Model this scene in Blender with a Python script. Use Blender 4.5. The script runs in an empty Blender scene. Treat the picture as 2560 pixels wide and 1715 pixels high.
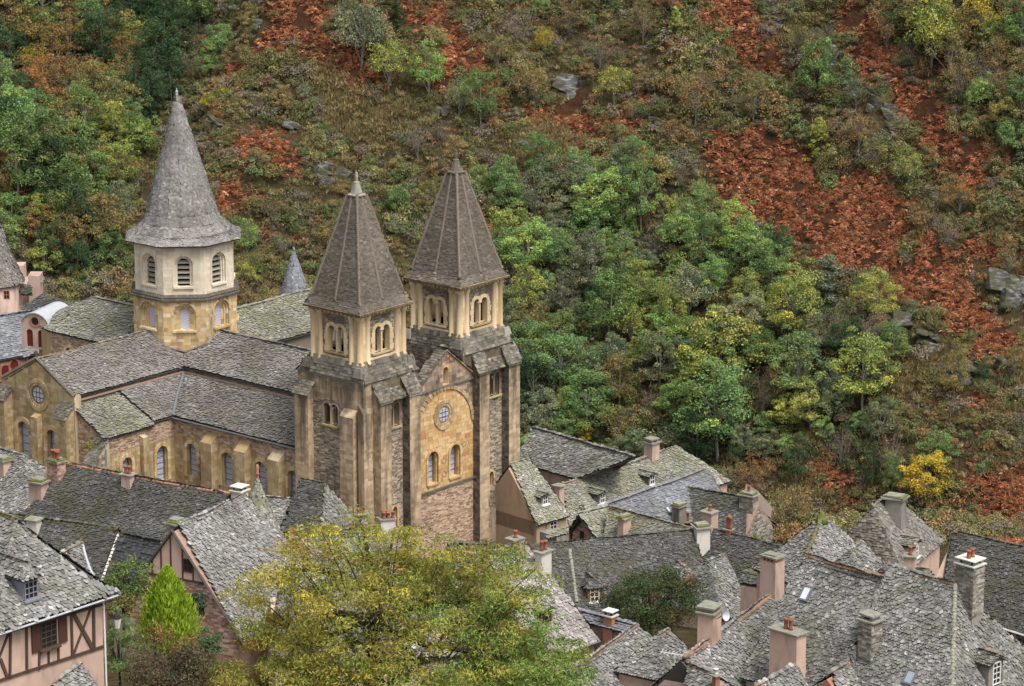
import bpy, math, random
import numpy as np
from mathutils import Matrix, Vector
R = math.radians
scene = bpy.context.scene
COL = scene.collection
# ------------------------------------------------------------------ camera
FOC, PITCH, ZC = 8000.0, R(14.5), 84.1            # focal length in photograph pixels (2560 wide)
cam_d = bpy.data.cameras.new('camera')
cam_d.sensor_width = 36.0
cam_d.lens = 36.0 * FOC / 2560.0
cam_d.clip_start, cam_d.clip_end = 1.0, 3000.0
cam = bpy.data.objects.new('camera', cam_d)
COL.objects.link(cam)
cam.location = (0, 0, ZC)
cam.rotation_euler = (R(90) - PITCH, 0, 0)
scene.camera = cam
# ------------------------------------------------------------------ sky, sun, exposure (soft overcast daylight)
SUN_EL, SUN_AZ = R(60), R(140)                     # azimuth clockwise from +Y: behind the camera, to the right
world = bpy.data.worlds.new('World')
scene.world = world
world.use_nodes = True
wn = world.node_tree
wn.nodes.clear()
w_out = wn.nodes.new('ShaderNodeOutputWorld')
w_bg = wn.nodes.new('ShaderNodeBackground')
w_sky = wn.nodes.new('ShaderNodeTexSky')
w_sky.sky_type = 'NISHITA'
w_sky.sun_disc = False
w_sky.sun_elevation = SUN_EL
w_sky.sun_rotation = SUN_AZ
w_sky.dust_density = 4.0
w_hsv = wn.nodes.new('ShaderNodeHueSaturation')    # cloud cover greys the blue sky
w_hsv.inputs['Saturation'].default_value = 0.25
w_bg.inputs['Strength'].default_value = 0.12
wn.links.new(w_sky.outputs[0], w_hsv.inputs['Color'])
wn.links.new(w_hsv.outputs[0], w_bg.inputs['Color'])
wn.links.new(w_bg.outputs[0], w_out.inputs['Surface'])
sun_d = bpy.data.lights.new('sun', 'SUN')
sun_d.energy = 1.5
sun_d.angle = R(22)
sun_d.color = (1.0, 0.95, 0.88)
sun = bpy.data.objects.new('sun', sun_d)
COL.objects.link(sun)
sun.rotation_euler = (R(90) - SUN_EL, 0, math.pi - SUN_AZ)
scene.view_settings.view_transform = 'Standard'
scene.view_settings.look = 'None'
scene.view_settings.gamma = 1.0
scene.view_settings.exposure = 0.9
scene.render.engine = 'CYCLES'
scene.cycles.max_bounces = 5
scene.cycles.diffuse_bounces = 3
scene.cycles.transparent_max_bounces = 4
# ------------------------------------------------------------------ pixel rays -> places in the world
CF = np.array([0, math.cos(PITCH), -math.sin(PITCH)])
CU = np.array([0, math.sin(PITCH), math.cos(PITCH)])
CR = np.array([1.0, 0, 0])
EYE = np.array([0, 0, ZC])
def ray(x, y): return CF + CR * ((x - 1280) / FOC) - CU * ((y - 857.5) / FOC)
def at(x, y, D): return EYE + ray(x, y) * D                       # depth along the view axis
def atz(x, y, z):
    d = ray(x, y); return EYE + d * ((z - ZC) / d[2])
def on_plane(x, y, P, n):
    d = ray(x, y); return EYE + d * (((P - EYE) @ n) / (d @ n))
def proj(p):
    p = np.asarray(p, float) - EYE
    w = p @ CF
    return 1280 + FOC * (p @ CR) / w, 857.5 - FOC * (p @ CU) / w
def unit(v):
    v = np.asarray(v, float); return v / np.linalg.norm(v)
UP = np.array([0, 0, 1.0])
# ------------------------------------------------------------------ object helpers
def link(o, parent=None):
    COL.objects.link(o)
    if parent is not None:
        o.parent = parent
        if 'base' in PINV.get(parent.name, {}):
            o.matrix_parent_inverse = Matrix.Translation(-Vector(PINV[parent.name]['base']))
    return o
PINV = {}
def thing(name, label, cat, base=(0, 0, 0), group=None, world=True):
    """Empty at a thing's base; with world=True its children keep world coordinates."""
    o = bpy.data.objects.new(name, None)
    o.empty_display_size = 0.5
    COL.objects.link(o)
    o.location = base
    if world: PINV[o.name] = {'base': tuple(base)}
    return tag(o, label, cat, group)
def tag(o, label=None, cat=None, group=None, kind=None):
    if label: o['label'] = label
    if cat: o['category'] = cat
    if group: o['group'] = group
    if kind: o['kind'] = kind
    return o
def obj(name, me, parent=None, mat=None, M4=None):
    o = bpy.data.objects.new(name, me)
    if mat is not None and len(me.materials) == 0:
        me.materials.append(mat)
    link(o, parent)
    if M4 is not None: o.matrix_basis = M4
    return o
class MB:
    """collects polygons, then links them as one mesh object"""
    def __init__(s): s.v, s.f = [], []
    def add(s, vs, fs):
        k = len(s.v)
        s.v += [tuple(map(float, p)) for p in vs]
        s.f += [tuple(i + k for i in f) for f in fs]
        return s
    def poly(s, pts): return s.add(pts, [tuple(range(len(pts)))])
    def hexa(s, b, t):                                             # bottom 4 + top 4 corners, counter-clockwise from above
        return s.add(list(b) + list(t), [(3, 2, 1, 0), (4, 5, 6, 7), (0, 1, 5, 4), (1, 2, 6, 5), (2, 3, 7, 6), (3, 0, 4, 7)])
    def box(s, c, ex, ey, ez):                                     # centre + half-axis vectors
        c, ex, ey, ez = map(np.asarray, (c, ex, ey, ez))
        b = [c - ex - ey - ez, c + ex - ey - ez, c + ex + ey - ez, c - ex + ey - ez]
        return s.hexa(b, [p + 2 * ez for p in b])
    def aabb(s, a, b):
        (x0, y0, z0), (x1, y1, z1) = a, b
        return s.hexa([(x0, y0, z0), (x1, y0, z0), (x1, y1, z0), (x0, y1, z0)], [(x0, y0, z1), (x1, y0, z1), (x1, y1, z1), (x0, y1, z1)])
    def rings(s, rings, cap=True):                                 # loft of equal-length closed rings
        n = len(rings[0]); k = len(s.v)
        for r in rings: s.v += [tuple(map(float, p)) for p in r]
        for j in range(len(rings) - 1):
            for i in range(n):
                a, b = k + j * n + i, k + j * n + (i + 1) % n
                s.f.append((a, b, b + n, a + n))
        if cap:
            s.f.append(tuple(k + i for i in reversed(range(n))))
            s.f.append(tuple(k + (len(rings) - 1) * n + i for i in range(n)))
        return s
    def lathe(s, c, prof, n=12, ph=0.0):                            # prof: (radius, z)
        return s.rings([[(c[0] + r * math.cos(ph + 2 * math.pi * i / n), c[1] + r * math.sin(ph + 2 * math.pi * i / n), c[2] + z) for i in range(n)] for r, z in prof])
    def tube(s, pts, rad, n=6):
        pts = [np.asarray(p, float) for p in pts]
        rad = rad if hasattr(rad, '__len__') else [rad] * len(pts)
        rr = []
        for i, p in enumerate(pts):
            d = unit(pts[min(i + 1, len(pts) - 1)] - pts[max(i - 1, 0)])
            a = unit(np.cross(d, UP if abs(d[2]) < .9 else CR)); b = np.cross(d, a)
            rr.append([p + rad[i] * (a * math.cos(2 * math.pi * k / n) - b * math.sin(2 * math.pi * k / n)) for k in range(n)])
        return s.rings(rr)
    def mesh(s, name='mesh', smooth=False):
        me = bpy.data.meshes.new(name)
        me.from_pydata(s.v, [], s.f)
        me.polygons.foreach_set('use_smooth', [bool(smooth)] * len(me.polygons))
        me.update()
        return me
    def build(s, name, mat, parent=None, smooth=False): return obj(name, s.mesh(name, smooth), parent, mat)
def mesh_np(name, V, loops, counts, smooth=False):
    me = bpy.data.meshes.new(name)
    V = np.ascontiguousarray(V, dtype=np.float32).reshape(-1, 3)
    loops = np.ascontiguousarray(loops, dtype=np.int32).ravel(); counts = np.ascontiguousarray(counts, dtype=np.int32).ravel()
    me.vertices.add(len(V)); me.vertices.foreach_set('co', V.ravel())
    me.loops.add(len(loops)); me.loops.foreach_set('vertex_index', loops)
    me.polygons.add(len(counts))
    st = np.zeros(len(counts), np.int32); st[1:] = np.cumsum(counts)[:-1]
    me.polygons.foreach_set('loop_start', st)
    me.polygons.foreach_set('use_smooth', np.full(len(counts), bool(smooth)))
    me.update(calc_edges=True)
    return me
def batch(V, template, name, smooth=False):
    """V: (T,k,3) copies of a small piece; template: list of faces over k vertices"""
    T, k, _ = V.shape
    lp = np.concatenate([np.array(f) for f in template]); ct = np.array([len(f) for f in template])
    loops = (lp[None, :] + (np.arange(T) * k)[:, None]).ravel()
    return mesh_np(name, V, loops, np.tile(ct, T), smooth)
BOXF = [(0, 1, 5, 4), (1, 2, 6, 5), (2, 3, 7, 6), (3, 0, 4, 7), (4, 5, 6, 7)]   # five faces: the back stays in the wall
def inside(poly, x, y):
    poly = np.asarray(poly); r = np.zeros(x.shape, bool)
    j = len(poly) - 1
    for i in range(len(poly)):
        xi, yi = poly[i]; xj, yj = poly[j]
        if yi != yj: r ^= ((yi > y) != (yj > y)) & (x < (xj - xi) * (y - yi) / (yj - yi) + xi)
        j = i
    return r
def vnoise(x, y, seed=0):
    """smooth value noise in numpy, range -1..1"""
    xi = np.floor(x).astype(np.int64); yi = np.floor(y).astype(np.int64)
    fx = x - xi; fy = y - yi
    fx = fx * fx * (3 - 2 * fx); fy = fy * fy * (3 - 2 * fy)
    def h(a, b):
        n = (a * 374761393 + b * 668265263 + seed * 1442695041) & 0xffffffff
        n = ((n ^ (n >> 13)) * 1274126177) & 0xffffffff
        return ((n ^ (n >> 16)) & 0xffff) / 32767.5 - 1.0
    return (h(xi, yi) * (1 - fx) + h(xi + 1, yi) * fx) * (1 - fy) + (h(xi, yi + 1) * (1 - fx) + h(xi + 1, yi + 1) * fx) * fy
def fbm(x, y, seed=0, oct=4):
    r = 0; a = 1.0
    for o in range(oct):
        r = r + a * vnoise(x * 2 ** o + 17.3 * o, y * 2 ** o - 9.1 * o, seed + o); a *= .5
    return r
# ------------------------------------------------------------------ materials (all procedural)
class NT:
    def __init__(s, name, rough=0.9, spec=0.15):
        s.m = bpy.data.materials.new(name); s.m.use_nodes = True
        s.t = s.m.node_tree; s.t.nodes.clear()
        s.out = s.t.nodes.new('ShaderNodeOutputMaterial')
        s.b = s.t.nodes.new('ShaderNodeBsdfPrincipled')
        s.b.inputs['Roughness'].default_value = rough
        s.b.inputs['Specular IOR Level'].default_value = spec
        s.t.links.new(s.b.outputs[0], s.out.inputs['Surface'])
    def n(s, kind, **k):
        x = s.t.nodes.new('ShaderNode' + kind)
        for a, v in k.items():
            if hasattr(v, 'is_output'): s.t.links.new(v, x.inputs[a.replace('_', ' ')])
            elif a[0].islower(): setattr(x, a, v)
            else: x.inputs[a.replace('_', ' ')].default_value = v
        return x
    def lk(s, a, b): s.t.links.new(a, b)
    def co(s): return s.n('TexCoord').outputs['Object']
    def pos(s): return s.n('NewGeometry').outputs['Position']
    def noise(s, scale, detail=4, vec=None, rough=.55, out='Fac'):
        x = s.n('TexNoise', Scale=scale, Detail=detail, Roughness=rough)
        s.lk(vec if vec is not None else s.pos(), x.inputs['Vector'])
        return x.outputs[out]
    def mapping(s, scale, vec=None):
        x = s.n('Mapping'); x.inputs['Scale'].default_value = scale
        s.lk(vec if vec is not None else s.pos(), x.inputs['Vector']); return x.outputs[0]
    def ramp(s, fac, stops, const=False):
        x = s.n('ValToRGB'); r = x.color_ramp
        if const: r.interpolation = 'CONSTANT'
        while len(r.elements) < len(stops): r.elements.new(.5)
        for e, (p, c) in zip(r.elements, stops):
            e.position = p; e.color = (c if hasattr(c, '__len__') else (c, c, c)) + ((1,) if (not hasattr(c, '__len__') or len(c) == 3) else ())
        s.lk(fac, x.inputs[0]); return x.outputs[0]
    def mix(s, fac, a, b, mode='MIX'):
        x = s.n('Mix', data_type='RGBA', blend_type=mode)
        for sock, v in ((x.inputs[0], fac), (x.inputs[6], a), (x.inputs[7], b)):
            if hasattr(v, 'is_output'): s.lk(v, sock)
            elif hasattr(v, '__len__'): sock.default_value = tuple(v) + (1,)
            else: sock.default_value = v
        return x.outputs[2]
    def math(s, op, a, b=0.0):
        x = s.n('Math', operation=op)
        for i, v in enumerate((a, b)):
            if hasattr(v, 'is_output'): s.lk(v, x.inputs[i])
            else: x.inputs[i].default_value = v
        return x.outputs[0]
    def rnd(s):                                                     # per loose piece and per object
        a = s.n('NewGeometry').outputs['Random Per Island']; b = s.n('ObjectInfo').outputs['Random']
        return s.math('FRACT', s.math('ADD', a, b))
    def color(s, c):
        if hasattr(c, 'is_output'): s.lk(c, s.b.inputs['Base Color'])
        else: s.b.inputs['Base Color'].default_value = tuple(c) + (1,)
        return s
    def bump(s, h, strength=.4, dist=.03):
        x = s.n('Bump', Strength=strength, Distance=dist); s.lk(h, x.inputs['Height']); s.lk(x.outputs[0], s.b.inputs['Normal']); return s
MT = {}
def tile_mat(name, stops, moss=(.10, .11, .045), moss_amt=.5, pale=(.42, .41, .38), pale_amt=.35, patch=.25, rough=.75):
    t = NT(name, rough, .25)
    base = t.ramp(t.rnd(), stops)
    big = t.noise(patch, 3)
    base = t.mix(t.ramp(big, [(.35, 0.0), (.65, .55)]), base, (.32, .30, .27), 'MULTIPLY')
    fine = t.noise(9.0, 2)
    lich = t.math('MULTIPLY', t.ramp(fine, [(.56, 0.0), (.66, 1.0)]), pale_amt)
    base = t.mix(lich, base, pale)
    ms = t.math('MULTIPLY', t.ramp(t.math('MULTIPLY', t.noise(.55, 3), t.math('ADD', t.noise(5.0, 1), .5)), [(.47, 0.0), (.62, 1.0)]), moss_amt)
    base = t.mix(ms, base, moss)
    t.color(base)
    MT[name] = t.m
def greys(m, warm=(1.0, .965, .93), spread=1.0):
    f = lambda k: tuple(m * (1 + (k - 1) * spread) * w for w in warm)
    return [(0, f(.5)), (.22, f(.76)), (.6, f(1.0)), (.88, f(1.25)), (.97, f(1.55)), (1, f(2.1))]
tile_mat('tile_pale', greys(.27), moss_amt=.12, pale_amt=.1)
tile_mat('tile_grey', greys(.235), moss_amt=.3, pale_amt=.12)
tile_mat('tile_dark', greys(.105), moss=(.06, .064, .028), moss_amt=.55, pale_amt=.1)
tile_mat('tile_big', greys(.245), moss_amt=.32, pale_amt=.1)
tile_mat('tile_lichen', greys(.27, (1, .98, .82), .8), moss=(.19, .19, .085), moss_amt=.5, pale_amt=.2)
tile_mat('tile_church', greys(.225, (1, .92, .86), .75), moss=(.14, .13, .075), moss_amt=.3, pale_amt=.15)
tile_mat('tile_purple', greys(.33, (1, .9, .87), .8), moss_amt=.08, pale_amt=.15)
tile_mat('tile_slate', greys(.25, (.94, .98, 1.1), .6), moss_amt=.2, pale_amt=.12)
tile_mat('tile_black', greys(.055, (.95, .98, 1.1), .8), moss_amt=.1, pale_amt=.05)
tile_mat('tile_spire', greys(.145, (1, .83, .68), .6), moss_amt=.1, pale_amt=.06)
tile_mat('tile_lantern', greys(.26, (1, .94, .90), .6), moss_amt=.1, pale_amt=.12, patch=.5)
tile_mat('tile_weathered', greys(.16, (1, .90, .74), 1.2), moss=(.10, .095, .045), moss_amt=.25, pale=(.5, .48, .42), pale_amt=.22)
def plain(name, c, rough=.9, var=.25, scale=3.0, spec=.15, bump=.3, stain=None, stain_amt=.5):
    t = NT(name, rough, spec)
    a = t.ramp(t.noise(scale, 3), [(.25, tuple(x * (1 - var) for x in c)), (.75, tuple(min(1, x * (1 + var)) for x in c))])
    a = t.mix(.35, a, t.ramp(t.rnd(), [(0, tuple(x * .75 for x in c)), (1, tuple(min(1, x * 1.25) for x in c))]))
    if stain:
        s = t.math('MULTIPLY', t.ramp(t.noise(1.1, 6, t.mapping((1.6, 1.6, .35))), [(.5, 0.0), (.72, 1.0)]), stain_amt)
        a = t.mix(s, a, stain)
    t.color(a)
    if bump: t.bump(t.noise(scale * 9, 2), bump, .02)
    MT[name] = t.m
plain('tile_edge_shade', (.03, .028, .026), var=.3)  # broken stone edge, colour blackened to paint the shade between tiles
plain('rib_stone', (.19, .155, .125), var=.3, scale=5)
plain('deck', (.085, .08, .072))
plain('ridge_terracotta', (.27, .165, .11), var=.35, scale=6, stain=(.10, .09, .06), stain_amt=.6)
plain('ridge_brown', (.21, .155, .105), var=.4, scale=6, stain=(.09, .09, .045), stain_amt=.7)
plain('ridge_moss', (.15, .13, .07), var=.4, scale=5, stain=(.12, .13, .04), stain_amt=.7)
plain('ridge_orange', (.44, .22, .125), var=.25, scale=6, stain=(.25, .16, .10), stain_amt=.4)
plain('ridge_stone', (.25, .245, .20), var=.35, scale=6)
plain('render_pink', (.50, .355, .285), var=.12, scale=1.5, bump=.5, stain=(.25, .185, .155), stain_amt=.6)
plain('render_rose', (.47, .34, .28), var=.15, scale=1.5, bump=.5, stain=(.16, .13, .11), stain_amt=.65)
plain('render_cream', (.56, .47, .37), var=.12, scale=1.5, bump=.4, stain=(.36, .29, .22), stain_amt=.4)
plain('render_tan', (.40, .29, .20), var=.15, scale=1.5, bump=.4, stain=(.26, .18, .12), stain_amt=.5)
plain('render_white', (.56, .53, .47), var=.12, scale=1.5, bump=.4, stain=(.22, .2, .17), stain_amt=.6)
plain('render_grey', (.235, .215, .19), var=.3, scale=2, bump=.6, stain=(.07, .065, .055), stain_amt=.8)
plain('timber', (.085, .055, .042), var=.4, scale=8)
plain('timber_red', (.30, .125, .06), var=.3, scale=8)
plain('shutter', (.075, .038, .028), var=.3, scale=8)
plain('frame_grey', (.21, .22, .25), var=.15, scale=5, rough=.6)
plain('frame_white', (.72, .70, .66), var=.08, scale=5, rough=.6, bump=0)
plain('zinc', (.40, .42, .45), var=.15, scale=3, rough=.45, spec=.5, bump=0)
plain('zinc_dark', (.14, .145, .155), var=.2, scale=3, rough=.5, spec=.4, bump=0)
plain('pot', (.30, .12, .075), var=.3, scale=7, stain=(.16, .08, .06), stain_amt=.6)
plain('brick', (.36, .17, .11), var=.3, scale=7)
plain('slab', (.25, .24, .205), var=.35, scale=4, stain=(.13, .14, .055), stain_amt=.7)
plain('slab_pale', (.58, .56, .50), var=.15, scale=4)
plain('moss', (.13, .145, .035), var=.5, scale=6, bump=.8)
plain('mortar', (.20, .165, .135), var=.25, scale=4)
plain('mortar_pink', (.33, .225, .175), var=.25, scale=4)
plain('bark', (.045, .038, .030), var=.5, scale=5, bump=.8)
plain('bark_pale', (.20, .185, .16), var=.4, scale=5, bump=.6)
plain('bar', (.12, .12, .13), var=.2)
plain('iron', (.03, .03, .032), var=.2, rough=.5)
plain('metal_bright', (.60, .61, .62), var=.1, rough=.4, spec=.5, bump=0)
plain('red_wood', (.12, .022, .020), var=.3, rough=.6)
def glass_mat(name, c, rough=.12, spec=.6):
    t = NT(name, rough, spec); t.color(c); MT[name] = t.m
glass_mat('glass_dark', (.018, .020, .024))
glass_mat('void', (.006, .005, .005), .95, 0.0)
glass_mat('sky_glass', (.62, .66, .70), .05, .8)
glass_mat('skylight_glass', (.30, .34, .40), .03, 1.0)
def leaded():
    t = NT('leaded_glass', .55, .25)
    v = t.mapping((2.2, 2.2, 9.0))
    d = t.noise(.8, 2, None, .5, 'Color')
    vv = t.n('VectorMath', operation='MULTIPLY_ADD'); t.lk(d, vv.inputs[0]); vv.inputs[1].default_value = (1.5, 1.5, 2.5); t.lk(v, vv.inputs[2])
    w = t.n('TexWave', wave_type='BANDS', bands_direction='DIAGONAL', Scale=.55, Distortion=1.0); t.lk(vv.outputs[0], w.inputs['Vector'])
    t.color(t.ramp(w.outputs['Fac'], [(0, (.20, .20, .235)), (.2, (.40, .40, .475)), (1, (.55, .55, .64))]))
    MT['leaded_glass'] = t.m
leaded()
def stone_mat(name, stops, soot=.6, soot_scale=.25, lich=.25, zdark=None, tint=None):
    """masonry: colour per stone, weather streaks running down, lichen specks"""
    t = NT(name, .92, .1)
    c = t.ramp(t.rnd(), stops)
    if tint: c = t.mix(t.ramp(t.noise(.22, 4), [(.4, 0.0), (.62, .75)]), c, tint, 'MULTIPLY')
    s = t.noise(soot_scale * 3, 4, t.mapping((1.5, 1.5, .22)), .6)
    if zdark:                                                       # old soot crust near the weathered copings
        z = t.n('SeparateXYZ'); t.lk(t.pos(), z.inputs[0])
        g = t.n('MapRange', From_Min=zdark[0], From_Max=zdark[1]); t.lk(z.outputs[2], g.inputs[0])
        s = t.math('ADD', s, t.math('MULTIPLY', g.outputs[0], zdark[2]))
    k = t.math('MULTIPLY', t.ramp(s, [(.47, 0.0), (.70, 1.0)]), soot)
    c = t.mix(k, c, (.045, .038, .032))
    l = t.math('MULTIPLY', t.ramp(t.noise(7, 2), [(.6, 0.0), (.68, 1.0)]), lich)
    c = t.mix(l, c, (.45, .42, .34))
    t.color(c)
    MT[name] = t.m
stone_mat('ashlar_gold', [(0, (.34, .24, .12)), (.4, (.41, .30, .16)), (.8, (.47, .36, .21)), (.94, (.53, .43, .29)), (1, (.36, .24, .15))], soot=.5, lich=.08)
stone_mat('ashlar_honey', [(0, (.36, .23, .115)), (.12, (.48, .335, .165)), (.45, (.55, .41, .215)), (.8, (.61, .48, .285)), (.92, (.69, .59, .42)), (1, (.42, .25, .15))], soot=.5, lich=.1)
stone_mat('ashlar_cream', [(0, (.52, .39, .225)), (.4, (.60, .465, .285)), (.8, (.66, .53, .35)), (1, (.50, .36, .22))], soot=.35, lich=.08)
stone_mat('ashlar_facade', [(0, (.46, .285, .125)), (.4, (.56, .37, .175)), (.75, (.62, .44, .225)), (.88, (.66, .51, .31)), (.95, (.50, .24, .12)), (1, (.44, .20, .13))], soot=.15, lich=.06)
stone_mat('ashlar_pale', [(0, (.60, .51, .375)), (.4, (.67, .585, .455)), (.85, (.72, .65, .53)), (.96, (.64, .53, .40)), (1, (.56, .43, .33))], soot=.3, lich=.1)
stone_mat('ashlar_purple', [(0, (.17, .12, .095)), (.4, (.27, .195, .15)), (.8, (.38, .285, .21)), (1, (.48, .38, .28))], soot=.7, lich=.25)
stone_mat('ashlar_buttress', [(0, (.34, .245, .155)), (.4, (.45, .335, .215)), (.8, (.54, .42, .28)), (1, (.36, .25, .18))], soot=.75, lich=.12, zdark=(15.5, 20.5, .20))
stone_mat('schist', [(0, (.14, .112, .085)), (.35, (.26, .21, .16)), (.7, (.37, .305, .235)), (.92, (.46, .39, .305)), (1, (.54, .47, .38))], soot=.6, lich=.12, zdark=(15.5, 19.5, .14))
stone_mat('schist_warm', [(0, (.22, .145, .10)), (.35, (.38, .26, .185)), (.7, (.50, .355, .255)), (1, (.58, .45, .34))], soot=.25, lich=.1)
stone_mat('schist_pink', [(0, (.22, .13, .10)), (.35, (.34, .21, .165)), (.7, (.45, .295, .235)), (1, (.54, .39, .32))], soot=.2, lich=.1)
stone_mat('schist_grey', [(0, (.12, .105, .09)), (.4, (.22, .20, .17)), (.8, (.34, .31, .27)), (1, (.45, .42, .37))], soot=.4, lich=.2)
stone_mat('column_white', [(0, (.50, .48, .46)), (1, (.62, .60, .58))], soot=.2, lich=.0)
stone_mat('coping', [(0, (.09, .08, .065)), (.5, (.17, .155, .125)), (.9, (.33, .31, .26)), (1, (.55, .53, .46))], soot=.5, lich=.4)
stone_mat('ashlar_black', [(0, (.075, .062, .05)), (.5, (.12, .10, .08)), (1, (.21, .17, .135))], soot=.5, lich=.05)
def leaf_mat(name, vary=.5, trans=.25):
    t = NT(name, .65, .2)
    oi = t.n('ObjectInfo')
    rnd = t.n('NewGeometry').outputs['Random Per Island']
    c = t.mix(1.0, oi.outputs['Color'], t.ramp(rnd, [(0, tuple([1 - vary] * 3)), (.6, (1, 1, 1)), (1, (1 + vary * .6, 1 + vary * .5, 1 + vary * .3))]), 'MULTIPLY')
    a = t.n('Attribute', attribute_name='tone').outputs['Color']
    c = t.mix(1.0, c, a, 'MULTIPLY')
    t.color(c)
    tr = t.n('BsdfTranslucent'); t.lk(c, tr.inputs[0])
    ms = t.n('MixShader'); ms.inputs[0].default_value = trans
    t.lk(t.b.outputs[0], ms.inputs[1]); t.lk(tr.outputs[0], ms.inputs[2]); t.lk(ms.outputs[0], t.out.inputs['Surface'])
    MT[name] = t.m
leaf_mat('leaf')
def piece_mat(name, trans=.2, vary=.3):
    t = NT(name, .75, .12)
    a = t.n('Attribute', attribute_name='tone', attribute_type='INSTANCER').outputs['Color']
    b = t.n('Attribute', attribute_name='shade').outputs['Color']
    rnd = t.n('NewGeometry').outputs['Random Per Island']
    c = t.mix(1.0, t.mix(1.0, a, b, 'MULTIPLY'), t.ramp(rnd, [(0, 1 - vary), (.6, 1.0), (1, 1 + vary * .6)]), 'MULTIPLY')
    t.color(c); MT[name] = t.m
piece_mat('piece')
def cover_mat(name):
    t = NT(name, .8, .1)
    a = t.n('Attribute', attribute_name='tone').outputs['Color']
    rnd = t.n('NewGeometry').outputs['Random Per Island']
    t.color(t.mix(1.0, a, t.ramp(rnd, [(0, .55), (1, 1.35)]), 'MULTIPLY'))
    MT[name] = t.m
cover_mat('cover')
def rock_mat():
    t = NT('rock', .9, .15)
    v = t.mapping((.5, .5, 2.2))
    c = t.ramp(t.noise(1.6, 7, v, .65), [(.32, (.028, .026, .023)), (.46, (.085, .08, .074)), (.6, (.19, .187, .18)), (.75, (.40, .40, .39))])
    m = t.ramp(t.noise(.8, 4), [(.46, 0.0), (.58, .9)])
    c = t.mix(m, c, (.075, .075, .035))
    t.color(c).bump(t.noise(3.5, 7, v, .7), .9, .15); MT['rock'] = t.m
rock_mat()
def ground_mat():
    t = NT('hillside', .95, .05)
    c = t.n('Attribute', attribute_name='litter').outputs['Color']            # soil and leaf litter, darkened to put shade between the plants
    c = t.mix(1.0, c, t.ramp(t.noise(.5, 4, None, .65), [(.3, .55), (.7, 1.35)]), 'MULTIPLY')
    t.color(c).bump(t.noise(1.6, 3, None, .7), 1.0, .5); MT['hillside'] = t.m
ground_mat()
plain('earth', (.07, .065, .045), var=.5, scale=.8, bump=.6)
plain('cobble', (.16, .14, .12), var=.4, scale=2.5, bump=.6)
# ------------------------------------------------------------------ roofs of overlapping stone tiles
RG = np.random.default_rng(7)
TILE7 = [(0, 1, 2, 3, 4, 5, 6), (3, 2, 7, 8), (4, 3, 8, 9), (5, 4, 9, 10), (6, 5, 10, 11)]
TILE7 = [tuple(reversed(f)) for f in TILE7]
TILE4 = [(3, 2, 1, 0), (3, 4, 5, 2)]
def tile_batch(poly, w=.24, e=.17, kind='scale', sag=.05, jit=1.0, lift=.06, edge=.0, seed=0):
    """one roof face -> (T,k,3) tile vertices and frame (origin, r, s, n)"""
    P = np.asarray(poly, float)
    n = np.zeros(3)
    for i in range(len(P)): n += np.cross(P[i], P[(i + 1) % len(P)])
    n = unit(n)
    if n[2] < 0: n = -n
    s = unit(-UP + n * n[2]); r = np.cross(s, n)                    # down the slope, along the row
    o = P.mean(0)
    Q = np.stack([(P - o) @ r, (P - o) @ s], 1)
    rg = np.random.default_rng(seed + int(abs(o[0] * 13 + o[1] * 7 + o[2] * 3)) % 9999)
    rows = np.arange(Q[:, 1].min() + e * .3, Q[:, 1].max() + e * .6, e)
    X, Y, W, L = [], [], [], []
    for k, v in enumerate(rows):
        m = int((Q[:, 0].max() - Q[:, 0].min()) / w) + 2
        ws = w * (1 + jit * rg.uniform(-.35, .35, m))
        x = Q[:, 0].min() + np.cumsum(ws) - ws / 2 - rg.uniform(0, w) * 1.5
        X.append(x); Y.append(np.full(m, v) + jit * rg.normal(0, e * .09, m)); W.append(ws)
    X, Y, W = map(np.concatenate, (X, Y, W))
    k = inside(Q, X, np.clip(Y - e * .25, Q[:, 1].min() + 1e-3, None))
    X, Y, W = X[k], Y[k], W[k]; T = len(X)
    Ln = e * 1.9 * (1 + jit * rg.uniform(-.15, .25, T))
    a = jit * rg.normal(0, .05, T)
    tl = jit * rg.normal(0, .05, T)                                  # sideways tilt
    lf = lift * (1 + jit * rg.uniform(-.5, .9, T))
    off = sag * fbm(X * .35 + o[0], Y * .35 + o[1], 3, 3) + .02
    if kind == 'scale':
        px = np.array([-.5, .5, .49, .33, 0, -.33, -.49])[None, :] * W[:, None] * 1.04
        py = np.array([-1, -1, -.30, -.10, 0, -.10, -.30])[None, :] * Ln[:, None] + .3 * e
        py[:, 2:] += jit * rg.normal(0, e * .05, (T, 5)); px[:, 2:] += jit * rg.normal(0, w * .035, (T, 5))
        ph = np.clip((py + Ln[:, None]) / Ln[:, None], 0, 1.2) * lf[:, None]
        low = [2, 3, 4, 5, 6]; th = lift * .95
    else:
        px = np.array([-.5, .5, .5, -.5])[None, :] * W[:, None] * .985
        py = np.array([-1, -1, 0, 0])[None, :] * Ln[:, None] + .3 * e
        py[:, 2:] += jit * rg.normal(0, e * .05, (T, 1))
        ph = np.clip((py + Ln[:, None]) / Ln[:, None], 0, 1.2) * lf[:, None]
        low = [3, 2]; th = lift * .9
    ph = ph + px * tl[:, None] + off[:, None]
    px = np.concatenate([px, px[:, low]], 1); py = np.concatenate([py, py[:, low]], 1); ph = np.concatenate([ph, ph[:, low] - th], 1)
    ca, sa = np.cos(a)[:, None], np.sin(a)[:, None]
    gx = X[:, None] + px * ca - py * sa; gy = Y[:, None] + px * sa + py * ca
    V = o + gx[..., None] * r + gy[..., None] * s + ph[..., None] * n
    return V, (o, r, s, n)
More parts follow.
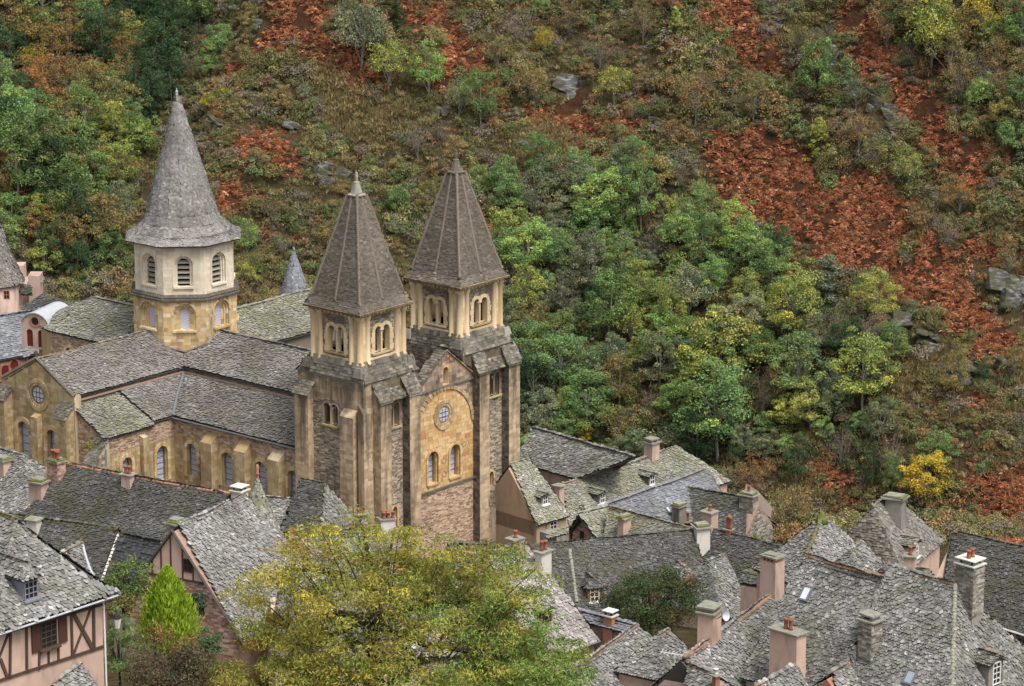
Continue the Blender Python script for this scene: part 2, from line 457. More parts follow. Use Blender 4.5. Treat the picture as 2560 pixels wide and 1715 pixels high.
def tile_mesh(V, kind, mat, name='roof_tiles'):
    f = tile_faces(kind); me = batch(V, f, name)
    me.materials.append(MT[mat]); me.materials.append(MT['tile_edge_shade'])
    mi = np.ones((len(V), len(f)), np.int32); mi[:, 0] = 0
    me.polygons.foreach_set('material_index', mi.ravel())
    return me
def tile_faces(kind): return TILE7 if kind == 'scale' else TILE4
def roof_face(name, poly, mat, parent, w=.24, e=.17, kind='scale', thick=.09, pick=0, near=None, **k):
    """roof part: the deck slab; sub-parts: stone tiles (the nearest ones each on their own)"""
    P = [np.asarray(p, float) for p in poly]
    n = np.zeros(3)
    for i in range(len(P)): n += np.cross(P[i], P[(i + 1) % len(P)])
    n = unit(n)
    if n[2] < 0: P = P[::-1]; n = -n
    m = MB(); c = len(P)
    dd = .015 + 1.9 * k.get('sag', .05)
    m.add([p - n * dd for p in P] + [p - n * (thick + dd) for p in P], [tuple(range(c)), tuple(range(2 * c - 1, c - 1, -1))] + [(i, i + c, (i + 1) % c + c, (i + 1) % c) for i in range(c)])
    deck = m.build(name, MT['deck'], parent)
    V, fr = tile_batch(poly, w, e, kind, **k)
    if len(V) == 0: return deck
    if pick:
        cen = V.mean(1); d = np.linalg.norm(cen - (EYE if near is None else near), axis=1)
        px, py = proj(cen); vis = (px > 5) & (px < 2555) & (py > 5) & (py < 1710)
        d[~vis] += 1e4
        sel = np.argsort(d)[:pick]
        for i in sel:
            me = tile_mesh((V[i] - cen[i])[None], kind, mat, 'roof_tile')
            obj('roof_tile', me, deck, None, Matrix.Translation(cen[i]))
        V = np.delete(V, sel, 0)
    t = obj('roof_tiles', tile_mesh(V, kind, mat), deck); t['kind'] = 'stuff'
    return deck
_rt = {}
def ridge_mesh(r, L):
    k = (round(r, 2), round(L, 2))
    if k not in _rt:
        m = MB(); n = 7
        def ring(x, rr, dz=0): return [(x, rr * math.cos(math.pi * i / (n - 1)), rr * math.sin(math.pi * i / (n - 1)) * .9 + dz) for i in range(n)]
        a, b = ring(-L * .5, r * .88), ring(L * .56, r * 1.06, .01)
        c = ring(L * .56, r * .86, .0)
        vs = a + b + c
        fs = [(i, i + 1, i + 1 + n, i + n) for i in range(n - 1)] + [(i + n, i + 1 + n, i + 1 + 2 * n, i + 2 * n) for i in range(n - 1)] + [tuple(range(n))]
        m.add(vs, fs); _rt[k] = m.mesh('ridge_tile')
    return _rt[k]
def ridge(a, b, mat, parent, r=.13, L=.38, name='ridge_tile', lift=.02, droop=0.0, jit=1.0):
    """row of half-round ridge tiles from a to b, each its own piece"""
    a, b = np.asarray(a, float), np.asarray(b, float)
    d = b - a; n = max(1, int(np.linalg.norm(d) / L)); u = unit(d)
    me = ridge_mesh(r, np.linalg.norm(d) / n)
    side = unit(np.cross(UP, u)) if abs(u[2]) < .98 else CR; nz = np.cross(u, side)
    for i in range(n):
        t = (i + .5) / n
        p = a + d * t + nz * (lift + jit * random.uniform(-.015, .015)) - UP * droop * 4 * t * (1 - t) + side * jit * random.uniform(-.02, .02)
        aj = jit * random.uniform(-.04, .04); uu = unit(u * math.cos(aj) + side * math.sin(aj)); ss = np.cross(nz, uu)
        M4 = Matrix(((uu[0], ss[0], nz[0], p[0]), (uu[1], ss[1], nz[1], p[1]), (uu[2], ss[2], nz[2], p[2]), (0, 0, 0, 1)))
        o = bpy.data.objects.new(name, me.copy() if False else me)
        if len(me.materials) == 0: me.materials.append(None)
        link(o, parent); o.matrix_basis = M4
        o.material_slots[0].link = 'OBJECT'; o.material_slots[0].material = MT[mat]
# ------------------------------------------------------------------ walls with real openings
def arched_wall(m, o, ex, en, W, z0, z1, th, ops=(), top=None, seg=8, back=True):
    """front plane through o (x along ex, z up), openings ops=(xc, sill, width, spring[, flat])"""
    o, ex, en = map(lambda q: np.asarray(q, float), (o, ex, en))
    top = top or (lambda x: z1)
    xs = {0.0, float(W)}
    for x in getattr(top, 'breaks', ()): xs.add(float(x))
    for q in ops:
        xc, zs, w, sp = q[:4]; flat = len(q) > 4
        for i in range(seg + 1): xs.add(round(xc - w / 2 * math.cos(math.pi * i / seg), 5) if not flat else round(xc - w / 2 + w * i / seg, 5))
    xs = sorted(x for x in xs if -1e-6 <= x <= W + 1e-6)
    def arch(q, x):
        xc, zs, w, sp = q[:4]
        if len(q) > 4: return sp
        return sp + math.sqrt(max(0, (w / 2) ** 2 - (x - xc) ** 2))
    def P(x, z, d=0): return o + ex * x + UP * z - en * d
    for a, b in zip(xs[:-1], xs[1:]):
        if b - a < 1e-5: continue
        mid = (a + b) / 2
        q = next((q for q in ops if abs(mid - q[0]) < q[2] / 2), None)
        if q is None:
            for d in ((0, th) if back else (0,)):
                m.poly([P(a, z0, d), P(b, z0, d), P(b, top(b), d), P(a, top(a), d)][::1 if d == 0 else -1])
        else:
            for d in ((0, th) if back else (0,)):
                if q[1] > z0 + 1e-4: m.poly([P(a, z0, d), P(b, z0, d), P(b, q[1], d), P(a, q[1], d)][::1 if d == 0 else -1])
                m.poly([P(a, arch(q, a), d), P(b, arch(q, b), d), P(b, top(b), d), P(a, top(a), d)][::1 if d == 0 else -1])
            m.poly([P(a, arch(q, a), th), P(b, arch(q, b), th), P(b, arch(q, b)), P(a, arch(q, a))][::-1])
            m.poly([P(a, q[1], 0), P(b, q[1], 0), P(b, q[1], th), P(a, q[1], th)])
        m.poly([P(a, top(a)), P(b, top(b)), P(b, top(b), th), P(a, top(a), th)])
    for q in ops:
        for sx in (-1, 1):
            x = q[0] + sx * q[2] / 2
            m.poly([P(x, q[1], 0), P(x, q[3], 0), P(x, q[3], th), P(x, q[1], th)][::sx])
    for x, f in ((0, 1), (W, -1)):
        m.poly([P(x, z0), P(x, top(x)), P(x, top(x), th), P(x, z0, th)][::f])
    return m
def stones(o, ex, en, W, z0, z1, hh=(.06, .14), ll=(.2, .6), proud=(.0, .05), gap=.012, ops=(), top=None, seed=0, pad=.02, mask=None):
    """courses of single stones on a wall plane -> (T,8,3)"""
    o, ex, en = map(lambda q: np.asarray(q, float), (o, ex, en))
    rg = np.random.default_rng(seed + 11)
    out = []; z = z0
    while z < z1 - .02:
        h = min(rg.uniform(*hh), z1 - z)
        x = -rg.uniform(0, ll[0])
        while x < W:
            l = rg.uniform(*ll); a, b = max(x, 0), min(x + l, W); x += l
            if b - a < .06: continue
            if top is not None and min(top(a), top(b)) < z + h: continue
            bad = False
            for q in ops:
                xc, zs, w, sp = q[:4]; w2 = w / 2 + pad
                if b > xc - w2 and a < xc + w2 and z + h > zs - pad:
                    if z < sp: 
                        if a < xc - w2 and xc - w2 - a > .1: b = xc - w2
                        elif b > xc + w2 and b - xc - w2 > .1: a = xc + w2
                        else: bad = True
                    else:
                        xn = min(max(xc, a), b)
                        if len(q) > 4: bad |= z < sp + pad
                        elif (xn - xc) ** 2 + (z - sp) ** 2 < w2 ** 2: bad = True
            if mask is not None and mask((a + b) / 2, z + h / 2): bad = True
            if bad: continue
            p = rg.uniform(*proud)
            g = gap / 2
            j = rg.uniform(-.012, .012, 4) * (1 if proud[1] > .02 else 0)
            q4 = [(a + g, z + g + j[0]), (b - g, z + g + j[1]), (b - g, z + h - g + j[2]), (a + g, z + h - g + j[3])]
            out.append([o + ex * X + UP * Z - en * .03 for X, Z in q4] + [o + ex * X + UP * Z + en * p for X, Z in q4])
        z += h
    return np.array(out) if out else np.zeros((0, 8, 3))
def stone_field(name, V, mat, parent, single=0):
    """stones as one mass, or (single) each its own object"""
    if single:
        order = RG.permutation(len(V)) if len(V) > single else np.arange(len(V))
        for i in order[:single]:
            c = V[i].mean(0)
            obj('stone_block', batch((V[i] - c)[None], BOXF, 'stone_block'), parent, MT[mat], Matrix.Translation(c))
        V = V[order[single:]]
        if len(V) == 0: return
    if len(V) == 0: return
    o = obj(name, batch(V, BOXF, name), parent, MT[mat]); o['kind'] = 'stuff'
    return o
def arch_ring(m, o, ex, en, xc, zs, w, sp, rw, proud, depth=.0, nv=11, jamb=.32):
    """voussoirs and jamb stones round an opening; every stone is a loose piece"""
    o, ex, en = map(lambda q: np.asarray(q, float), (o, ex, en))
    def P(x, z, d): return o + ex * x + UP * z + en * d
    def blk(q): m.hexa([P(x, z, -depth) for x, z in q], [P(x, z, proud) for x, z in q])
    r = w / 2
    for i in range(nv):
        a0, a1 = math.pi * i / nv + .012, math.pi * (i + 1) / nv - .012
        blk([(xc + rr * math.cos(a), sp + rr * math.sin(a)) for rr, a in ((r, a0), (r + rw, a0), (r + rw, a1), (r, a1))])
    if zs is not None and sp - zs > .05:
        n = max(1, round((sp - zs) / jamb)); h = (sp - zs) / n
        for i in range(n):
            for s in (-1, 1):
                ww = rw * (1.0 if i % 2 else 1.12)
                x0, x1 = (xc + r, xc + r + ww) if s > 0 else (xc - r - ww, xc - r)
                blk([(x0, zs + i * h + .008), (x1, zs + i * h + .008), (x1, zs + (i + 1) * h - .008), (x0, zs + (i + 1) * h - .008)])
    return m
def arch_pane(o, ex, en, xc, zs, w, sp, d, seg=10):
    m = MB(); o, ex, en = map(lambda q: np.asarray(q, float), (o, ex, en))
    pts = [(xc - w / 2, zs), (xc + w / 2, zs)] + [(xc + w / 2 * math.cos(math.pi * i / seg), sp + w / 2 * math.sin(math.pi * i / seg)) for i in range(seg + 1)]
    c = len(pts)
    m.add([o + ex * x + UP * z - en * d for x, z in pts] + [o + ex * x + UP * z - en * (d + .05) for x, z in pts], [tuple(range(c)), tuple(range(2 * c - 1, c - 1, -1))])
    return m
def bars(o, ex, en, xc, zs, w, sp, d, nh=5):
    m = MB(); o, ex, en = map(lambda q: np.asarray(q, float), (o, ex, en))
    H = sp + w / 2 - zs
    for i in range(1, nh + 1):
        z = zs + H * i / (nh + 1); ww = w / 2 if z < sp else math.sqrt(max(0.001, (w / 2) ** 2 - (z - sp) ** 2))
        m.box(o + ex * xc + UP * z - en * (d - .02), ex * ww, en * .015, UP * .018)
    return m
# ------------------------------------------------------------------ the ground: village slope, gorge, hillside
def smax(a, b, k): 
    h = np.clip(.5 + .5 * (a - b) / k, 0, 1); return b + (a - b) * h + k * h * (1 - h)
def ground(x, y, detail=True):
    x = np.asarray(x, float); y = np.asarray(y, float)
    # village slope falling towards the gorge
    v = 17.0 - (y - 165) * .165 - .02 * x
    v = np.where(y < 165, 17 + (165 - y) * .12, v)
    v = np.where(y > 262, v - (y - 262) * .5, v)
    v = np.maximum(v, -14)
    # main spur
    yf = 292 - .62 * np.clip(x - 8, 0, 80) - .25 * np.clip(8 - x, -0, 60) * -1.0
    t = y - yf
    sl = np.where(t < 0, .3 * t, .74 * t)
    q = (x * .80 + y * .60)                                          # across the diagonal ribs
    rib = 1.9 * np.abs(vnoise(q * .055 + 3.1, (x * .6 - y * .8) * .018, 5)) - 1.0
    sp = -6.0 + sl + np.clip(t / 20, 0, 1) * (rib * 1.6 + 1.6 * fbm(x * .045, y * .045, 21, 3))
    if detail: sp = sp + np.clip(t / 10, 0, 1) * .45 * fbm(x * .22, y * .22, 31, 3)
    xe = -31 - .30 * np.clip(338 - y, -30, 60)                        # left edge of the spur: falls into the ravine
    dx = np.clip(xe - x, 0, 60)
    sp = sp - .9 * dx - .02 * dx ** 2
    # wooded slope beyond the ravine
    lf = 4.0 + .66 * (y - 326) + .12 * np.clip(-45 - x, -60, 40) + 2.2 * fbm(x * .05, y * .05, 41, 3)
    lf = lf - .7 * np.clip(x + 36, 0, 100)
    hill = smax(sp, lf, 2.0)
    return smax(v, hill, 3.0)
gx = np.concatenate([np.linspace(-400, -85, 20)[:-1], np.arange(-85, 90, .8), np.linspace(90, 420, 20)])
gy = np.concatenate([np.linspace(-60, 130, 16)[:-1], np.arange(130, 250, 3.0), np.arange(250, 400, .8), np.linspace(400, 900, 40)])
GX, GY = np.meshgrid(gx, gy)
GZ = ground(GX, GY)
far = np.clip((GY - 400) / 300, 0, 1); GZ = GZ * (1 - far) + far * np.minimum(GZ, 120)
nx, ny = len(gx), len(gy)
idx = np.arange(nx * ny).reshape(ny, nx)
quads = np.stack([idx[:-1, :-1], idx[:-1, 1:], idx[1:, 1:], idx[1:, :-1]], -1).reshape(-1, 4)
terrain = obj('hillside_ground', mesh_np('hillside_ground', np.stack([GX, GY, GZ], -1), quads, np.full(len(quads), 4), True), None, MT['hillside'])
tag(terrain, 'steep autumn hillside and gorge behind the village', 'hillside', kind='structure')
def hit(px, py, D0=235.0, D1=460.0):
    """where the ray of a pixel meets the terrain"""
    px = np.atleast_1d(np.asarray(px, float)); py = np.atleast_1d(np.asarray(py, float))
    d = CF + CR * ((px - 1280) / FOC)[:, None] - CU * ((py - 857.5) / FOC)[:, None]
    D = np.full(len(px), np.nan)
    for t in np.arange(D0, D1, .6):
        p = EYE + d * t
        k = np.isnan(D) & (p[:, 2] < ground(p[:, 0], p[:, 1]))
        D[k] = t
    P = EYE + d * np.where(np.isnan(D), D1, D)[:, None]
    P[:, 2] = ground(P[:, 0], P[:, 1])
    return P
# ------------------------------------------------------------------ the abbey church (own axes: u across the facade, n along the nave, z from the tower eaves)
AZ = R(40.3)
CO = at(899.8, 788.9, 240.0)
church = thing('abbey_church', 'golden stone abbey church with octagonal lantern spire and twin square facade towers', 'church', (0, 0, 0), world=False)
church.location = CO + np.array([0, 0, -24.0])
church.rotation_euler = (0, 0, math.pi / 2 - AZ)
PINV[church.name] = {'base': (0, 0, -24.0)}
EU, EN = np.array([1.0, 0, 0]), np.array([0, 1.0, 0])
def V3(u, n, z): return np.array([u, n, z], float)
sd = [100]
def nseed(): sd[0] += 1; return sd[0]
def buttress(part, o, ex, en, width, prj, zb, zf, zw, mat='ashlar_buttress', name='buttress', cap='coping', hh=(.2, .34), ll=(.3, .7), proud=(0, .018), black=False):
    """o: wall point at the foot of its left edge; sloped top from zw at the wall to zf in front"""
    m = MB(); a = V3(o[0], o[1], 0); b = a + ex * width
    lift = lambda p, z: V3(p[0], p[1], z)
    q = [a + en * prj, b + en * prj, b - en * .3, a - en * .3]
    m.hexa([lift(p, zb) for p in q], [lift(q[0], zf), lift(q[1], zf), lift(q[2], zw), lift(q[3], zw)])
    bt = m.build(name, MT[mat], part)
    S = [stones(V3(a[0], a[1], 0) + en * prj, ex, en, width, zb, zf, hh, ll, proud, seed=nseed())]
    tp = lambda x: zf + (zw - zf) * x / (prj + .3)
    SL = stones(V3(a[0], a[1], 0) + en * prj, -en, -ex, prj, zb, zw, hh, (.25, .5), proud, top=tp, seed=nseed())
    if black: stone_field('crusted_stones', SL, 'ashlar_black', bt)
    else: S.append(SL)
    tp2 = lambda x: zw + (zf - zw) * (x + .3) / (prj + .3)
    S.append(stones(V3(b[0], b[1], 0), en, ex, prj, zb, zw, hh, (.25, .5), proud, top=tp2, seed=nseed()))
    stone_field('facing_stones', np.concatenate([s for s in S if len(s)]), mat, bt)
    if cap:
        e2 = .10
        f0, f1 = lift(a + en * (prj + .12) - ex * e2, zf - .03), lift(b + en * (prj + .12) + ex * e2, zf - .03)
        w0, w1 = lift(a - en * .02 - ex * e2, zw + .06), lift(b - en * .02 + ex * e2, zw + .06)
        V, _ = tile_batch([w0, w1, f1, f0], .34, .22, 'slab', sag=.01, lift=.045, jit=.5)
        mm = MB(); mm.hexa([f0 - UP * .12, f1 - UP * .12, w1 - UP * .12, w0 - UP * .12], [f0, f1, w1, w0])
        mm.build('coping', MT['coping'], bt)
        if len(V): tag(obj('coping_slabs', tile_mesh(V, 'slab', 'tile_weathered', 'coping_slabs'), bt), kind='stuff')
    return bt
def twin_window(part, o, ex, en, xc, zs, w, sp, th, ring='ashlar_gold', col='column_white', rw=.3, proud=.06, back=True):
    """pair of arched openings over a slender middle column, with gold surround"""
    g = .14
    m = MB()
    for s in (-1, 1):
        c = xc + s * (w / 2 + g / 2)
        r = w / 2
        nv = 7
        for i in range(nv):
            a0, a1 = math.pi * i / nv + .015, math.pi * (i + 1) / nv - .015
            q = [(c + rr * math.cos(t), sp + rr * math.sin(t)) for rr, t in ((r, a0), (r + rw * .8, a0), (r + rw * .8, a1), (r, a1))]
            pp = proud + (.006 if s > 0 else 0)
            m.hexa([o + ex * x + UP * z - en * .05 for x, z in q], [o + ex * x + UP * z + en * pp for x, z in q])
        h = (sp - zs); k = max(2, int(h / .34))
        for i in range(k):
            x0 = c + s * r; x1 = x0 + s * rw * (1.0 if i % 2 else 1.3)
            x0, x1 = min(x0, x1), max(x0, x1)
            q = [(x0, zs + h * i / k + .008), (x1, zs + h * i / k + .008), (x1, zs + h * (i + 1) / k - .008), (x0, zs + h * (i + 1) / k - .008)]
            m.hexa([o + ex * x + UP * z - en * .05 for x, z in q], [o + ex * x + UP * z + en * (proud + .003) for x, z in q])
    ml = MB().box(o + ex * xc + UP * (zs - .07) + en * .02, ex * (w + g + rw * .7), en * .16, UP * .07); win = ml.build('twin_window', MT['ashlar_gold'], part)
    tag(m.build('surround_stones', MT[ring], win), kind='stuff')
    for d in (.16, th - .14):
        c = o + ex * xc + UP * zs - en * d
        MB().lathe(c, [(.13, 0), (.13, .08), (.085, .14), (.08, sp - zs - .25), (.10, sp - zs - .22), (.16, sp - zs - .02), (.16, sp - zs + .05)], 10).build('window_column', MT[col], win, True)
    return [(xc - w / 2 - g / 2, zs, w, sp), (xc + w / 2 + g / 2, zs, w, sp)], win
def glazed(part, o, ex, en, xc, zs, w, sp, d, ring=None, rw=.28, proud=.05, nv=11, nh=5, name='arched_window'):
    if ring:
        d = d + .1
        win = arch_pane(o, ex, en, xc, zs, w - .1, sp, d).build(name, MT['leaded_glass'], part)
        tag(arch_ring(MB(), o, ex, en, xc, zs, w, sp, rw, proud + .05, .05, nv).build('surround_stones', MT['ashlar_honey' if ring == 'ashlar_gold' else ring], win), kind='stuff')
        tag(arch_ring(MB(), o - en * .001, ex, en, xc, zs, w - .16, sp, .08, -.12, .3, nv).build('inner_order_stones', MT[ring], win), kind='stuff')
    tag(bars(o, ex, en, xc, zs, w - .1, sp, d, nh).build('window_bars', MT['bar'], win), kind='stuff')
    return win
def bell_tower(u0, left):
    cu, cn = u0 + 2.93, 2.93
    TW = 6.1 if left else 5.9
    n0, n1 = -.25, 6.6
    zt = -5.25
    # --- body with real openings
    m = MB()
    zw0 = -9.35
    fx = 3.35 if left else 3.75                                       # belfry window on the facade side
    f_ops = [(fx - .36, zw0, .55, zw0 + 1.55), (fx + .36, zw0, .55, zw0 + 1.55)]
    if left: f_ops.append((3.35, -17.4, .55, -16.0)); f_ops[-1] = (3.36, -17.4, .5, -16.0)
    f_low = [q for q in f_ops if q[1] < -12]; f_up = [q for q in f_ops if q[1] > -12]
    if not left: f_low = [(3.35, -16.75, .5, -15.8)]
    arched_wall(m, V3(u0, n0, 0), EU, -EN, TW, -12.0, zt, .6, f_up)
    arched_wall(m, V3(u0, n0, 0), EU, -EN, TW, -24, -12.0, .6, f_low)
    l_ops = [(6.6 - 3.15 - .42, -9.1, .66, -7.75), (6.6 - 3.15 + .42, -9.1, .66, -7.75)] if left else [(3.3, -7.3, .45, -6.7)]
    arched_wall(m, V3(u0, n1, 0), -EN, -EU, n1 - n0, -24, zt, .6, l_ops)
    m.aabb((u0 + TW - .5, n0 + .6, -24), (u0 + TW, n1, zt)); m.aabb((u0 + .6, n1 - .5, -24), (u0 + TW - .6, n1, zt))
    m.aabb((u0 + .55, n0 + .55, zt - .25), (u0 + TW - .45, n1 - .45, zt - .02))
    part = m.build('bell_tower', MT['ashlar_buttress'], church)
    # masonry of the body
    S = []
    fb = (2.3, 4.3) if left else (2.3, 4.7)
    S.append(stones(V3(u0 + fb[0], n0, 0), EU, -EN, fb[1] - fb[0], -23, -7.0, (.06, .13), (.16, .5), (0, .05), ops=[(q[0] - fb[0],) + q[1:] for q in f_up + f_low], seed=nseed(), pad=.16))
    if left:
        S.append(stones(V3(u0, 5.2, 0), -EN, -EU, 3.6, -22, -7.1, (.06, .13), (.16, .5), (0, .05), ops=[(q[0] - (n1 - 5.2),) + q[1:] for q in l_ops], seed=nseed(), pad=.1))
    else:
        S.append(stones(V3(u0, n1, 0), -EN, -EU, n1 - n0, -9.5, zt, (.06, .13), (.16, .5), (0, .05), ops=l_ops, seed=nseed(), pad=.2))
    stone_field('schist_stones', np.concatenate(S), 'schist', part)
    S = [stones(V3(u0, n0, 0), EU, -EN, TW, -7.0, zt, (.25, .4), (.35, .8), (0, .02), seed=nseed()),
         stones(V3(u0, n0, 0), EU, -EN, fb[0], -23, -7.0, (.22, .34), (.3, .7), (0, .02), seed=nseed()),
         stones(V3(u0 + fb[1], n0, 0), EU, -EN, TW - fb[1], -23, -7.0, (.22, .34), (.3, .7), (0, .02), seed=nseed())]
    if left:
        S += [stones(V3(u0, n1, 0), -EN, -EU, n1 - n0, -7.1, zt, (.25, .4), (.35, .8), (0, .02), seed=nseed()),
              stones(V3(u0, 1.6, 0), -EN, -EU, 1.6 - n0, -22, -7.1, (.2, .32), (.3, .7), (0, .02), seed=nseed()),
              stones(V3(u0, n1, 0), -EN, -EU, 1.4, -22, -7.1, (.2, .32), (.3, .7), (0, .02), seed=nseed())]
    S.append(stones(V3(u0 + TW, n0, 0), EN, EU, n1 - n0, -23, zt, (.2, .32), (.3, .7), (0, .02), seed=nseed()))
    stone_field('ashlar_stones', np.concatenate(S), 'ashlar_buttress', part)
    # windows in the body
    twin_window(part, V3(u0, n0, 0), EU, -EN, fx, zw0, .55, zw0 + 1.55, .6, ring='ashlar_purple', rw=.14, proud=.03)
    if left:
        twin_window(part, V3(u0, n1, 0), -EN, -EU, 6.6 - 3.15, -9.1, .66, -7.75, .6, ring='ashlar_purple', rw=.14, proud=.03)
        glazed(part, V3(u0, n0, 0), EU, -EN, 3.36, -17.4, .5, -16.0, .2, 'ashlar_gold', .16, .03, 7, 4)
    else:
        glazed(part, V3(u0, n0, 0), EU, -EN, 3.35, -16.75, .5, -15.8, .2, 'ashlar_gold', .14, .03, 7, 4)
        arch_ring(MB(), V3(u0, n1, 0), -EN, -EU, 3.3, -7.3, .45, -6.7, .2, .04, .05, 7).build('small_window', MT['ashlar_gold'], part)['kind'] = 'stuff'
        w = arch_pane(V3(u0, n0, 0), EU, -EN, 3.4, -21.6, .85, -19.1, -.045).build('blind_arch', MT['ashlar_purple'], part)
        arch_ring(MB(), V3(u0, n0, 0), EU, -EN, 3.4, -21.6, .85, -19.1, .16, .05, .05, 9).build('surround_stones', MT['ashlar_gold'], w)['kind'] = 'stuff'
        for i in range(2):
            MB().box(V3(u0 + 3.1 - .95 + .06, n0 - .77, -17.6 - i * 1.9), EU * .035, EN * .02, UP * .42).build('arrow_slit', MT['void'], part)
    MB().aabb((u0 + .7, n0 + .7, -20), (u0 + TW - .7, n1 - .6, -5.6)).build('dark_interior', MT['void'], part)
    # buttresses
    zf, zw = -6.9, -5.55
    if left:
        for a, b in ((1.05, 2.28), (4.34, 5.56)): buttress(part, (u0 + a, n0), EU, -EN, b - a, .78, -24, zf, zw, black=a > 3)
        buttress(part, (u0 - .32, n0), EU, -EN, .95, .30, -24, -7.6, -6.9, name='corner_pier', cap=None)
        buttress(part, (u0, 6.45), -EN, -EU, 1.45, .6, -24, -6.9, -6.1)
        buttress(part, (u0, 1.75), -EN, -EU, 1.4, .55, -24, -8.0, -7.2, cap=None)
        lean = (2.28, 4.34)
    else:
        for a, b in ((1.1, 2.3), (4.65, 6.0)): buttress(part, (u0 + a, n0), EU, -EN, b - a, .78, -24, zf, zw, black=True)
        buttress(part, (u0 + TW, n0 + .1), EN, EU, 1.4, .6, -24, zf, zw)
        lean = (2.3, 4.65)
    q = [V3(u0 + lean[0], n0 + .02, -6.25), V3(u0 + lean[1], n0 + .02, -6.25), V3(u0 + lean[1], n0 - .55, -6.95), V3(u0 + lean[0], n0 - .55, -6.95)]
    mm = MB().hexa([q[3] - UP * .15, q[2] - UP * .15, q[1] - UP * .15, q[0] - UP * .15], [q[3], q[2], q[1], q[0]]); lt = mm.build('weathering_slope', MT['coping'], part)
    V, _ = tile_batch(q, .34, .22, 'slab', sag=.01, lift=.045, jit=.5); tag(obj('coping_slabs', tile_mesh(V, 'slab', 'tile_weathered', 'coping_slabs'), lt), kind='stuff')
    # --- sloping skirt of stone slabs between body and belfry
    a0, a1, b0, b1 = u0 - .04, u0 + TW + .04, n0 - .04, n1 + .04
    c0, c1, d0, d1 = u0 + .25, u0 + 5.6, .25, 5.6
    bot = [V3(a0, b0, zt), V3(a1, b0, zt), V3(a1, b1, zt), V3(a0, b1, zt)]; tp = [V3(c0, d0, -4.15), V3(c1, d0, -4.15), V3(c1, d1, -4.15), V3(c0, d1, -4.15)]
    sk = MB().hexa([p - UP * .16 for p in bot], bot).hexa(bot, tp).build('stone_skirt', MT['coping'], part)  # litter hue per zone, kept dark to paint depth under the plants
    S = []
    for i in range(4):
        j = (i + 1) % 4
        V, _ = tile_batch([tp[i], tp[j], bot[j], bot[i]], .4, .24, 'slab', sag=.01, lift=.05, jit=.5); S.append(V)
    tag(obj('skirt_slabs', tile_mesh(np.concatenate(S), 'slab', 'tile_weathered', 'skirt_slabs'), sk), kind='stuff')
    for i, (p, q) in enumerate(((0, 0), (1, 0), (0, 1), (1, 1))):
        w = V3(c0 + p * (c1 - c0), d0 + q * (d1 - d0), -4.55)
        MB().lathe(w, [(.62, -.35), (.5, .1), (.38, .38)], 4, math.pi / 4).build('corner_block', MT['coping'], sk)
    # --- belfry
    i0, i1 = .5, 5.35
    bel = MB()
    zs, spz = -3.42, -1.75
    W = i1 - i0; xc = W / 2
    ops = [(xc - .45, zs, .74, spz), (xc + .45, zs, .74, spz)]
    faces = [(V3(u0 + i0, i0, 0), EU, -EN), (V3(u0 + i0, i1, 0), -EN, -EU), (V3(u0 + i1, i1, 0), -EU, EN), (V3(u0 + i1, i0, 0), EN, EU)]
    for o, ex, en in faces: arched_wall(bel, o, ex, en, W, -4.2, -.3, .45, ops)
    be = bel.build('belfry', MT['ashlar_cream'], church)
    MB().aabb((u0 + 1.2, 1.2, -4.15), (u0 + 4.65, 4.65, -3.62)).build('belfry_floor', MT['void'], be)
    S = []
    for o, ex, en in faces:
        S.append(stones(o + ex * .8, ex, en, W - 1.6, -3.75, -.32, (.06, .12), (.14, .42), (.005, .05), ops=[(q[0] - .8,) + q[1:] for q in ops], seed=nseed(), pad=.1))
        twin_window(be, o, ex, en, xc, zs, .74, spz, .45, ring='ashlar_cream', rw=.34, proud=.075)
    stone_field('schist_stones', np.concatenate(S), 'schist', be)
    for o, ex, en in faces:
        MB().box(o + ex * xc + UP * -3.86 + en * .03, ex * (W / 2 - .75), en * .1, UP * .17).build('sill_course', MT['ashlar_cream'], be)
        for x in (.8, W - .8):                                         # half-round shafts flanking every bay
            MB().lathe(o + ex * x + en * .02, [(.3, -4.2), (.3, -4.02), (.23, -3.92), (.22, -.72), (.25, -.68), (.33, -.40), (.33, -.32)], 12).build('corner_column', MT['ashlar_cream'], be, True)
    for p, q in ((i0, i0), (i1, i0), (i0, i1), (i1, i1)):
        s1, s2 = (1 if p > 3 else -1), (1 if q > 3 else -1)
        c = V3(u0 + p - s1 * .3, q - s2 * .3, 0)
        mm = MB()
        for k in range(11): mm.box(c + UP * (-4.03 + .338 * k), EU * .34, EN * .34, UP * .164)
        mm.build('corner_pier_stones', MT['ashlar_cream'], be)['kind'] = 'stuff'
        MB().lathe(V3(u0 + p - s1 * .02, q - s2 * .02, 0), [(.34, -4.2), (.34, -4.0), (.26, -3.9), (.25, -.75), (.29, -.7), (.38, -.42), (.38, -.32)], 12).build('corner_column', MT['ashlar_cream'], be, True)
    # corbels and eaves slab
    MB().aabb((u0 + .38, .38, -.31), (u0 + 5.47, 5.47, -.16)).build('cornice', MT['ashlar_cream'], be)
    cm = MB(); cm.add([(-.1, 0, 0), (.1, 0, 0), (.1, -.46, 0), (-.1, -.46, 0), (-.1, 0, -.42), (.1, 0, -.42), (.1, -.4, -.16), (-.1, -.4, -.16)], [(0, 1, 2, 3), (7, 6, 5, 4), (0, 4, 5, 1), (1, 5, 6, 2), (2, 6, 7, 3), (3, 7, 4, 0)])
    cme = cm.mesh('corbel'); cme.materials.append(MT['ashlar_cream'])
    for o, ex, en in faces:
        for k in range(11):
            p = o + ex * (.25 + (W - .5) * k / 10) + UP * -.165 - en * .02
            M4 = Matrix(((ex[0], -en[0], 0, p[0]), (ex[1], -en[1], 0, p[1]), (0, 0, 1, p[2]), (0, 0, 0, 1)))
            obj('corbel', cme, be, None, M4)
    # --- spire roof
    e = .02
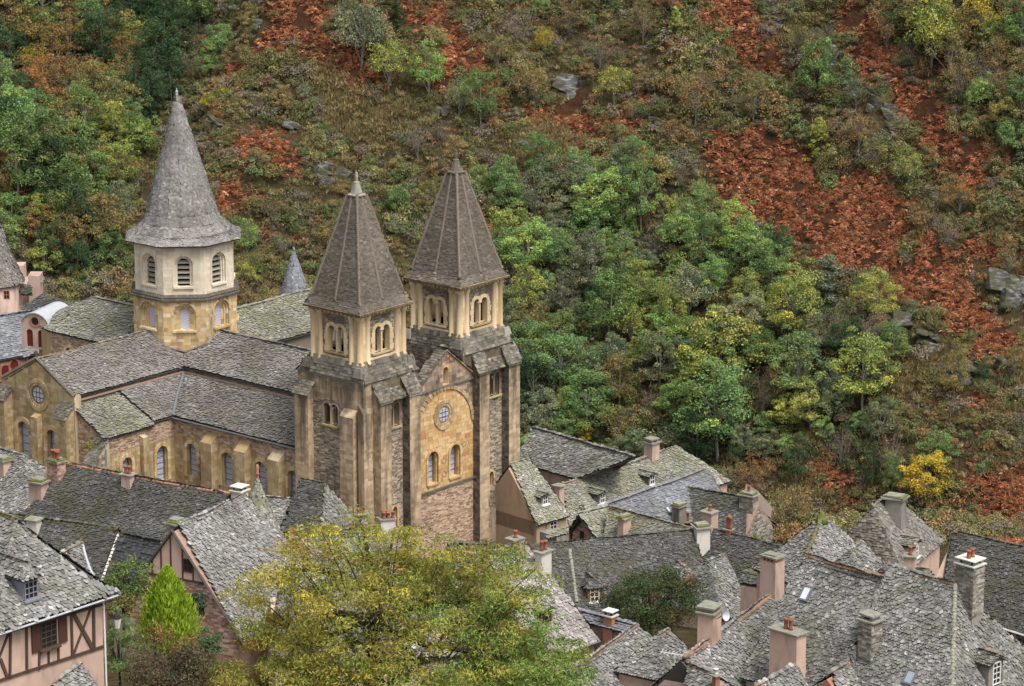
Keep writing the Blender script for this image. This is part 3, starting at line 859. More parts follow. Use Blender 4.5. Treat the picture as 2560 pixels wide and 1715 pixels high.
    q0 = [V3(u0 - e, -e, 0), V3(u0 + 5.86 + e, -e, 0), V3(u0 + 5.86 + e, 5.86 + e, 0), V3(u0 - e, 5.86 + e, 0)]
    def sq(h, z): return [V3(cu - h, cn - h, z), V3(cu + h, cn - h, z), V3(cu + h, cn + h, z), V3(cu - h, cn + h, z)]
    l1, l2, l3 = sq(2.95, .02), sq(2.5, .62), sq(.5, 8.35)
    sp = MB().hexa([p - UP * .16 for p in sq(2.98, 0)], sq(2.98, 0)).rings([l1, l2, l3]).build('spire_roof', MT['deck'], church)
    for i in range(4):
        j = (i + 1) % 4; a, b = sq(2.98, 0)[i], sq(2.98, 0)[j]; a2, b2 = sq(2.6, .1)[i], sq(2.6, .1)[j]
        MB().hexa([a - UP * .16, b - UP * .16, b2 - UP * .16, a2 - UP * .16], [a + UP * .03, b + UP * .03, b2 + UP * .03, a2 + UP * .03]).build('eaves_slab', MT['ashlar_gold'], sp)
    S = []
    for i in range(4):
        j = (i + 1) % 4
        V, _ = tile_batch([l2[i], l2[j], l3[j], l3[i]], .30, .155, 'slab', sag=.015, lift=.03, jit=.9); S.append(V)
        V, _ = tile_batch([l1[i], l1[j], l2[j], l2[i]], .30, .155, 'slab', sag=.015, lift=.03); S.append(V)
    tag(obj('roof_tiles', tile_mesh(np.concatenate(S), 'slab', 'tile_spire', 'roof_tiles'), sp), kind='stuff')
    for i in range(4):
        j = (i + 1) % 4
        for a, b in ((l2[i], l3[i]), ((l2[i] + l2[j]) / 2, (l3[i] + l3[j]) / 2)):
            d = b - a
            MB().tube([a + d * .0 + UP * .05, a + d * .5 + UP * .05, b + UP * .05], .12, 6).build('rib', MT['rib_stone'], sp)
            MB().box(a + UP * .08, EU * .12, EN * .12, UP * .07).build('rib_foot', MT['coping'], sp)
    MB().lathe(V3(cu, cn, 8.3), [(.5, 0), (.72, .06), (.74, .16), (.62, .22), (.5, .24), (.42, .45), (.24, 1.0), (.26, 1.06), (.2, 1.1), (.13, 1.14), (.15, 1.5), (.1, 1.68), (.12, 1.74), (.06, 1.86)], 8, math.pi / 8).build('finial', MT['coping'], sp)
bell_tower(0.0, True)
bell_tower(11.4, False)
# ---------------- facade between the towers
NR = -.30
FU0, FU1 = 5.5, 12.6
FC = 9.05
o = V3(FU0, NR, 0)
def fgable(x):
    u = FU0 + x
    return max(-7.2, -4.45 - abs(u - 9.35) * .78)
fgable.breaks = (9.35 - FU0, 9.35 - FU0 - 3.52, 9.35 - FU0 + 3.2)
m = MB()
wl = [(7.75 - FU0, -14.95, 1.2, -12.9), (10.35 - FU0, -14.95, 1.2, -12.9)]
arched_wall(m, o, EU, -EN, FU1 - FU0, -24, -11.3, .8, wl)
arched_wall(m, o, EU, -EN, FU1 - FU0, -11.3, -7.4, .8, [(9.0 - FU0, -9.75, 1.1, -9.74)][:0])
arched_wall(m, o, EU, -EN, FU1 - FU0, -7.4, -4.4, .8, [(9.35 - FU0, -7.25, .62, -6.15)], top=fgable)
fac = m.build('facade_wall', MT['ashlar_facade'], church)
ar = 3.15; asp = -10.75
inarch = lambda x, z: z > asp and (x - (FC - FU0 + .05)) ** 2 + (z - asp) ** 2 > (ar) ** 2
rosem = lambda x, z: (x - (9.05 - FU0)) ** 2 + (z + 9.6) ** 2 < 1.22 ** 2
S = stones(o, EU, -EN, FU1 - FU0, -15.35, -7.5, (.24, .38), (.3, .75), (.012, .04), gap=.025, ops=wl, seed=nseed(), pad=.22, mask=lambda x, z: inarch(x, z) or rosem(x, z))
stone_field('ashlar_stones', S, 'ashlar_facade', fac, single=300)
S = stones(o, EU, -EN, FU1 - FU0, -13.0, -7.4, (.24, .36), (.3, .6), (.0, .02), seed=nseed(), mask=lambda x, z: not inarch(x, z) or (x - (FC - FU0 + .05)) ** 2 + (z - asp) ** 2 < (ar + .3) ** 2)
S2 = stones(o, EU, -EN, FU1 - FU0, -7.25, -4.4, (.24, .36), (.3, .6), (.0, .03), top=fgable, ops=[(9.35 - FU0, -7.25, .62, -6.15)], seed=nseed())
stone_field('gable_stones', np.concatenate([S, S2]), 'ashlar_purple', fac)
S = stones(o, EU, -EN, FU1 - FU0, -24, -15.6, (.07, .14), (.18, .5), (.0, .04), seed=nseed())
stone_field('schist_stones', S, 'schist_warm', fac)
arch_ring(MB(), o, EU, -EN, FC - FU0 + .05, None, ar * 2, asp, .32, .14, .05, 25).build('relieving_arch_stones', MT['ashlar_gold'], fac)['kind'] = 'stuff'
MB().box(V3((FU0 + FU1) / 2, NR - .06, -7.33), EU * (FU1 - FU0) / 2, EN * .1, UP * .07).build('string_course', MT['coping'], fac)
MB().box(V3((FU0 + FU1) / 2, NR - .06, -15.48), EU * (FU1 - FU0) / 2, EN * .1, UP * .07).build('string_course', MT['coping'], fac)
for u in (7.75, 10.35):
    w = glazed(fac, o, EU, -EN, u - FU0, -14.95, 1.2, -12.9, .45, 'ashlar_facade', .2, .035, 11, 5)
    MB().box(V3(u, NR - .02, -15.02), EU * .7, EN * .1, UP * .06).build('sill', MT['ashlar_gold'], w)
def rose(part, c, ex, en, r, ring='ashlar_gold'):
    m = MB()
    for r0, r1, pr, nv in ((r * .78, r, .10, 28), (r * .60, r * .775, .05, 24), (r * .46, r * .595, .0, 20)):
        for i in range(nv):
            a0, a1 = 2 * math.pi * i / nv + .01, 2 * math.pi * (i + 1) / nv - .01
            q = [c + ex * (rr * math.cos(a)) + UP * (rr * math.sin(a)) for rr, a in ((r0, a0), (r1, a0), (r1, a1), (r0, a1))]
            m.hexa([p - en * .06 for p in q], [p + en * pr for p in q])
    g = MB(); k = 20; rr = r * .46
    ro = g.poly([c + en * .012 + ex * (rr * math.cos(2 * math.pi * i / k)) + UP * (rr * math.sin(2 * math.pi * i / k)) for i in range(k)]).build('rose_window', MT['leaded_glass'], part)
    tag(m.build('ring_stones', MT[ring], ro), kind='stuff')
    b = MB()
    for t in (-.33, .33):
        b.box(c + en * .025 + ex * t * rr, ex * .018, en * .012, UP * rr * .93).box(c + en * .028 + UP * t * rr, ex * rr * .93, en * .012, UP * .018)
    b.build('window_bars', MT['iron'], ro)['kind'] = 'stuff'
rose(fac, V3(9.05, NR, -9.6), EU, -EN, 1.2)
for u, z in ((9.05, -13.3), (9.05, -14.4), (11.4, -12.5)):            # carved rosettes in the stone
    mm = MB()
    for k in range(8): mm.box(V3(u, NR - .03, z) + EU * (.22 * math.cos(k * math.pi / 4)) + UP * (.22 * math.sin(k * math.pi / 4)), EU * .055, EN * .03, UP * .055)
    mm.build('carved_rosette', MT['ashlar_gold'], fac)['kind'] = 'stuff'
MB().box(V3(9.35, NR + .5, -6.5), EU * .35, EN * .05, UP * .8).build('niche_back', MT['ashlar_purple'], fac)
for s in (-1, 1):                                                     # gable coping
    a = V3(9.35, NR, -4.4); b = V3(9.35 + s * (3.5 if s < 0 else 3.2), NR, -4.4 - .78 * (3.5 if s < 0 else 3.2))
    if s < 0: q = [b + V3(0, .85, .02), a + V3(0, .85, .02), a + V3(0, -.15, .02), b + V3(0, -.15, .02)]
    else: q = [a + V3(0, .85, .02), b + V3(0, .85, .02), b + V3(0, -.15, .02), a + V3(0, -.15, .02)]
    cp = MB().hexa([p - UP * .14 for p in q], q).build('gable_coping', MT['coping'], fac)
    V, _ = tile_batch(q, .36, .24, 'slab', sag=.01, lift=.045, jit=.5); tag(obj('coping_slabs', tile_mesh(V, 'slab', 'tile_weathered', 'coping_slabs'), cp), kind='stuff')
# ---------------- nave, transept and choir roofs
UC, NC = 8.6, 28.0
ZR, ZE, HW = -6.75, -9.0, 4.2
def broof(name, poly, mat, w=.23, e=.16, kind='scale', **k): return roof_face(name, poly, mat, church, w, e, kind, **k)
n_in = NC - HW
broof('nave_roof', [V3(UC, 6.0, ZR), V3(UC, NC, ZR), V3(UC - HW, n_in, ZE), V3(UC - HW, 6.0, ZE)], 'tile_church')
broof('nave_roof', [V3(UC, 6.0, ZR), V3(UC, NC, ZR), V3(UC + HW, n_in, ZE), V3(UC + HW, 6.0, ZE)], 'tile_church')
UG = -7.6
broof('transept_roof', [V3(UG, NC, ZR + .15), V3(UC, NC, ZR), V3(UC - HW, n_in, ZE), V3(UG, n_in, ZE)], 'tile_church')
broof('transept_roof', [V3(UG, NC, ZR + .15), V3(UC, NC, ZR), V3(UC - HW, NC + HW, ZE), V3(UG, NC + HW, ZE)], 'tile_lichen')
UG2 = 24.8
broof('transept_roof', [V3(UG2, NC, ZR), V3(UC, NC, ZR), V3(UC + HW, n_in, ZE), V3(UG2, n_in, ZE)], 'tile_lichen')
broof('transept_roof', [V3(UG2, NC, ZR), V3(UC, NC, ZR), V3(UC + HW, NC + HW, ZE), V3(UG2, NC + HW, ZE)], 'tile_lichen')
rb = MB().aabb((UC - .2, 6, ZR - .1), (UC + .2, 22.8, ZR - .02)).build('nave_ridge', MT['deck'], church)
ridge(V3(UC, 6.2, ZR), V3(UC, 22.6, ZR), 'ridge_brown', rb, .13, .42, droop=.12)
rb = MB().aabb((UG, NC - .2, ZR - .1), (UC - 4.3, NC + .2, ZR - .02)).build('transept_ridge', MT['deck'], church)
ridge(V3(UC - 4.2, NC, ZR + .03), V3(UG, NC, ZR + .16), 'ridge_brown', rb, .12, .42, droop=.1)
rb = MB().aabb((UC + 4.3, NC - .2, ZR - .1), (UG2, NC + .2, ZR - .02)).build('transept_ridge', MT['deck'], church)
ridge(V3(UC + 4.2, NC, ZR), V3(UG2, NC, ZR), 'ridge_stone', rb, .12, .42)
# choir and apse east of the crossing
cr = [V3(UC, NC + 2, -6.35), V3(UC, 39.0, -6.35), V3(UC - HW, 40.2, -8.6), V3(UC - HW, NC + HW - .2, -8.6)]
broof('choir_roof', cr, 'tile_lichen', .25, .175)
broof('choir_roof', [V3(UC, NC + 2, -6.35), V3(UC, 39.0, -6.35), V3(UC + HW, 40.2, -8.6), V3(UC + HW, NC + HW, -8.6)], 'tile_lichen', .25, .175)
ap = [V3(UC + 4.2 * math.cos(a), 40.2 + 4.2 * math.sin(a), -8.6) for a in np.linspace(math.pi, 0, 7)]
for p, q in zip(ap[:-1], ap[1:]): broof('apse_roof', [V3(UC, 39.0, -6.35), p, q], 'tile_lichen', .25, .175)
m = MB(); arched_wall(m, V3(UC - 4.0, 40.2, 0), -EN, -EU, 10.2, -20, -8.55, .5, [(2.4, -11.6, .9, -10.2), (5.2, -11.6, .9, -10.2), (8.0, -11.6, .9, -10.2)])
cw = m.build('choir_wall', MT['ashlar_gold'], church)
stone_field('schist_stones', stones(V3(UC - 4.0, 40.2, 0), -EN, -EU, 10.2, -13, -8.6, (.07, .13), (.2, .5), (0, .04), ops=[(2.4, -11.6, .9, -10.2), (5.2, -11.6, .9, -10.2), (8.0, -11.6, .9, -10.2)], pad=.25, seed=nseed()), 'schist_warm', cw)
for x in (2.4, 5.2, 8.0): glazed(cw, V3(UC - 4.0, 40.2, 0), -EN, -EU, x, -11.6, .9, -10.2, .3, 'ashlar_gold', .24, .06, 9)
rings = [[(UC + 4.0 * math.cos(a), 40.2 + 4.0 * math.sin(a), z) for a in np.linspace(math.pi, 0, 10)] for z in (-20, -8.6)]
mm = MB()
for i in range(9): mm.poly([rings[0][i], rings[1][i], rings[1][i + 1], rings[0][i + 1]])
mm.build('apse_wall', MT['ashlar_gold'], church)
# clerestory bands below the main eaves
for nm, a, b in (('nave_wall', (UC - HW + .35, 6.2, -24), (UC + HW - .35, NC, ZE - .05)), ('transept_wall', (UG + .55, n_in + .35, -24), (UG2 - .3, NC + HW - .35, ZE - .05))):
    MB().aabb(a, b).build(nm, MT['mortar'], church)
cb = MB().box(V3(UC - HW + .25, (6 + n_in) / 2, ZE - .44), EU * .13, EN * (n_in - 6) / 2, UP * .06).box(V3((UG + UC - HW) / 2, n_in + .25, ZE - .44), EU * (UC - HW - UG) / 2, EN * .13, UP * .06).build('flashing_band', MT['mortar_pink'], church)
S = [stones(V3(UC - HW + .34, n_in, 0), -EN, -EU, n_in - 6, ZE - .42, ZE - .1, (.06, .1), (.2, .4), (0, .04), seed=nseed()),
     stones(V3(UG + .6, n_in + .34, 0), EU, -EN, UC - HW - UG - .6, ZE - .42, ZE - .1, (.06, .1), (.2, .4), (0, .04), seed=nseed())]
stone_field('clerestory_stones', np.concatenate(S), 'schist', cb)
# ---------------- aisles
ZA0, ZA1 = -9.52, -11.6
AU = -.1
AN = 20.5
broof('aisle_roof', [V3(UC - HW + .3, 6.3, ZA0), V3(UC - HW + .3, n_in + .2, ZA0), V3(AU, AN, ZA1), V3(AU, 6.6, ZA1)], 'tile_church', .22, .155)
ub = -2.6
broof('transept_aisle_roof', [V3(ub, n_in + .3, ZA0), V3(UC - HW + .2, n_in + .3, ZA0), V3(AU, AN, ZA1), V3(ub + .55, AN, ZA1)], 'tile_church', .22, .155)
broof('transept_aisle_roof', [V3(UG + .1, n_in + .3, ZA0 - .26), V3(ub, n_in + .3, ZA0 - .26), V3(ub + .5, AN - .1, ZA1 - .22), V3(UG + .1, AN - .1, ZA1 - .22)], 'tile_lichen', .23, .16)
MB().tube([V3(UC - HW + .2, n_in + .2, ZA0 + .06), V3((UC - HW + AU) / 2, (n_in + AN) / 2 + .1, (ZA0 + ZA1) / 2 + .1), V3(AU, AN, ZA1 + .08)], .16, 5).build('valley_gutter', MT['zinc_dark'], church)
MB().tube([V3(AU - .05, 6.7, ZA1 - .1), V3(AU - .05, AN, ZA1 - .1)], .07, 6).build('gutter', MT['zinc_dark'], church)
# nave aisle wall with round-headed windows
NW = AN + .3 - 6.4
aw0 = V3(.25, AN + .3, 0)
wins = [(18.75, 1.2), (14.75, 1.3), (11.05, 1.2), (7.5, 1.15)]
aops = [(AN + .3 - n, -16.4, w, -14.2) for n, w in wins]
m = MB(); arched_wall(m, aw0, -EN, -EU, NW, -24, ZA1 - .02, .7, aops)
aw = m.build('aisle_wall', MT['ashlar_gold'], church)
low = lambda x, z: z < -13.0
stone_field('schist_stones', stones(aw0, -EN, -EU, NW, -13.1, ZA1 - .05, (.06, .13), (.18, .5), (0, .045), ops=aops, pad=.32, seed=nseed()), 'schist_warm', aw)
stone_field('ashlar_stones', stones(aw0, -EN, -EU, NW, -18.5, -13.1, (.24, .36), (.35, .8), (.012, .035), gap=.022, ops=aops, pad=.32, seed=nseed()), 'ashlar_gold', aw)
for q in aops: glazed(aw, aw0, -EN, -EU, q[0], q[1], q[2], q[3], .3, 'ashlar_gold', .30, .05, 11, 5)
for n in (16.9, 13.2, 9.5): buttress(aw, (.25, n), -EN, -EU, 1.2, .85, -20, -12.9, -11.95, mat='ashlar_gold', cap=None, hh=(.28, .4), ll=(.4, .8))
# transept aisle wall
tw0 = V3(UG + .3, AN + .25, 0)
TWd = .25 - UG - .3
tops = [(-5.0 - UG - .3, -16.6, 1.05, -14.45), (-1.2 - UG - .3, -16.8, 1.2, -14.45)]
m = MB(); arched_wall(m, tw0, EU, -EN, TWd, -24, ZA1 - .25, .7, tops)
tw = m.build('transept_aisle_wall', MT['ashlar_gold'], church)
stone_field('schist_stones', stones(tw0, EU, -EN, TWd, -13.4, ZA1 - .27, (.06, .13), (.18, .5), (0, .045), ops=tops, pad=.32, seed=nseed()), 'schist_warm', tw)
stone_field('ashlar_stones', stones(tw0, EU, -EN, TWd, -18.5, -13.4, (.24, .36), (.35, .8), (.012, .035), gap=.022, ops=tops, pad=.32, seed=nseed()), 'ashlar_gold', tw)
for q in tops: glazed(tw, tw0, EU, -EN, q[0], q[1], q[2], q[3], .3, 'ashlar_gold', .28, .05, 11, 5)
buttress(tw, (-3.55, AN + .25), EU, -EN, .6, .45, -20, -12.6, -12.3, mat='ashlar_gold', cap=None, hh=(.28, .4), ll=(.4, .8))
# end wall of the transept aisle
m = MB(); arched_wall(m, V3(UG + .3, n_in + .4, 0), -EN, -EU, n_in - AN + .1, -24, -12, .7, [(1.9, -16.0, .7, -14.6)], top=lambda x: -9.95 - .59 * x)
ew = m.build('transept_aisle_end', MT['ashlar_gold'], church)
stone_field('schist_stones', stones(V3(UG + .3, n_in + .4, 0), -EN, -EU, n_in - AN + .1, -18, -9.9, (.07, .14), (.18, .5), (0, .05), top=lambda x: -9.98 - .59 * x, ops=[(1.9, -16.0, .7, -14.6)], pad=.25, seed=nseed()), 'schist_warm', ew)
glazed(ew, V3(UG + .3, n_in + .4, 0), -EN, -EU, 1.9, -16.0, .7, -14.6, .3, 'ashlar_gold', .24, .05, 9)
# weathered outer buttress at the transept aisle corner, overgrown with moss
buttress(ew, (UG + .3, AN + .9), -EN, -EU, .9, 1.6, -20, -13.6, -12.2, mat='schist')
# ---------------- north transept gable
g0 = V3(UG, NC + HW + .1, 0); GW = 2 * HW + .2
def gg(x): return -6.75 + .12 - abs(x - GW / 2) * .55
gg.breaks = (GW / 2,)
gops = [(GW / 2 - 1.85, -16.6, 1.35, -12.75), (GW / 2 + 1.55, -16.6, 1.2, -12.75)]
m = MB(); arched_wall(m, g0, -EN, -EU, GW, -24, -9, .7, gops, top=gg)
tg = m.build('transept_gable', MT['ashlar_gold'], church)
ro_m = lambda x, z: (x - GW / 2 - .05) ** 2 + (z + 9.55) ** 2 < 1.33 ** 2
stone_field('ashlar_stones', stones(g0, -EN, -EU, GW, -18, -6.6, (.26, .38), (.4, .9), (.012, .03), gap=.02, top=gg, ops=gops, pad=.35, mask=ro_m, seed=nseed()), 'ashlar_gold', tg)
rose(tg, g0 - EN * (GW / 2 + .05) + UP * -9.55, -EN, -EU, 1.32)
for q in gops:
    glazed(tg, g0, -EN, -EU, q[0], q[1], q[2], q[3], .32, 'ashlar_gold', .34, .06, 11, 6)
buttress(tg, (UG, NC + .35), -EN, -EU, .75, .55, -20, -11.3, -10.95, mat='ashlar_gold', cap=None, hh=(.3, .4), ll=(.4, .75))
buttress(tg, (UG, n_in + 1.35), -EN, -EU, 1.35, .9, -20, -10.6, -9.6, mat='ashlar_gold')
buttress(tg, (UG, NC + HW + .2), -EN, -EU, 1.3, .9, -20, -10.4, -9.5, mat='ashlar_gold')
for s in (-1, 1):
    a = V3(UG - .02, NC, -6.5); b = V3(UG - .02, NC + s * (HW + .15), -6.5 - .55 * (HW + .15))
    MB().tube([a, b], .13, 5).build('gable_coping', MT['coping'], tg)
x = V3(UG, NC, -6.45)
MB().box(x + UP * .25, EU * .08, EN * .08, UP * .28).box(x + UP * .32, EU * .06, EN * .24, UP * .07).build('gable_cross', MT['coping'], tg)
# south transept end, east side
MB().aabb((UG2 - .5, n_in + .2, -24), (UG2, NC + HW - .2, -9.1)).build('south_transept_end', MT['ashlar_gold'], church)
# ---------------- lantern tower
LC = (8.75, 27.95)
def octo(ap_, z): 
    r = ap_ / math.cos(math.pi / 8)
    return [V3(LC[0] + r * math.cos(math.pi / 8 + k * math.pi / 4), LC[1] + r * math.sin(math.pi / 8 + k * math.pi / 4), z) for k in range(8)]
lt = MB().rings([octo(3.4, -9.5), octo(3.4, .5)]).build('lantern_tower', MT['mortar'], church)
singles_u, singles_l, mass = [], [], []
for k in range(8):
    a = k * math.pi / 4; en = V3(math.cos(a), math.sin(a), 0); ex = V3(-math.sin(a), math.cos(a), 0)
    vis = k in (4, 5, 6)
    for ap_, z0, z1, op, mt in ((4.19, -9.2, -3.8, (-6.35, .72, -5.05), 'g'), (4.0, -3.8, .75, (-2.75, .98, -.95), 'p')):
        Wf = 2 * ap_ * math.tan(math.pi / 8)
        o = V3(LC[0], LC[1], 0) + en * ap_ - ex * Wf / 2
        ow = op[1] + (1.08 if mt == 'g' else .56)
        ops = [(Wf / 2, op[0], ow, op[2])]
        m = MB(); arched_wall(m, o, ex, en, Wf, z0, z1, .55, ops)
        wf = m.build('lantern_wall', MT['ashlar_honey' if mt == 'g' else 'ashlar_pale'], lt)
        S = stones(o, ex, en, Wf, z0, z1 - .02, (.24, .36), (.3, .7), (.012, .03), gap=.02, ops=ops, pad=.16, seed=nseed())
        if vis: (singles_l if mt == 'g' else singles_u).append(S)
        else: stone_field('ashlar_stones', S, 'ashlar_honey' if mt == 'g' else 'ashlar_pale', lt)
        wm = MB()
        if mt == 'g':
            for rw0, dep in ((.0, -.36), (.18, -.24), (.36, -.11)):
                arch_ring(wm, o, ex, en, Wf / 2, op[0], op[1] + 2 * rw0, op[2], .185, dep, .5, 13, .45)
            arch_ring(wm, o, ex, en, Wf / 2, op[2] - .1, op[1] + 1.08, op[2], .13, .07, .05, 15, .45)
            win = arch_pane(o, ex, en, Wf / 2, op[0], op[1], op[2], .42).build('lantern_window', MT['leaded_glass'], lt)
            wm.build('surround_stones', MT['ashlar_honey'], win)['kind'] = 'stuff'
            MB().box(o + ex * Wf / 2 + UP * (op[0] - .1) + en * .06, ex * .95, en * .14, UP * .08).build('sill', MT['ashlar_honey'], win)
        else:
            arch_ring(wm, o, ex, en, Wf / 2, op[0], op[1], op[2], .15, -.26, .5, 11, .4)
            arch_ring(wm, o, ex, en, Wf / 2, op[0], op[1] + .3, op[2], .14, -.12, .5, 13, .4)
            arch_ring(wm, o, ex, en, Wf / 2, op[0], op[1] + .56, op[2], .13, .05, .05, 13, .4)
            win = MB().box(o + ex * Wf / 2 + UP * (op[0] - .09) + en * .03, ex * .85, en * .12, UP * .08).build('louvred_window', MT['ashlar_pale'], lt)
            wm.build('surround_stones', MT['ashlar_pale'], win)['kind'] = 'stuff'
            for j in range(5):
                z = op[0] + .3 + j * .42
                c = o + ex * Wf / 2 + UP * z - en * .40
                MB().box(c, ex * .47, (en * .17 - UP * .11), UP * .02 + en * .012).build('louvre', MT['slab'], win)
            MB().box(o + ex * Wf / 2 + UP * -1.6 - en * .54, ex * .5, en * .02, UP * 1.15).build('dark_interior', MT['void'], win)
stone_field('ashlar_stones', np.concatenate(singles_l), 'ashlar_honey', lt, single=300)
stone_field('ashlar_stones_upper', np.concatenate(singles_u), 'ashlar_pale', lt, single=0)
MB().rings([octo(4.22, -4.0), octo(4.42, -3.92), octo(4.42, -3.78), octo(4.3, -3.7), octo(4.34, -3.62), octo(4.02, -3.42)]).build('string_course', MT['coping'], lt)
lsp = MB().rings([octo(4.62, .62), octo(4.65, .72), octo(3.2, 1.75)]).build('lantern_spire', MT['deck'], church)
def ringz(ap_, z, dx=0, dn=0, round_=0.0):
    r = ap_ / math.cos(math.pi / 8); out = []
    for k in range(16):
        a = math.pi / 8 + k * math.pi / 8
        rr = r if k % 2 == 0 else r * (math.cos(math.pi / 8) * (1 - round_) + round_)
        out.append(V3(LC[0] + dx + rr * math.cos(a), LC[1] + dn + rr * math.sin(a), z))
    return out
prof = [(4.66, .72, 0), (3.85, 1.22, .1), (3.12, 1.95, .4), (2.72, 2.75, .8), (2.05, 5.2, 1), (1.35, 7.8, 1), (.68, 10.3, 1), (.16, 12.15, 1)]
rs = [ringz(a, z, -.0 - .018 * z, .012 * z, q) for a, z, q in prof]
MB().rings(rs).build('spire_core', MT['deck'], lsp)
S = []
for i in range(len(rs) - 1):
    for k in range(16):
        j = (k + 1) % 16
        V, _ = tile_batch([rs[i][k], rs[i][j], rs[i + 1][j], rs[i + 1][k]], .2, .15, 'scale', sag=.01, lift=.028, jit=.9, seed=k)
        if len(V): S.append(V)
tag(obj('roof_tiles', tile_mesh(np.concatenate(S), 'scale', 'tile_lantern', 'roof_tiles'), lsp), kind='stuff')
MB().lathe(V3(LC[0] - .22, LC[1] + .15, 11.75), [(.24, 0), (.12, .42), (.06, .5), (.11, .62), (.13, .7), (.07, .78), (.12, .86), (.13, .92), (.03, 1.05), (.02, 1.2)], 10).build('finial', MT['zinc'], lsp, True)
# lead flashing where the roofs run into the lantern
for k in (3, 4, 5, 6, 7):
    P8 = octo(4.28, 0)
    a, b = P8[k - 1], P8[k]
    def rz(p): 
        du, dn = abs(p[0] - UC), abs(p[1] - NC)
        return ZR - min(du, dn) * (ZR - ZE) / HW * -1 * -1 + .12
    pts = [a + (b - a) * t for t in np.linspace(0, 1, 5)]
    MB().tube([V3(p[0], p[1], rz(p)) for p in pts], .11, 5).build('flashing', MT['coping'], lt)
# conical stair turret beyond the south transept
ct = V3(25.4, 31.6, -2.6)
rsc = [[(ct[0] + r * math.cos(a), ct[1] + r * math.sin(a), z) for a in np.arange(0, 2 * math.pi - .01, math.pi / 5)] for r, z in ((1.4, -8.2), (.04, -4.0))]
ct[2] = 0
tt = MB().lathe(ct, [(1.2, -20), (1.2, -8.1)], 10).build('stair_turret', MT['ashlar_gold'], church)
cc = MB().rings(rsc).build('cone_roof', MT['deck'], tt)
S = []
for k in range(10):
    j = (k + 1) % 10
    V, _ = tile_batch([np.array(rsc[0][k]), np.array(rsc[0][j]), np.array(rsc[1][j]), np.array(rsc[1][k])], .2, .15, 'scale', sag=.01, lift=.03); S.append(V)
tag(obj('roof_tiles', tile_mesh(np.concatenate(S), 'scale', 'tile_slate', 'roof_tiles'), tt), kind='stuff')
MB().lathe(ct + UP * -4.05, [(.12, -.3), (.02, .15)], 8).build('finial', MT['zinc'], tt)
# ------------------------------------------------------------------ village houses
def k1(x, y): return (x / 2.703, 560 + y / 2.703)
def k4(x, y): return (x / 2.47, 1080 + y / 2.47)
def k5(x, y): return (560 + x / 2.490, 1180 + y / 2.490)
def k6(x, y): return (1260 + x / 3.344, 1040 + y / 3.344)
def k7(x, y): return (1380 + x / 3.302, 1240 + y / 3.302)
def k8(x, y): return (1900 + x / 3.044, 1200 + y / 3.044)
class Plane:
    """roof plane through the horizontal line of pixels a-b (a at depth D), pitched towards the viewer"""
    def __init__(s, a, b, D, pitch, dz=0.0):
        s.A = at(*a, D); s.B = atz(*b, s.A[2] + dz)
        d = s.B - s.A; d[2] = 0
        s.u = unit(d); s.h = unit(np.cross(s.u, UP))
        if s.h @ (EYE - s.A) < 0: s.h = -s.h
        s.p = R(pitch); s.n = s.h * math.sin(s.p) + UP * math.cos(s.p)
        s.down = s.h * math.cos(s.p) - UP * math.sin(s.p)
    def __call__(s, x, y): return on_plane(x, y, s.A, s.n)
    def al(s, P): return (P - s.A) @ s.u
    def dn(s, P): return (P - s.A) @ s.down
    def P(s, al, dn): return s.A + s.u * al + s.down * dn
class House: pass
def ztop(P, y): 
    """height above P of the pixel row y on the vertical through P"""
    py = proj(P)[1]; w = (P - EYE) @ CF
    return (py - y) * w / FOC / math.cos(PITCH)
def walls(T, pl, al0, al1, wf, wb, ze, zr, ra0, ra1, zg, mat, inset=.3, skip_gable=False, name='wall'):
    """four walls below the eaves, with gables carried up under the roof where it is not hipped"""
    o = np.array([pl.A[0], pl.A[1], 0.0]); u, h = pl.u, pl.h
    def Q(a, c, z): return o + u * a + h * c + UP * z
    m = MB(); f, b = wf - inset, -(wb - inset); tp = math.tan(pl.p)
    zf = pl.A[2] - f * tp - .2; zb = pl.A[2] + b * tp - .2
    a0, a1 = al0 + .18, al1 - .18
    z = min(zf, zb)
    if skip_gable:
        q = [Q(a0, b, zg), Q(a1, b, zg), Q(a1, f, zg), Q(a0, f, zg)]
        m.hexa(q, [p + UP * (z - zg) for p in q])
        return m.build(name, MT[mat], T)
    zt = pl.A[2] - .2
    vs = []
    for a in (a0, a1): vs += [Q(a, f, zg), Q(a, f, zf), Q(a, 0, zt), Q(a, b, zb), Q(a, b, zg)]
    m.add(vs, [(0, 1, 2, 3, 4), (9, 8, 7, 6, 5), (0, 5, 6, 1), (1, 6, 7, 2), (2, 7, 8, 3), (3, 8, 9, 4), (4, 9, 5, 0)])
    wl = m.build(name, MT['mortar_pink' if mat.startswith('schist') else mat], T)
    if mat.startswith('schist'):
        zlo = max(zg, zf - 5.5)
        S = [stones(Q(a0, f, 0), u, h, a1 - a0, zlo, zf, (.08, .18), (.2, .55), (0, .05), seed=nseed())]
        for a, e in ((a0, -u), (a1, u)):
            S.append(stones(Q(a, b, 0), h, e, f - b, zlo, zt, (.08, .18), (.2, .55), (0, .05), top=lambda x: min(zt - .05 - (x + b) * tp, zt - .05 + (x + b) * tp), seed=nseed()))
        stone_field('wall_stones', np.concatenate([x for x in S if len(x)]), mat, wl)
    return wl
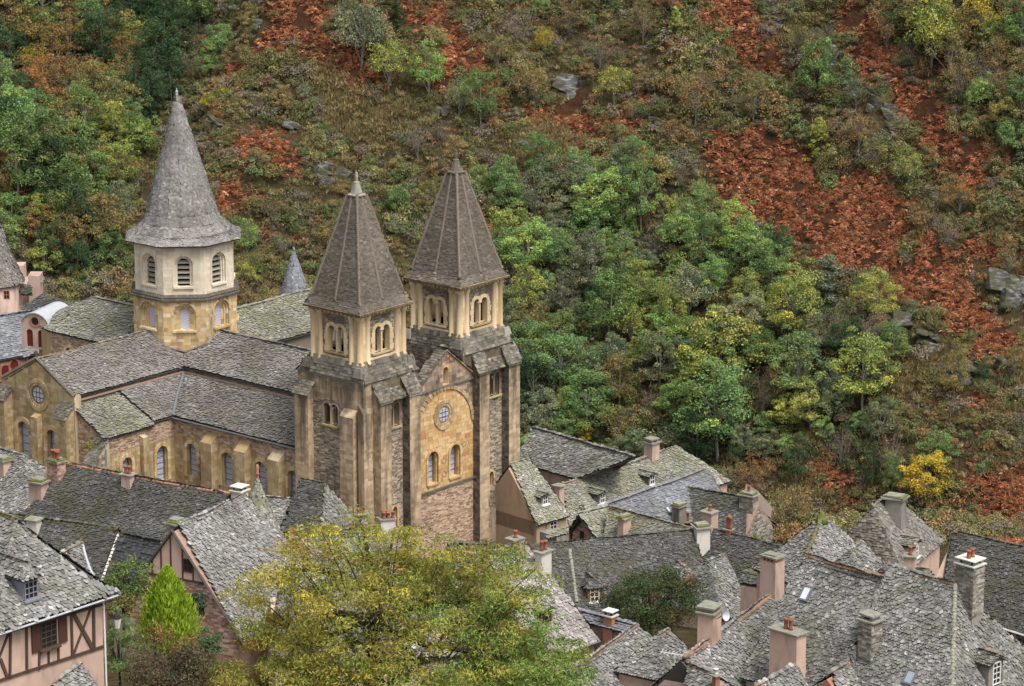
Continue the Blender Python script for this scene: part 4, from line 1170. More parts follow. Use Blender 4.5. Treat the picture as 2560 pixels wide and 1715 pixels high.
def gable(name, label, a, b, D, pitch, ea, eb, mat, wall, zg=2.0, ridge_mat='ridge_brown', wb=None, hipA=False, hipB=False, w=.205, e=.148, kind='scale', pick=0, group=None, dz=0.0, droop=.15, rr=.13, sag=.06, back_mat=None, over=.3, cat='house', back=True, T=None):
    H = House()
    pl = H.pl = Plane(a, b, D, pitch, dz)
    EA, EB = pl(*ea), pl(*eb)
    s = max(pl.dn(EA), pl.dn(EB)); a0, a1 = pl.al(EA), pl.al(EB)
    EA, EB = pl.P(a0, s), pl.P(a1, s)
    A, B = pl.A, pl.B
    lo, hi = min(a0, a1), max(a0, a1)
    wf = s * math.cos(pl.p); H.wf = wf
    wb = wb or wf
    c = (A + B) / 2; base = (c[0], c[1], zg)
    if T is None: T = thing(name, label, cat, base, group)
    H.T = T; H.zg = zg
    H.roof = roof_face('roof', [A, B, EB, EA], mat, T, w, e, kind, sag=sag, pick=pick)
    nb = -pl.h * math.cos(pl.p) - UP * math.sin(pl.p)
    sb = wb / math.cos(pl.p)
    FA, FB = pl.A + pl.u * a0 + nb * sb, pl.A + pl.u * a1 + nb * sb
    if back: roof_face('roof_back', [A, B, FB, FA], back_mat or mat, T, w * 1.15, e * 1.15, kind, sag=sag)
    for hip, P, E1, E2 in ((hipA, A, EA, FA), (hipB, B, EB, FB)):
        if hip: roof_face('hip_roof', [P, E1, E2], hip if isinstance(hip, str) else mat, T, w, e, kind, sag=sag)
    zr = A[2]
    H.wall = walls(T, pl, lo, hi, wf, wb, EA[2], zr, 0, 0, zg, wall, over, skip_gable=(hipA or hipB) and True)
    if (hipA or hipB):
        g0, g1 = sorted((pl.al(A), pl.al(B)))
        H.gw = walls(T, pl, g0 - .1 if (hipA if pl.al(A) < pl.al(B) else hipB) else lo, g1 + .1 if (hipB if pl.al(A) < pl.al(B) else hipA) else hi, wf * .97, wb * .97, EA[2], zr, 0, 0, EA[2] - 1.0, wall, over + .2, name='gable_wall')
    if ridge_mat: ridge(A + UP * .02, B + UP * .02, ridge_mat, H.roof, rr, .36, droop=droop)
    H.EA, H.EB = EA, EB
    return H
def chimney(H, px, ytop, w, d, mat, cap='slab', pots=0, pl=None, turn=0.0, P=None, sink=1.6, pot_h=.42, T=None, pot_mat='pot', lean=0):
    """stack standing where the pixel meets the roof plane"""
    pl = pl or H.pl
    P = pl(*px) if P is None else P
    h = max(.3, ztop(P, ytop))
    u = pl.u * math.cos(turn) + pl.h * math.sin(turn); v = np.cross(UP, u)
    T = T or H.T
    c = P + UP * (h - sink) / 2
    m = MB(); q = [c - u * w / 2 - v * d / 2, c + u * w / 2 - v * d / 2, c + u * w / 2 + v * d / 2, c - u * w / 2 + v * d / 2]; hz = (h + sink) / 2
    tp = [p + (c - p) * .05 for p in q]
    m.hexa([p - UP * hz for p in q], [p + UP * hz for p in tp])
    ch = m.build('chimney', MT[mat], T)
    if mat.startswith('schist'):
        S = []
        for ex, en, W, L in ((u, -v, w, d), (v, u, d, w), (-u, v, w, d), (-v, -u, d, w)):
            o = np.array([P[0], P[1], 0]) - ex * W / 2 + en * (L / 2)
            S.append(stones(o, ex, en, W, P[2] - sink * .6, P[2] + h - .02, (.07, .16), (.18, .45), (0, .03), seed=nseed()))
        stone_field('chimney_stones', np.concatenate(S), mat, ch)
    t = P + UP * h
    def slab(c, a, b, hh, mt, jit=0.0, nm='chimney_cap'):
        mm = MB(); qq = []
        for sx, sy in ((-1, -1), (1, -1), (1, 1), (-1, 1)):
            qq.append(c + u * (sx * a / 2 + random.uniform(-jit, jit)) + v * (sy * b / 2 + random.uniform(-jit, jit)))
        return mm.hexa(qq, [p + UP * (hh + random.uniform(-jit, jit) * .3) for p in qq]).build(nm, MT[mt], ch)
    top = t
    if cap == 'slab': slab(t, w + .22, d + .22, .08, 'slab', .05); top = t + UP * .08
    elif cap == 'double':
        slab(t, w + .25, d + .25, .09, 'slab', .06)
        for s in (-1, 1): slab(t + UP * .1 + u * s * w * .32, .18, d * .8, .2, 'slab', .02, 'cap_stone')
        slab(t + UP * .3, w + .05, d + .05, .1, 'slab', .08); top = t + UP * .4
    elif cap == 'white':
        slab(t, w + .2, d + .2, .07, 'slab_pale', .02)
        for s in (-1, 1): 
            for q_ in (-1, 1): slab(t + UP * .07 + u * s * w * .33 + v * q_ * d * .3, .1, .1, .24, 'iron', .0, 'cap_post')
        slab(t + UP * .31, w + .12, d + .12, .06, 'slab_pale', .02); top = t + UP * .37
    elif cap == 'moss':
        slab(t, w + .3, d + .3, .1, 'slab', .08); slab(t + UP * .1, w + .05, d + .1, .1, 'moss', .1); slab(t + UP * .2, w - .2, d - .1, .1, 'slab', .1); top = t + UP * .25
    elif cap == 'arches':
        for i in range(4): slab(t + u * (-.5 + (i + .5) / 4) * w * .9, .1, d * .95, .24, 'brick', 0, 'cap_brick')
        slab(t + UP * .24, w + .1, d + .1, .1, 'slab', .04); slab(t + UP * .34, w * .6, d * .7, .09, 'slab', .06); top = t + UP * .4
    for i in range(pots):
        c = top + u * ((i - (pots - 1) / 2) * min(.34, w * .8 / max(1, pots)))
        if pots > 3: c = top + u * ((i // 2 - (pots / 2 - 1) / 2) * .3) + v * ((i % 2) * .3 - .15)
        hh = pot_h * random.uniform(.9, 1.1)
        MB().lathe(c, [(.14, 0), (.115, hh * .2), (.105, hh * .8), (.14, hh * .85), (.14, hh), (.09, hh), (.08, hh * .6)], 9).build('chimney_pot', MT[pot_mat], ch, True)
    return ch
def window(part, c, ex, en, w, h, frame='frame_white', nx=2, nz=3, glass='glass_dark', bar=.045, sill=None, name='window', depth=.06):
    c = np.asarray(c, float)
    m = MB(); f = .06
    for s in (-1, 1):
        m.box(c + ex * s * (w / 2 - f / 2), ex * f / 2, en * depth, UP * h / 2)
        m.box(c + UP * s * (h / 2 - f / 2), ex * (w / 2 - f), en * depth * .97, UP * f / 2)
    for i in range(1, nx): m.box(c + ex * (-w / 2 + w * i / nx), ex * bar / 2, en * depth * .7, UP * (h / 2 - f))
    for i in range(1, nz): m.box(c + UP * (-h / 2 + h * i / nz), ex * (w / 2 - f), en * depth * .6, UP * bar / 2)
    win = m.build(name, MT[frame], part)
    MB().box(c, ex * (w / 2 - f * .5), en * .012, UP * (h / 2 - f * .5)).build('window_pane', MT[glass], win)
    if sill: MB().box(c - UP * (h / 2 + .05) + en * .08, ex * (w / 2 + .12), en * .14, UP * .05).build('window_sill', MT[sill], win)
    return win
def dormer(H, px, w, h, tile, wall, frame='frame_white', nx=2, nz=3, pl=None, fw=None, hipped=True, sill='frame_white', rid='ridge_terracotta', ww=None, hh=None, pitch=42, over=.22, T=None, e=.15, tw=.2):
    """dormer whose window foot stands on the roof plane at the pixel"""
    pl = pl or H.pl; P = pl(*px); T = T or H.T
    u, hd = pl.u, pl.h
    L = (h + w * .5) / math.tan(pl.p) + .6
    # cheeks and front
    m = MB(); q = [P - u * w / 2, P + u * w / 2, P + u * w / 2 - hd * L, P - u * w / 2 - hd * L]
    m.hexa([p - UP * .5 for p in q], [p + UP * h for p in q])
    body = m.build('dormer', MT[wall], T)
    z = P + UP * h; rise = (w / 2 + over) * math.tan(R(pitch))
    el, er = z - u * (w / 2 + over) + hd * over - UP * .12, z + u * (w / 2 + over) + hd * over - UP * .12
    ril = (w / 2 + over) * .8 if hipped else -0.0
    r0 = z - hd * (ril - over if hipped else -over) + UP * (rise - .12)
    bl, br, r1 = el - hd * (L + over), er - hd * (L + over), z - hd * L + UP * (rise - .12)
    for nm, q in (('dormer_roof', [el, r0, r1, bl]), ('dormer_roof', [er, r0, r1, br])):
        dk = roof_face(nm, q, tile, T, tw, e, thick=.06, sag=.02)
    if hipped: roof_face('dormer_hip', [el, er, r0], tile, T, tw, e, thick=.06, sag=.01)
    else: MB().poly([z - u * w / 2 - hd * .0, z + u * w / 2, r0 - hd * over - UP * .05]).build('dormer_gable', MT[wall], body)
    if rid: ridge(r0, r0 - hd * min(1.1, L * .5), rid, dk, .1, .34)
    ww, hh = ww or w * .72, hh or h * .86
    window(body, P + UP * (h * .5 + .02) + hd * .03, u, hd, ww, hh, frame, nx, nz, sill=sill)
    return body
def skylight(H, px, w, h, glass='skylight_glass', pl=None):
    pl = pl or H.pl; P = pl(*px)
    m = MB(); n = pl.n
    for s in (-1, 1):
        m.box(P + pl.u * s * (w / 2) + n * .1, pl.u * .05, pl.down * (h / 2 + .05), n * .09)
        m.box(P + pl.down * s * (h / 2) + n * .1, pl.u * (w / 2 - .05), pl.down * .05, n * .09)
    f = m.build('skylight', MT['zinc_dark'], H.T)
    MB().box(P + n * .12, pl.u * w / 2, pl.down * h / 2, n * .02).build('skylight_glass', MT[glass], f)
def hip_line(a, b, mat, parent, r=.12, L=.3, name='hip_stone'): ridge(a, b, mat, parent, r, L, name)
# ================================================================== H1: half-timbered house, bottom left
pl = Plane(k4(740, 1000), k4(0, 1245), 163.0, 47)
apex = pl(*k4(100, 548)); K = pl(*k4(740, 1000)); C = pl(*k4(-70, 1268))
T1 = thing('timbered_house', 'pink half-timbered house with a dormer and dark shutters, bottom left corner', 'house', (K[0] - 6, K[1] + 2, 12.0))
H1 = House(); H1.pl = pl; H1.T = T1
front = [apex, pl(*k4(250, 672)), pl(*k4(400, 800)), pl(*k4(560, 925)), K, C]
r1 = roof_face('roof', front, 'tile_big', T1, .22, .16, pick=300, sag=.08)
R2 = atz(*k4(-260, 420), apex[2])
C2 = C + (R2 - apex)
roof_face('side_roof', [apex, C, C2, R2], 'tile_big', T1, .24, .175, sag=.06)
K2 = K - pl.h * 9.0
roof_face('roof_back', [apex, K, K2], 'tile_big', T1, .3, .22); roof_face('roof_back', [apex, R2, K2 + (R2 - apex), K2], 'tile_big', T1, .3, .22)
ridge(R2, apex, 'ridge_moss', r1, .16, .4, droop=-.05)
hip_line(apex, C, 'tile_big', r1, .12, .2)
ZW = K[2] - .12; zg1 = 12.0
a0 = pl.al(C); wl0 = pl.P(-(.0), 0)
uu = unit(C - K); uu[2] = 0; uu = unit(uu)                             # along the wall, towards the left
hw = pl.h
k0 = K + uu * .75 - hw * .55; kl = k0 + uu * 19
def W1(s, z): return np.array([k0[0], k0[1], 0]) + uu * s + UP * z
q = [W1(0, zg1), W1(19, zg1), W1(19, zg1) - hw * 8, W1(0, zg1) - hw * 8]
wall1 = MB().hexa(q[::-1], [p + UP * (ZW - zg1) for p in q[::-1]]).build('wall', MT['render_pink'], T1)
pw = Plane(k4(740, 1000), k4(0, 1245), 163.0, 89.9); pw.A = k0.copy(); pw.n = hw
def onw(x, y, d=.04): return on_plane(*k4(x, y), k0, hw) + hw * d
def beam(p, q, w=.13, nm='timber_beam', par=None):
    a, b = onw(*p), onw(*q); d = unit(b - a); s = np.cross(d, hw)
    MB().box((a + b) / 2, d * np.linalg.norm(b - a) / 2, s * w / 2, hw * .045).build(nm, MT['timber'], par or wall1)
for p, q, w in (((160, 1185), (163, 1488), .13), ((62, 1222), (58, 1522), .13), ((437, 1105), (443, 1378), .13), ((574, 1062), (577, 1330), .16), ((240, 1352), (238, 1470), .11), ((297, 1335), (298, 1432), .1), ((357, 1310), (358, 1410), .11),
                ((445, 1110), (570, 1335), .2), ((562, 1075), (450, 1375), .1), ((0, 1400), (45, 1520), .16), ((50, 1240), (-20, 1420), .1)): beam(p, q, w)
for p, q, w in (((648, 1318), (-40, 1545), .13), ((648, 1058), (-40, 1260), .12), ((235, 1352), (360, 1312), .1)): beam(p, q, w)
c = (onw(297, 1260) + onw(297, 1225)) / 2
ws = np.linalg.norm(onw(245, 1250) - onw(345, 1218)); hs = ztop(onw(297, 1335), k4(0, 1165)[1])
wn1 = window(wall1, onw(296, 1246, .03), -uu, hw, ws, hs, 'timber', 3, 5, sill='timber')
for (x, y) in ((217, 1272), (383, 1212)):
    MB().box(onw(x, y, .06), uu * ws * .26, hw * .03, UP * hs * .52).build('shutter', MT['shutter'], wn1)
g = MB().tube([K + UP * -.02 + hw * .06, C - UP * .02 + hw * .06], .06, 6).build('gutter', MT['zinc'], r1)
dp = onw(634, 1100, .1)
MB().tube([K + uu * .1 - UP * .1, dp + UP * .9, dp + UP * .3, dp - UP * 8], .05, 6).build('downpipe', MT['frame_white'], wall1)
dormer(H1, k4(190, 1040), .92, 1.35, 'tile_big', 'frame_grey', 'frame_grey', 3, 4, sill='frame_grey', rid='ridge_brown', ww=.86, hh=1.2, over=.3, hipped=True)
# small cross roof behind it with a zinc valley
p2 = Plane(k4(370, 765), k4(503, 690), 186.0, 46)
cr = thing('lean_to_building', 'small tiled roof with curved zinc valley strip behind the half-timbered house', 'building', (p2.A[0], p2.A[1], 12))
f2 = [p2.A, p2.B, p2(*k4(545, 800)), p2(*k4(600, 940)), p2(*k4(480, 1010)), p2(*k4(330, 900))]
r2 = roof_face('roof', f2, 'tile_big', cr, .22, .16)
bk = [p2.A, p2.B, p2.B - p2.h * 3 - UP * 3, p2.A - p2.h * 3 - UP * 3]; roof_face('roof_back', bk, 'tile_dark', cr)
ridge(p2.A, p2.B, 'ridge_brown', r2, .13, .36)
MB().tube([p2.B + UP * .05, p2(*k4(520, 770)) + p2.n * .08, p2(*k4(545, 850)) + p2.n * .08, p2(*k4(592, 932)) + p2.n * .08], .11, 5).build('valley_strip', MT['zinc'], cr)
q = [p2(*k4(590, 940)), p2(*k4(330, 900)), p2(*k4(330, 900)) - p2.h * 4, p2(*k4(590, 940)) - p2.h * 4]
MB().hexa([V * np.array([1, 1, 0]) + UP * 8 for V in q], [V - UP * .4 for V in q]).build('wall', MT['render_pink'], cr)
# ================================================================== H4 + H5: mossy dark roof and black slate roof
H4 = gable('mossy_house', 'dark mossy stone-tiled house with brown ridge behind the half-timbered house', k4(-60, 490), k4(730, 603), 212, 47, k4(-60, 1000), k4(640, 960), 'tile_dark', 'render_rose', 4, 'ridge_moss', rr=.17)
chimney(H4, k4(212, 610), k4(0, 540)[1], .8, .7, 'render_white', 'slab', pl=H4.pl)
H5 = gable('slate_house', 'black slate roof with dotted white edge between mossy roof and pink gable', k4(738, 632), k4(1000, 690), 207, 50, k4(660, 900), k4(960, 960), 'tile_black', 'render_rose', 4, 'ridge_terracotta', w=.24, e=.2, kind='slab', sag=.01, rr=.12)
for i in range(15):
    p = H5.pl(*k4(733 - 108 * i / 14, 640 + 300 * i / 14)); MB().box(p + H5.pl.n * .07, H5.pl.u * .09, H5.pl.down * .09, H5.pl.n * .02).build('edge_slate', MT['frame_white'], H5.roof)
# ================================================================== H2: long roof with orange ridge
H2 = gable('long_house', 'long dark stone roof with bright orange ridge tiles below the abbey aisle', k4(405, 197), k4(1425, 385), 232, 46, k4(100, 560), k4(1180, 700), 'tile_dark', 'render_rose', 2, 'ridge_orange', w=.195, e=.14, rr=.14, droop=.1)
chimney(H2, k4(350, 275), k4(0, 180)[1], 1.15, .8, 'schist_pink', 'moss', 5, turn=.2, pot_h=.6)
chimney(H2, k4(790, 325), k4(0, 262)[1], .8, .6, 'render_rose', 'slab', 2, pot_h=.55)
chimney(H2, k4(240, 385), k4(0, 305)[1], 1.2, .9, 'render_rose', 'moss', 0)
chimney(H2, k4(1480, 400), k4(0, 360)[1], .9, .9, 'render_white', 'white', 0)
# ================================================================== H3: grey roof at the left edge
H3 = gable('grey_house', 'grey fine-tiled roof at the left edge below the transept rose window', k4(150, 148), k4(-160, 60), 243, 45, k4(320, 470), k4(-100, 600), 'tile_grey', 'render_rose', 4, 'ridge_brown', w=.2, e=.15, hipA=True)
chimney(H3, k4(20, 245), k4(0, 170)[1], 1.1, .8, 'render_pink', 'moss', 0)
# ================================================================== H6: pink gable house with pale roof
gp = Plane(k4(1102, 582), k4(1510, 390), 199, 50)
H6 = gable('pink_gable_house', 'house with pink half-timbered gable and big pale grey stone roof left of the autumn tree', k4(1102, 582), k4(1510, 390), 199, 52, k4(1512, 1312), k4(1960, 860), 'tile_pale', 'schist_pink', 6, 'ridge_brown', w=.205, e=.148, hipB=True, wb=4.2, sag=.1, rr=.14, pick=300)
# gable facing: upper part pink render with timbers, lower part pink stone
pg = H6.pl; gA = pg.A - pg.u * 0
en6 = -pg.u * (1 if pg.al(pg.B) > 0 else -1)
go = pg.P(min(pg.al(H6.EA), 0) + .18, 0)
exg = pg.h                                                            # towards the eave seen on the right
wfi = H6.wf - .3; tp = math.tan(pg.p)
def G6(c, z, d): return np.array([pg.A[0], pg.A[1], 0]) + exg * c + UP * z + en6 * d
al6 = -(min(pg.al(H6.EA), 0) + .18)
zA = pg.A[2]
zsplit = on_plane(*k4(1180, 895), pg.A, pg.u)[2]
cs = (zA - .25 - zsplit) / tp
mg = MB(); mg.add([G6(-cs, zsplit, al6 + .02), G6(cs, zsplit, al6 + .02), G6(0, zA - .25, al6 + .02), G6(-cs, zsplit, al6 + .08), G6(cs, zsplit, al6 + .08), G6(0, zA - .25, al6 + .08)], [(0, 1, 4, 3), (1, 2, 5, 4), (2, 0, 3, 5), (3, 4, 5)])
gw = mg.build('gable_render', MT['render_pink'], H6.T)
for c in (-cs * .72, -cs * .42, -cs * .1, cs * .28, cs * .62):
    zt = zA - .25 - abs(c) * tp
    MB().box(G6(c, (zsplit + zt) / 2, al6 + .09), exg * .05, en6 * .03, UP * (zt - zsplit) / 2).build('timber_beam', MT['timber'], gw)
window(gw, G6(cs * .45, zsplit + .95, al6 + .08), exg * (1 if en6 @ np.cross(exg, UP) > 0 else -1), en6, .6, .85, 'shutter', 2, 2)
MB().box(G6(0, zsplit - .03, al6 + .07), exg * cs, en6 * .05, UP * .07).build('timber_beam', MT['timber'], gw)
for s in (-1, 1): MB().tube([G6(0, zA - .1, al6 + .2), G6(s * wfi * (1.05 if s > 0 else .98), zA - .1 - wfi * tp * (1.05 if s > 0 else .98), al6 + .2)], .09, 5).build('verge_board', MT['deck'], H6.roof)
chimney(H6, None, k4(0, 560)[1], 1.0, .8, 'schist_grey', 'moss', 0, P=G6(-.9, zA - 1.3, -1.0))
q = [pg(*k4(1590, 745)) + UP * .25, pg(*k4(1800, 775)) + UP * .25, pg(*k4(1830, 950)) + UP * .3, pg(*k4(1640, 930)) + UP * .3]
roof_face('dormer_roof', q, 'tile_pale', H6.T, .22, .16, sag=.03)
ridge(q[0], q[1], 'ridge_brown', H6.roof, .11, .36)
# ================================================================== H7: conical turret with red finial
ca = at(*k4(1590, 290), 216.0)
rad = 1.95; hz = 4.6
T7 = thing('conical_turret', 'conical stone-tiled turret with red finial in front of the abbey aisle', 'turret', (ca[0], ca[1], 4))
rr0 = [np.array([ca[0] + r * math.cos(a), ca[1] + r * math.sin(a), ca[2] + z]) for r, z in ((rad, -hz),) for a in np.arange(0, 2 * math.pi - .01, math.pi / 7)]
rr1 = [np.array([ca[0] + .55 * rad * math.cos(a), ca[1] + .55 * rad * math.sin(a), ca[2] - hz * .6]) for a in np.arange(0, 2 * math.pi - .01, math.pi / 7)]
rr2 = [np.array([ca[0] + .04 * math.cos(a), ca[1] + .04 * math.sin(a), ca[2]]) for a in np.arange(0, 2 * math.pi - .01, math.pi / 7)]
cone = MB().rings([rr0, rr1, rr2]).build('cone_roof', MT['deck'], T7)
S = []
for k in range(14):
    j = (k + 1) % 14
    S.append(tile_batch([rr0[k], rr0[j], rr1[j], rr1[k]], .2, .15, lift=.03, sag=.01)[0]); S.append(tile_batch([rr1[k], rr1[j], rr2[j], rr2[k]], .2, .15, lift=.03, sag=.01)[0])
tag(obj('roof_tiles', tile_mesh(np.concatenate(S), 'scale', 'tile_lichen', 'roof_tiles'), cone), kind='stuff')
MB().lathe((ca[0], ca[1], 4), [(rad - .25, 0), (rad - .25, ca[2] - hz - 4)], 14).build('wall', MT['render_rose'], T7)
MB().lathe(ca, [(.2, -.35), (.1, .0), (.1, .3), (.16, .38), (.08, .5), (.13, .75), (.1, .95), (.03, 1.05)], 8).build('finial', MT['brick'], cone, True)
# ================================================================== H8: dark hipped roof before the tower
H8 = gable('dark_hipped_house', 'small dark steep hipped stone roof just left of the abbey tower foot', k5(480, 55), k5(625, 78), 228, 52, k5(350, 370), k5(600, 400), 'tile_dark', 'render_rose', 3, 'ridge_moss', hipB='tile_grey', hipA=True)
p8 = H8.pl
H8b = gable('low_grey_house', 'low grey roof between the conical turret and the dark hipped roof', k5(255, 158), k5(440, 176), 234, 44, k5(260, 380), k5(440, 390), 'tile_grey', 'render_rose', 3, 'ridge_stone', w=.195, e=.14)
# ================================================================== houses half hidden by the big tree
H9 = gable('tree_house', 'low roof with orange chimney pots hidden behind the autumn tree', k5(560, 385), k5(1010, 350), 214, 45, k5(400, 640), k5(1100, 640), 'tile_grey', 'render_pink', 4, 'ridge_orange', w=.24, e=.18)
chimney(H9, k5(1015, 390), k5(0, 290)[1], 1.0, .7, 'render_white', 'slab', 5, pot_h=.45)
chimney(H9, k5(855, 350), k5(0, 262)[1], .8, .6, 'schist_grey', 'slab', 2, pot_h=.4)
chimney(H9, k5(440, 430), k5(0, 415)[1], .7, .7, 'brick', 'slab', 3, pot_h=.45)
H9b = gable('parvis_house', 'dark low roof at the foot of the abbey facade behind the autumn tree', k5(1395, 447), k5(1800, 470), 236, 44, k5(1350, 640), k5(1860, 660), 'tile_dark', 'render_rose', 2, 'ridge_terracotta')
H9c = gable('white_walled_house', 'pale roofed house glimpsed through the autumn tree canopy', k5(330, 760), k5(1500, 700), 196, 44, k5(300, 1150), k5(1500, 1150), 'tile_grey', 'render_cream', 8, 'ridge_brown', w=.26, e=.19)
# ================================================================== H10: pale purple roof right of the tree
H10 = gable('pale_roof_house', 'house with pale mauve stone roof and white chimney right of the autumn tree', k5(1640, 520), k5(1878, 445), 200, 50, k5(1950, 1190), k5(2315, 1005), 'tile_purple', 'schist_pink', 7, 'ridge_brown', w=.24, e=.19, kind='scale', hipB=True, sag=.05)
chimney(H10, k5(1988, 640), k5(0, 490)[1], .95, .6, 'render_white', 'slab', 2, pot_h=.6)
chimney(H10, k5(1815, 470), k5(0, 415)[1], .8, .7, 'render_rose', 'slab', 1, pot_h=.45)
dormer(H10, k5(2010, 940), 1.0, 1.0, 'tile_purple', 'timber', 'shutter', 1, 2, hipped=False, sill=None, rid=None, pitch=18)
q0, q1 = H10.EA, H10.EB
MB().tube([H10.EB + H10.pl.h * .05, (H10.EA + H10.EB) / 2 + H10.pl.h * .05], .06, 6).build('gutter', MT['zinc_dark'], H10.roof)
# ================================================================== H11: slate lean-to with brick chimney
H11 = gable('slate_outbuilding', 'low slate outbuilding with small brick chimney beside the evergreen tree', k7(200, 943), k7(690, 1070), 204, 30, k7(240, 1030), k7(615, 1130), 'tile_slate', 'schist_pink', 8, 'ridge_terracotta', w=.22, e=.17, kind='slab', sag=.02)
chimney(H11, k7(480, 1050), k7(0, 985)[1], .7, .6, 'brick', 'white', 0)
# ================================================================== H12 + H13: dark mid roofs with dormers
H12 = gable('dormer_house', 'big dark stone roof with two small timber dormers behind the evergreen tree', k6(190, 1098), k6(1575, 955), 226, 47, k6(480, 1560), k6(1770, 1560), 'tile_dark', 'render_rose', 4, 'ridge_brown', w=.19, e=.135, hipB='tile_grey', sag=.12, droop=.5)
dormer(H12, k6(755, 1560), .95, 1.2, 'tile_dark', 'timber_red', 'frame_white', 2, 3, rid='ridge_terracotta')
dormer(H12, k6(1522, 1470), .95, 1.2, 'tile_grey', 'timber_red', 'frame_white', 2, 3, rid='ridge_terracotta')
q = [H12.pl(*k6(545, 1120)), H12.pl(*k6(605, 1560))]
hip_line(q[0] + H12.pl.n * .1, q[1] + H12.pl.n * .1, 'ridge_stone', H12.roof, .13, .25)
chimney(H12, k6(1650, 1010), k6(0, 925)[1], 1.05, .9, 'render_white', 'moss', 0)
H13 = gable('mossy_roof_house', 'dark roof patched with green moss right of the dormer house', k6(1690, 935), k6(2345, 1110), 231, 46, k6(1580, 1330), k6(2260, 1420), 'tile_dark', 'render_rose', 3, 'ridge_brown', w=.19, e=.135)
chimney(H13, k6(1720, 930), k6(0, 800)[1], .95, .8, 'render_pink', 'slab', 1, pot_h=.5)
chimney(H13, k6(1880, 985), k6(0, 975)[1], .5, .4, 'brick', 'slab', 3, pot_h=.9)
H13b = gable('cross_wing', 'grey cross wing roof between dormer house and arched pink chimney', k6(1700, 1220), k6(1845, 1165), 222, 50, k6(1830, 1700), k6(2060, 1620), 'tile_grey', 'render_rose', 4, 'ridge_brown', w=.195, e=.14, hipB=True, hipA=True)
p13 = Plane(k6(2000, 1300), k6(2165, 1330), 216, 30)
T13 = thing('pink_annexe', 'small pink annexe with lean-to tile roof beside tall arched chimney', 'annexe', (p13.A[0], p13.A[1], 6))
roof_face('roof', [p13.A, p13.B, p13(*k6(2160, 1425)), p13(*k6(1970, 1400))], 'tile_dark', T13, .22, .16)
ridge(p13.A, p13.B, 'ridge_moss', T13, .13, .36)
q = [p13(*k6(1978, 1402)), p13(*k6(2155, 1425)), p13(*k6(2155, 1425)) - p13.h * 3, p13(*k6(1978, 1402)) - p13.h * 3]
MB().hexa([V * np.array([1, 1, 0]) + UP * 6 for V in q], [V - UP * .15 for V in q]).build('wall', MT['render_pink'], T13)
# ================================================================== houses beyond the right tower
H14 = gable('long_grey_house', 'long grey mossy roof right behind the abbey right tower', k6(235, 100), k6(1090, 342), 266, 40, k6(100, 370), k6(600, 528), 'tile_grey', 'render_rose', -2, 'ridge_stone', w=.24, e=.175, rr=.11)
H15 = gable('cream_house', 'cream rendered house with greenish roof and small dormer beside the abbey tower', k6(60, 410), k6(212, 368), 254, 50, k6(280, 918), k6(545, 815), 'tile_lichen', 'render_tan', 0, 'ridge_stone', w=.195, e=.14, hipB=True, rr=.1)
dormer(H15, k6(340, 745), .75, .85, 'tile_lichen', 'render_grey', 'frame_white', 2, 2, sill='frame_white', rid=None, pitch=25, hipped=False)
p15 = H15.pl
cw15 = H15.EA + (H15.EB - H15.EA) * .5 - p15.h * .28
window(H15.wall, on_plane(*k6(412, 945), H15.EA - p15.h * .27, p15.h), -p15.u if p15.u[0] < 0 else p15.u, p15.h, .8, 1.25, 'frame_white', 2, 4, sill='slab_pale')
for s in (-1, 1): MB().box(on_plane(*k6(412, 945), H15.EA - p15.h * .27, p15.h) + p15.u * s * .6, p15.u * .17, p15.h * .05, UP * .7).build('window_surround', MT['ashlar_purple'], H15.wall)
H16 = gable('lichened_house', 'pale lichened roof with two dormers and tall chimney stack behind slate roof', k6(490, 578), k6(1445, 262), 258, 40, k6(560, 1000), k6(1900, 540), 'tile_lichen', 'render_rose', -2, 'ridge_terracotta', w=.2, e=.145, rr=.12, hipB=True, sag=.1)
chimney(H16, k6(1235, 345), k6(0, 222)[1], 1.0, .9, 'render_rose', 'double', 0)
chimney(H16, k6(460, 770), k6(0, 580)[1], .6, .6, 'render_rose', 'slab', 0)
dormer(H16, k6(820, 735), .8, .95, 'tile_lichen', 'render_grey', 'frame_white', 2, 2, rid=None, pitch=25, hipped=False)
dormer(H16, k6(1235, 580), .8, .95, 'tile_lichen', 'render_grey', 'frame_white', 2, 2, rid=None, pitch=25, hipped=False)
H17 = gable('blue_slate_house', 'blue grey slate roof below the lichened roof with skylight and chimneys', k6(680, 812), k6(1695, 452), 251, 42, k6(1000, 1080), k6(1900, 760), 'tile_slate', 'render_rose', -2, 'ridge_terracotta', w=.26, e=.2, kind='slab', rr=.12, sag=.04, hipB='tile_lichen')
chimney(H17, k6(1462, 910), k6(0, 752)[1], .95, .8, 'render_grey', 'moss', 0)
chimney(H17, k6(1527, 925), k6(0, 885)[1], .6, .5, 'iron', 'slab', 2, pot_h=.75)
chimney(H17, k6(1300, 870), k6(0, 838)[1], .28, .28, 'render_white', 'slab', 0)
skylight(H17, k6(1368, 792), .4, .6, 'sky_glass')
H18 = gable('stone_gable_house', 'pink stone gable end with mossy roof and tiny window before the slate roof', k6(620, 822), k6(872, 762), 246, 45, k6(805, 1062), k6(1060, 1000), 'tile_lichen', 'schist_pink', 0, None, w=.23, e=.17)
p18 = H18.pl
e18 = -p18.u * (1 if p18.al(p18.B) > 0 else -1)
lo18 = min(p18.al(H18.EA), p18.al(H18.EB))
og = p18.A + e18 * (-(lo18 + .18) if p18.al(p18.B) > 0 else 0)
MB().box(on_plane(*k6(655, 1005), og, e18) + e18 * .03, p18.h * .22, e18 * .04, UP * .42).build('attic_window', MT['glass_dark'], H18.wall)
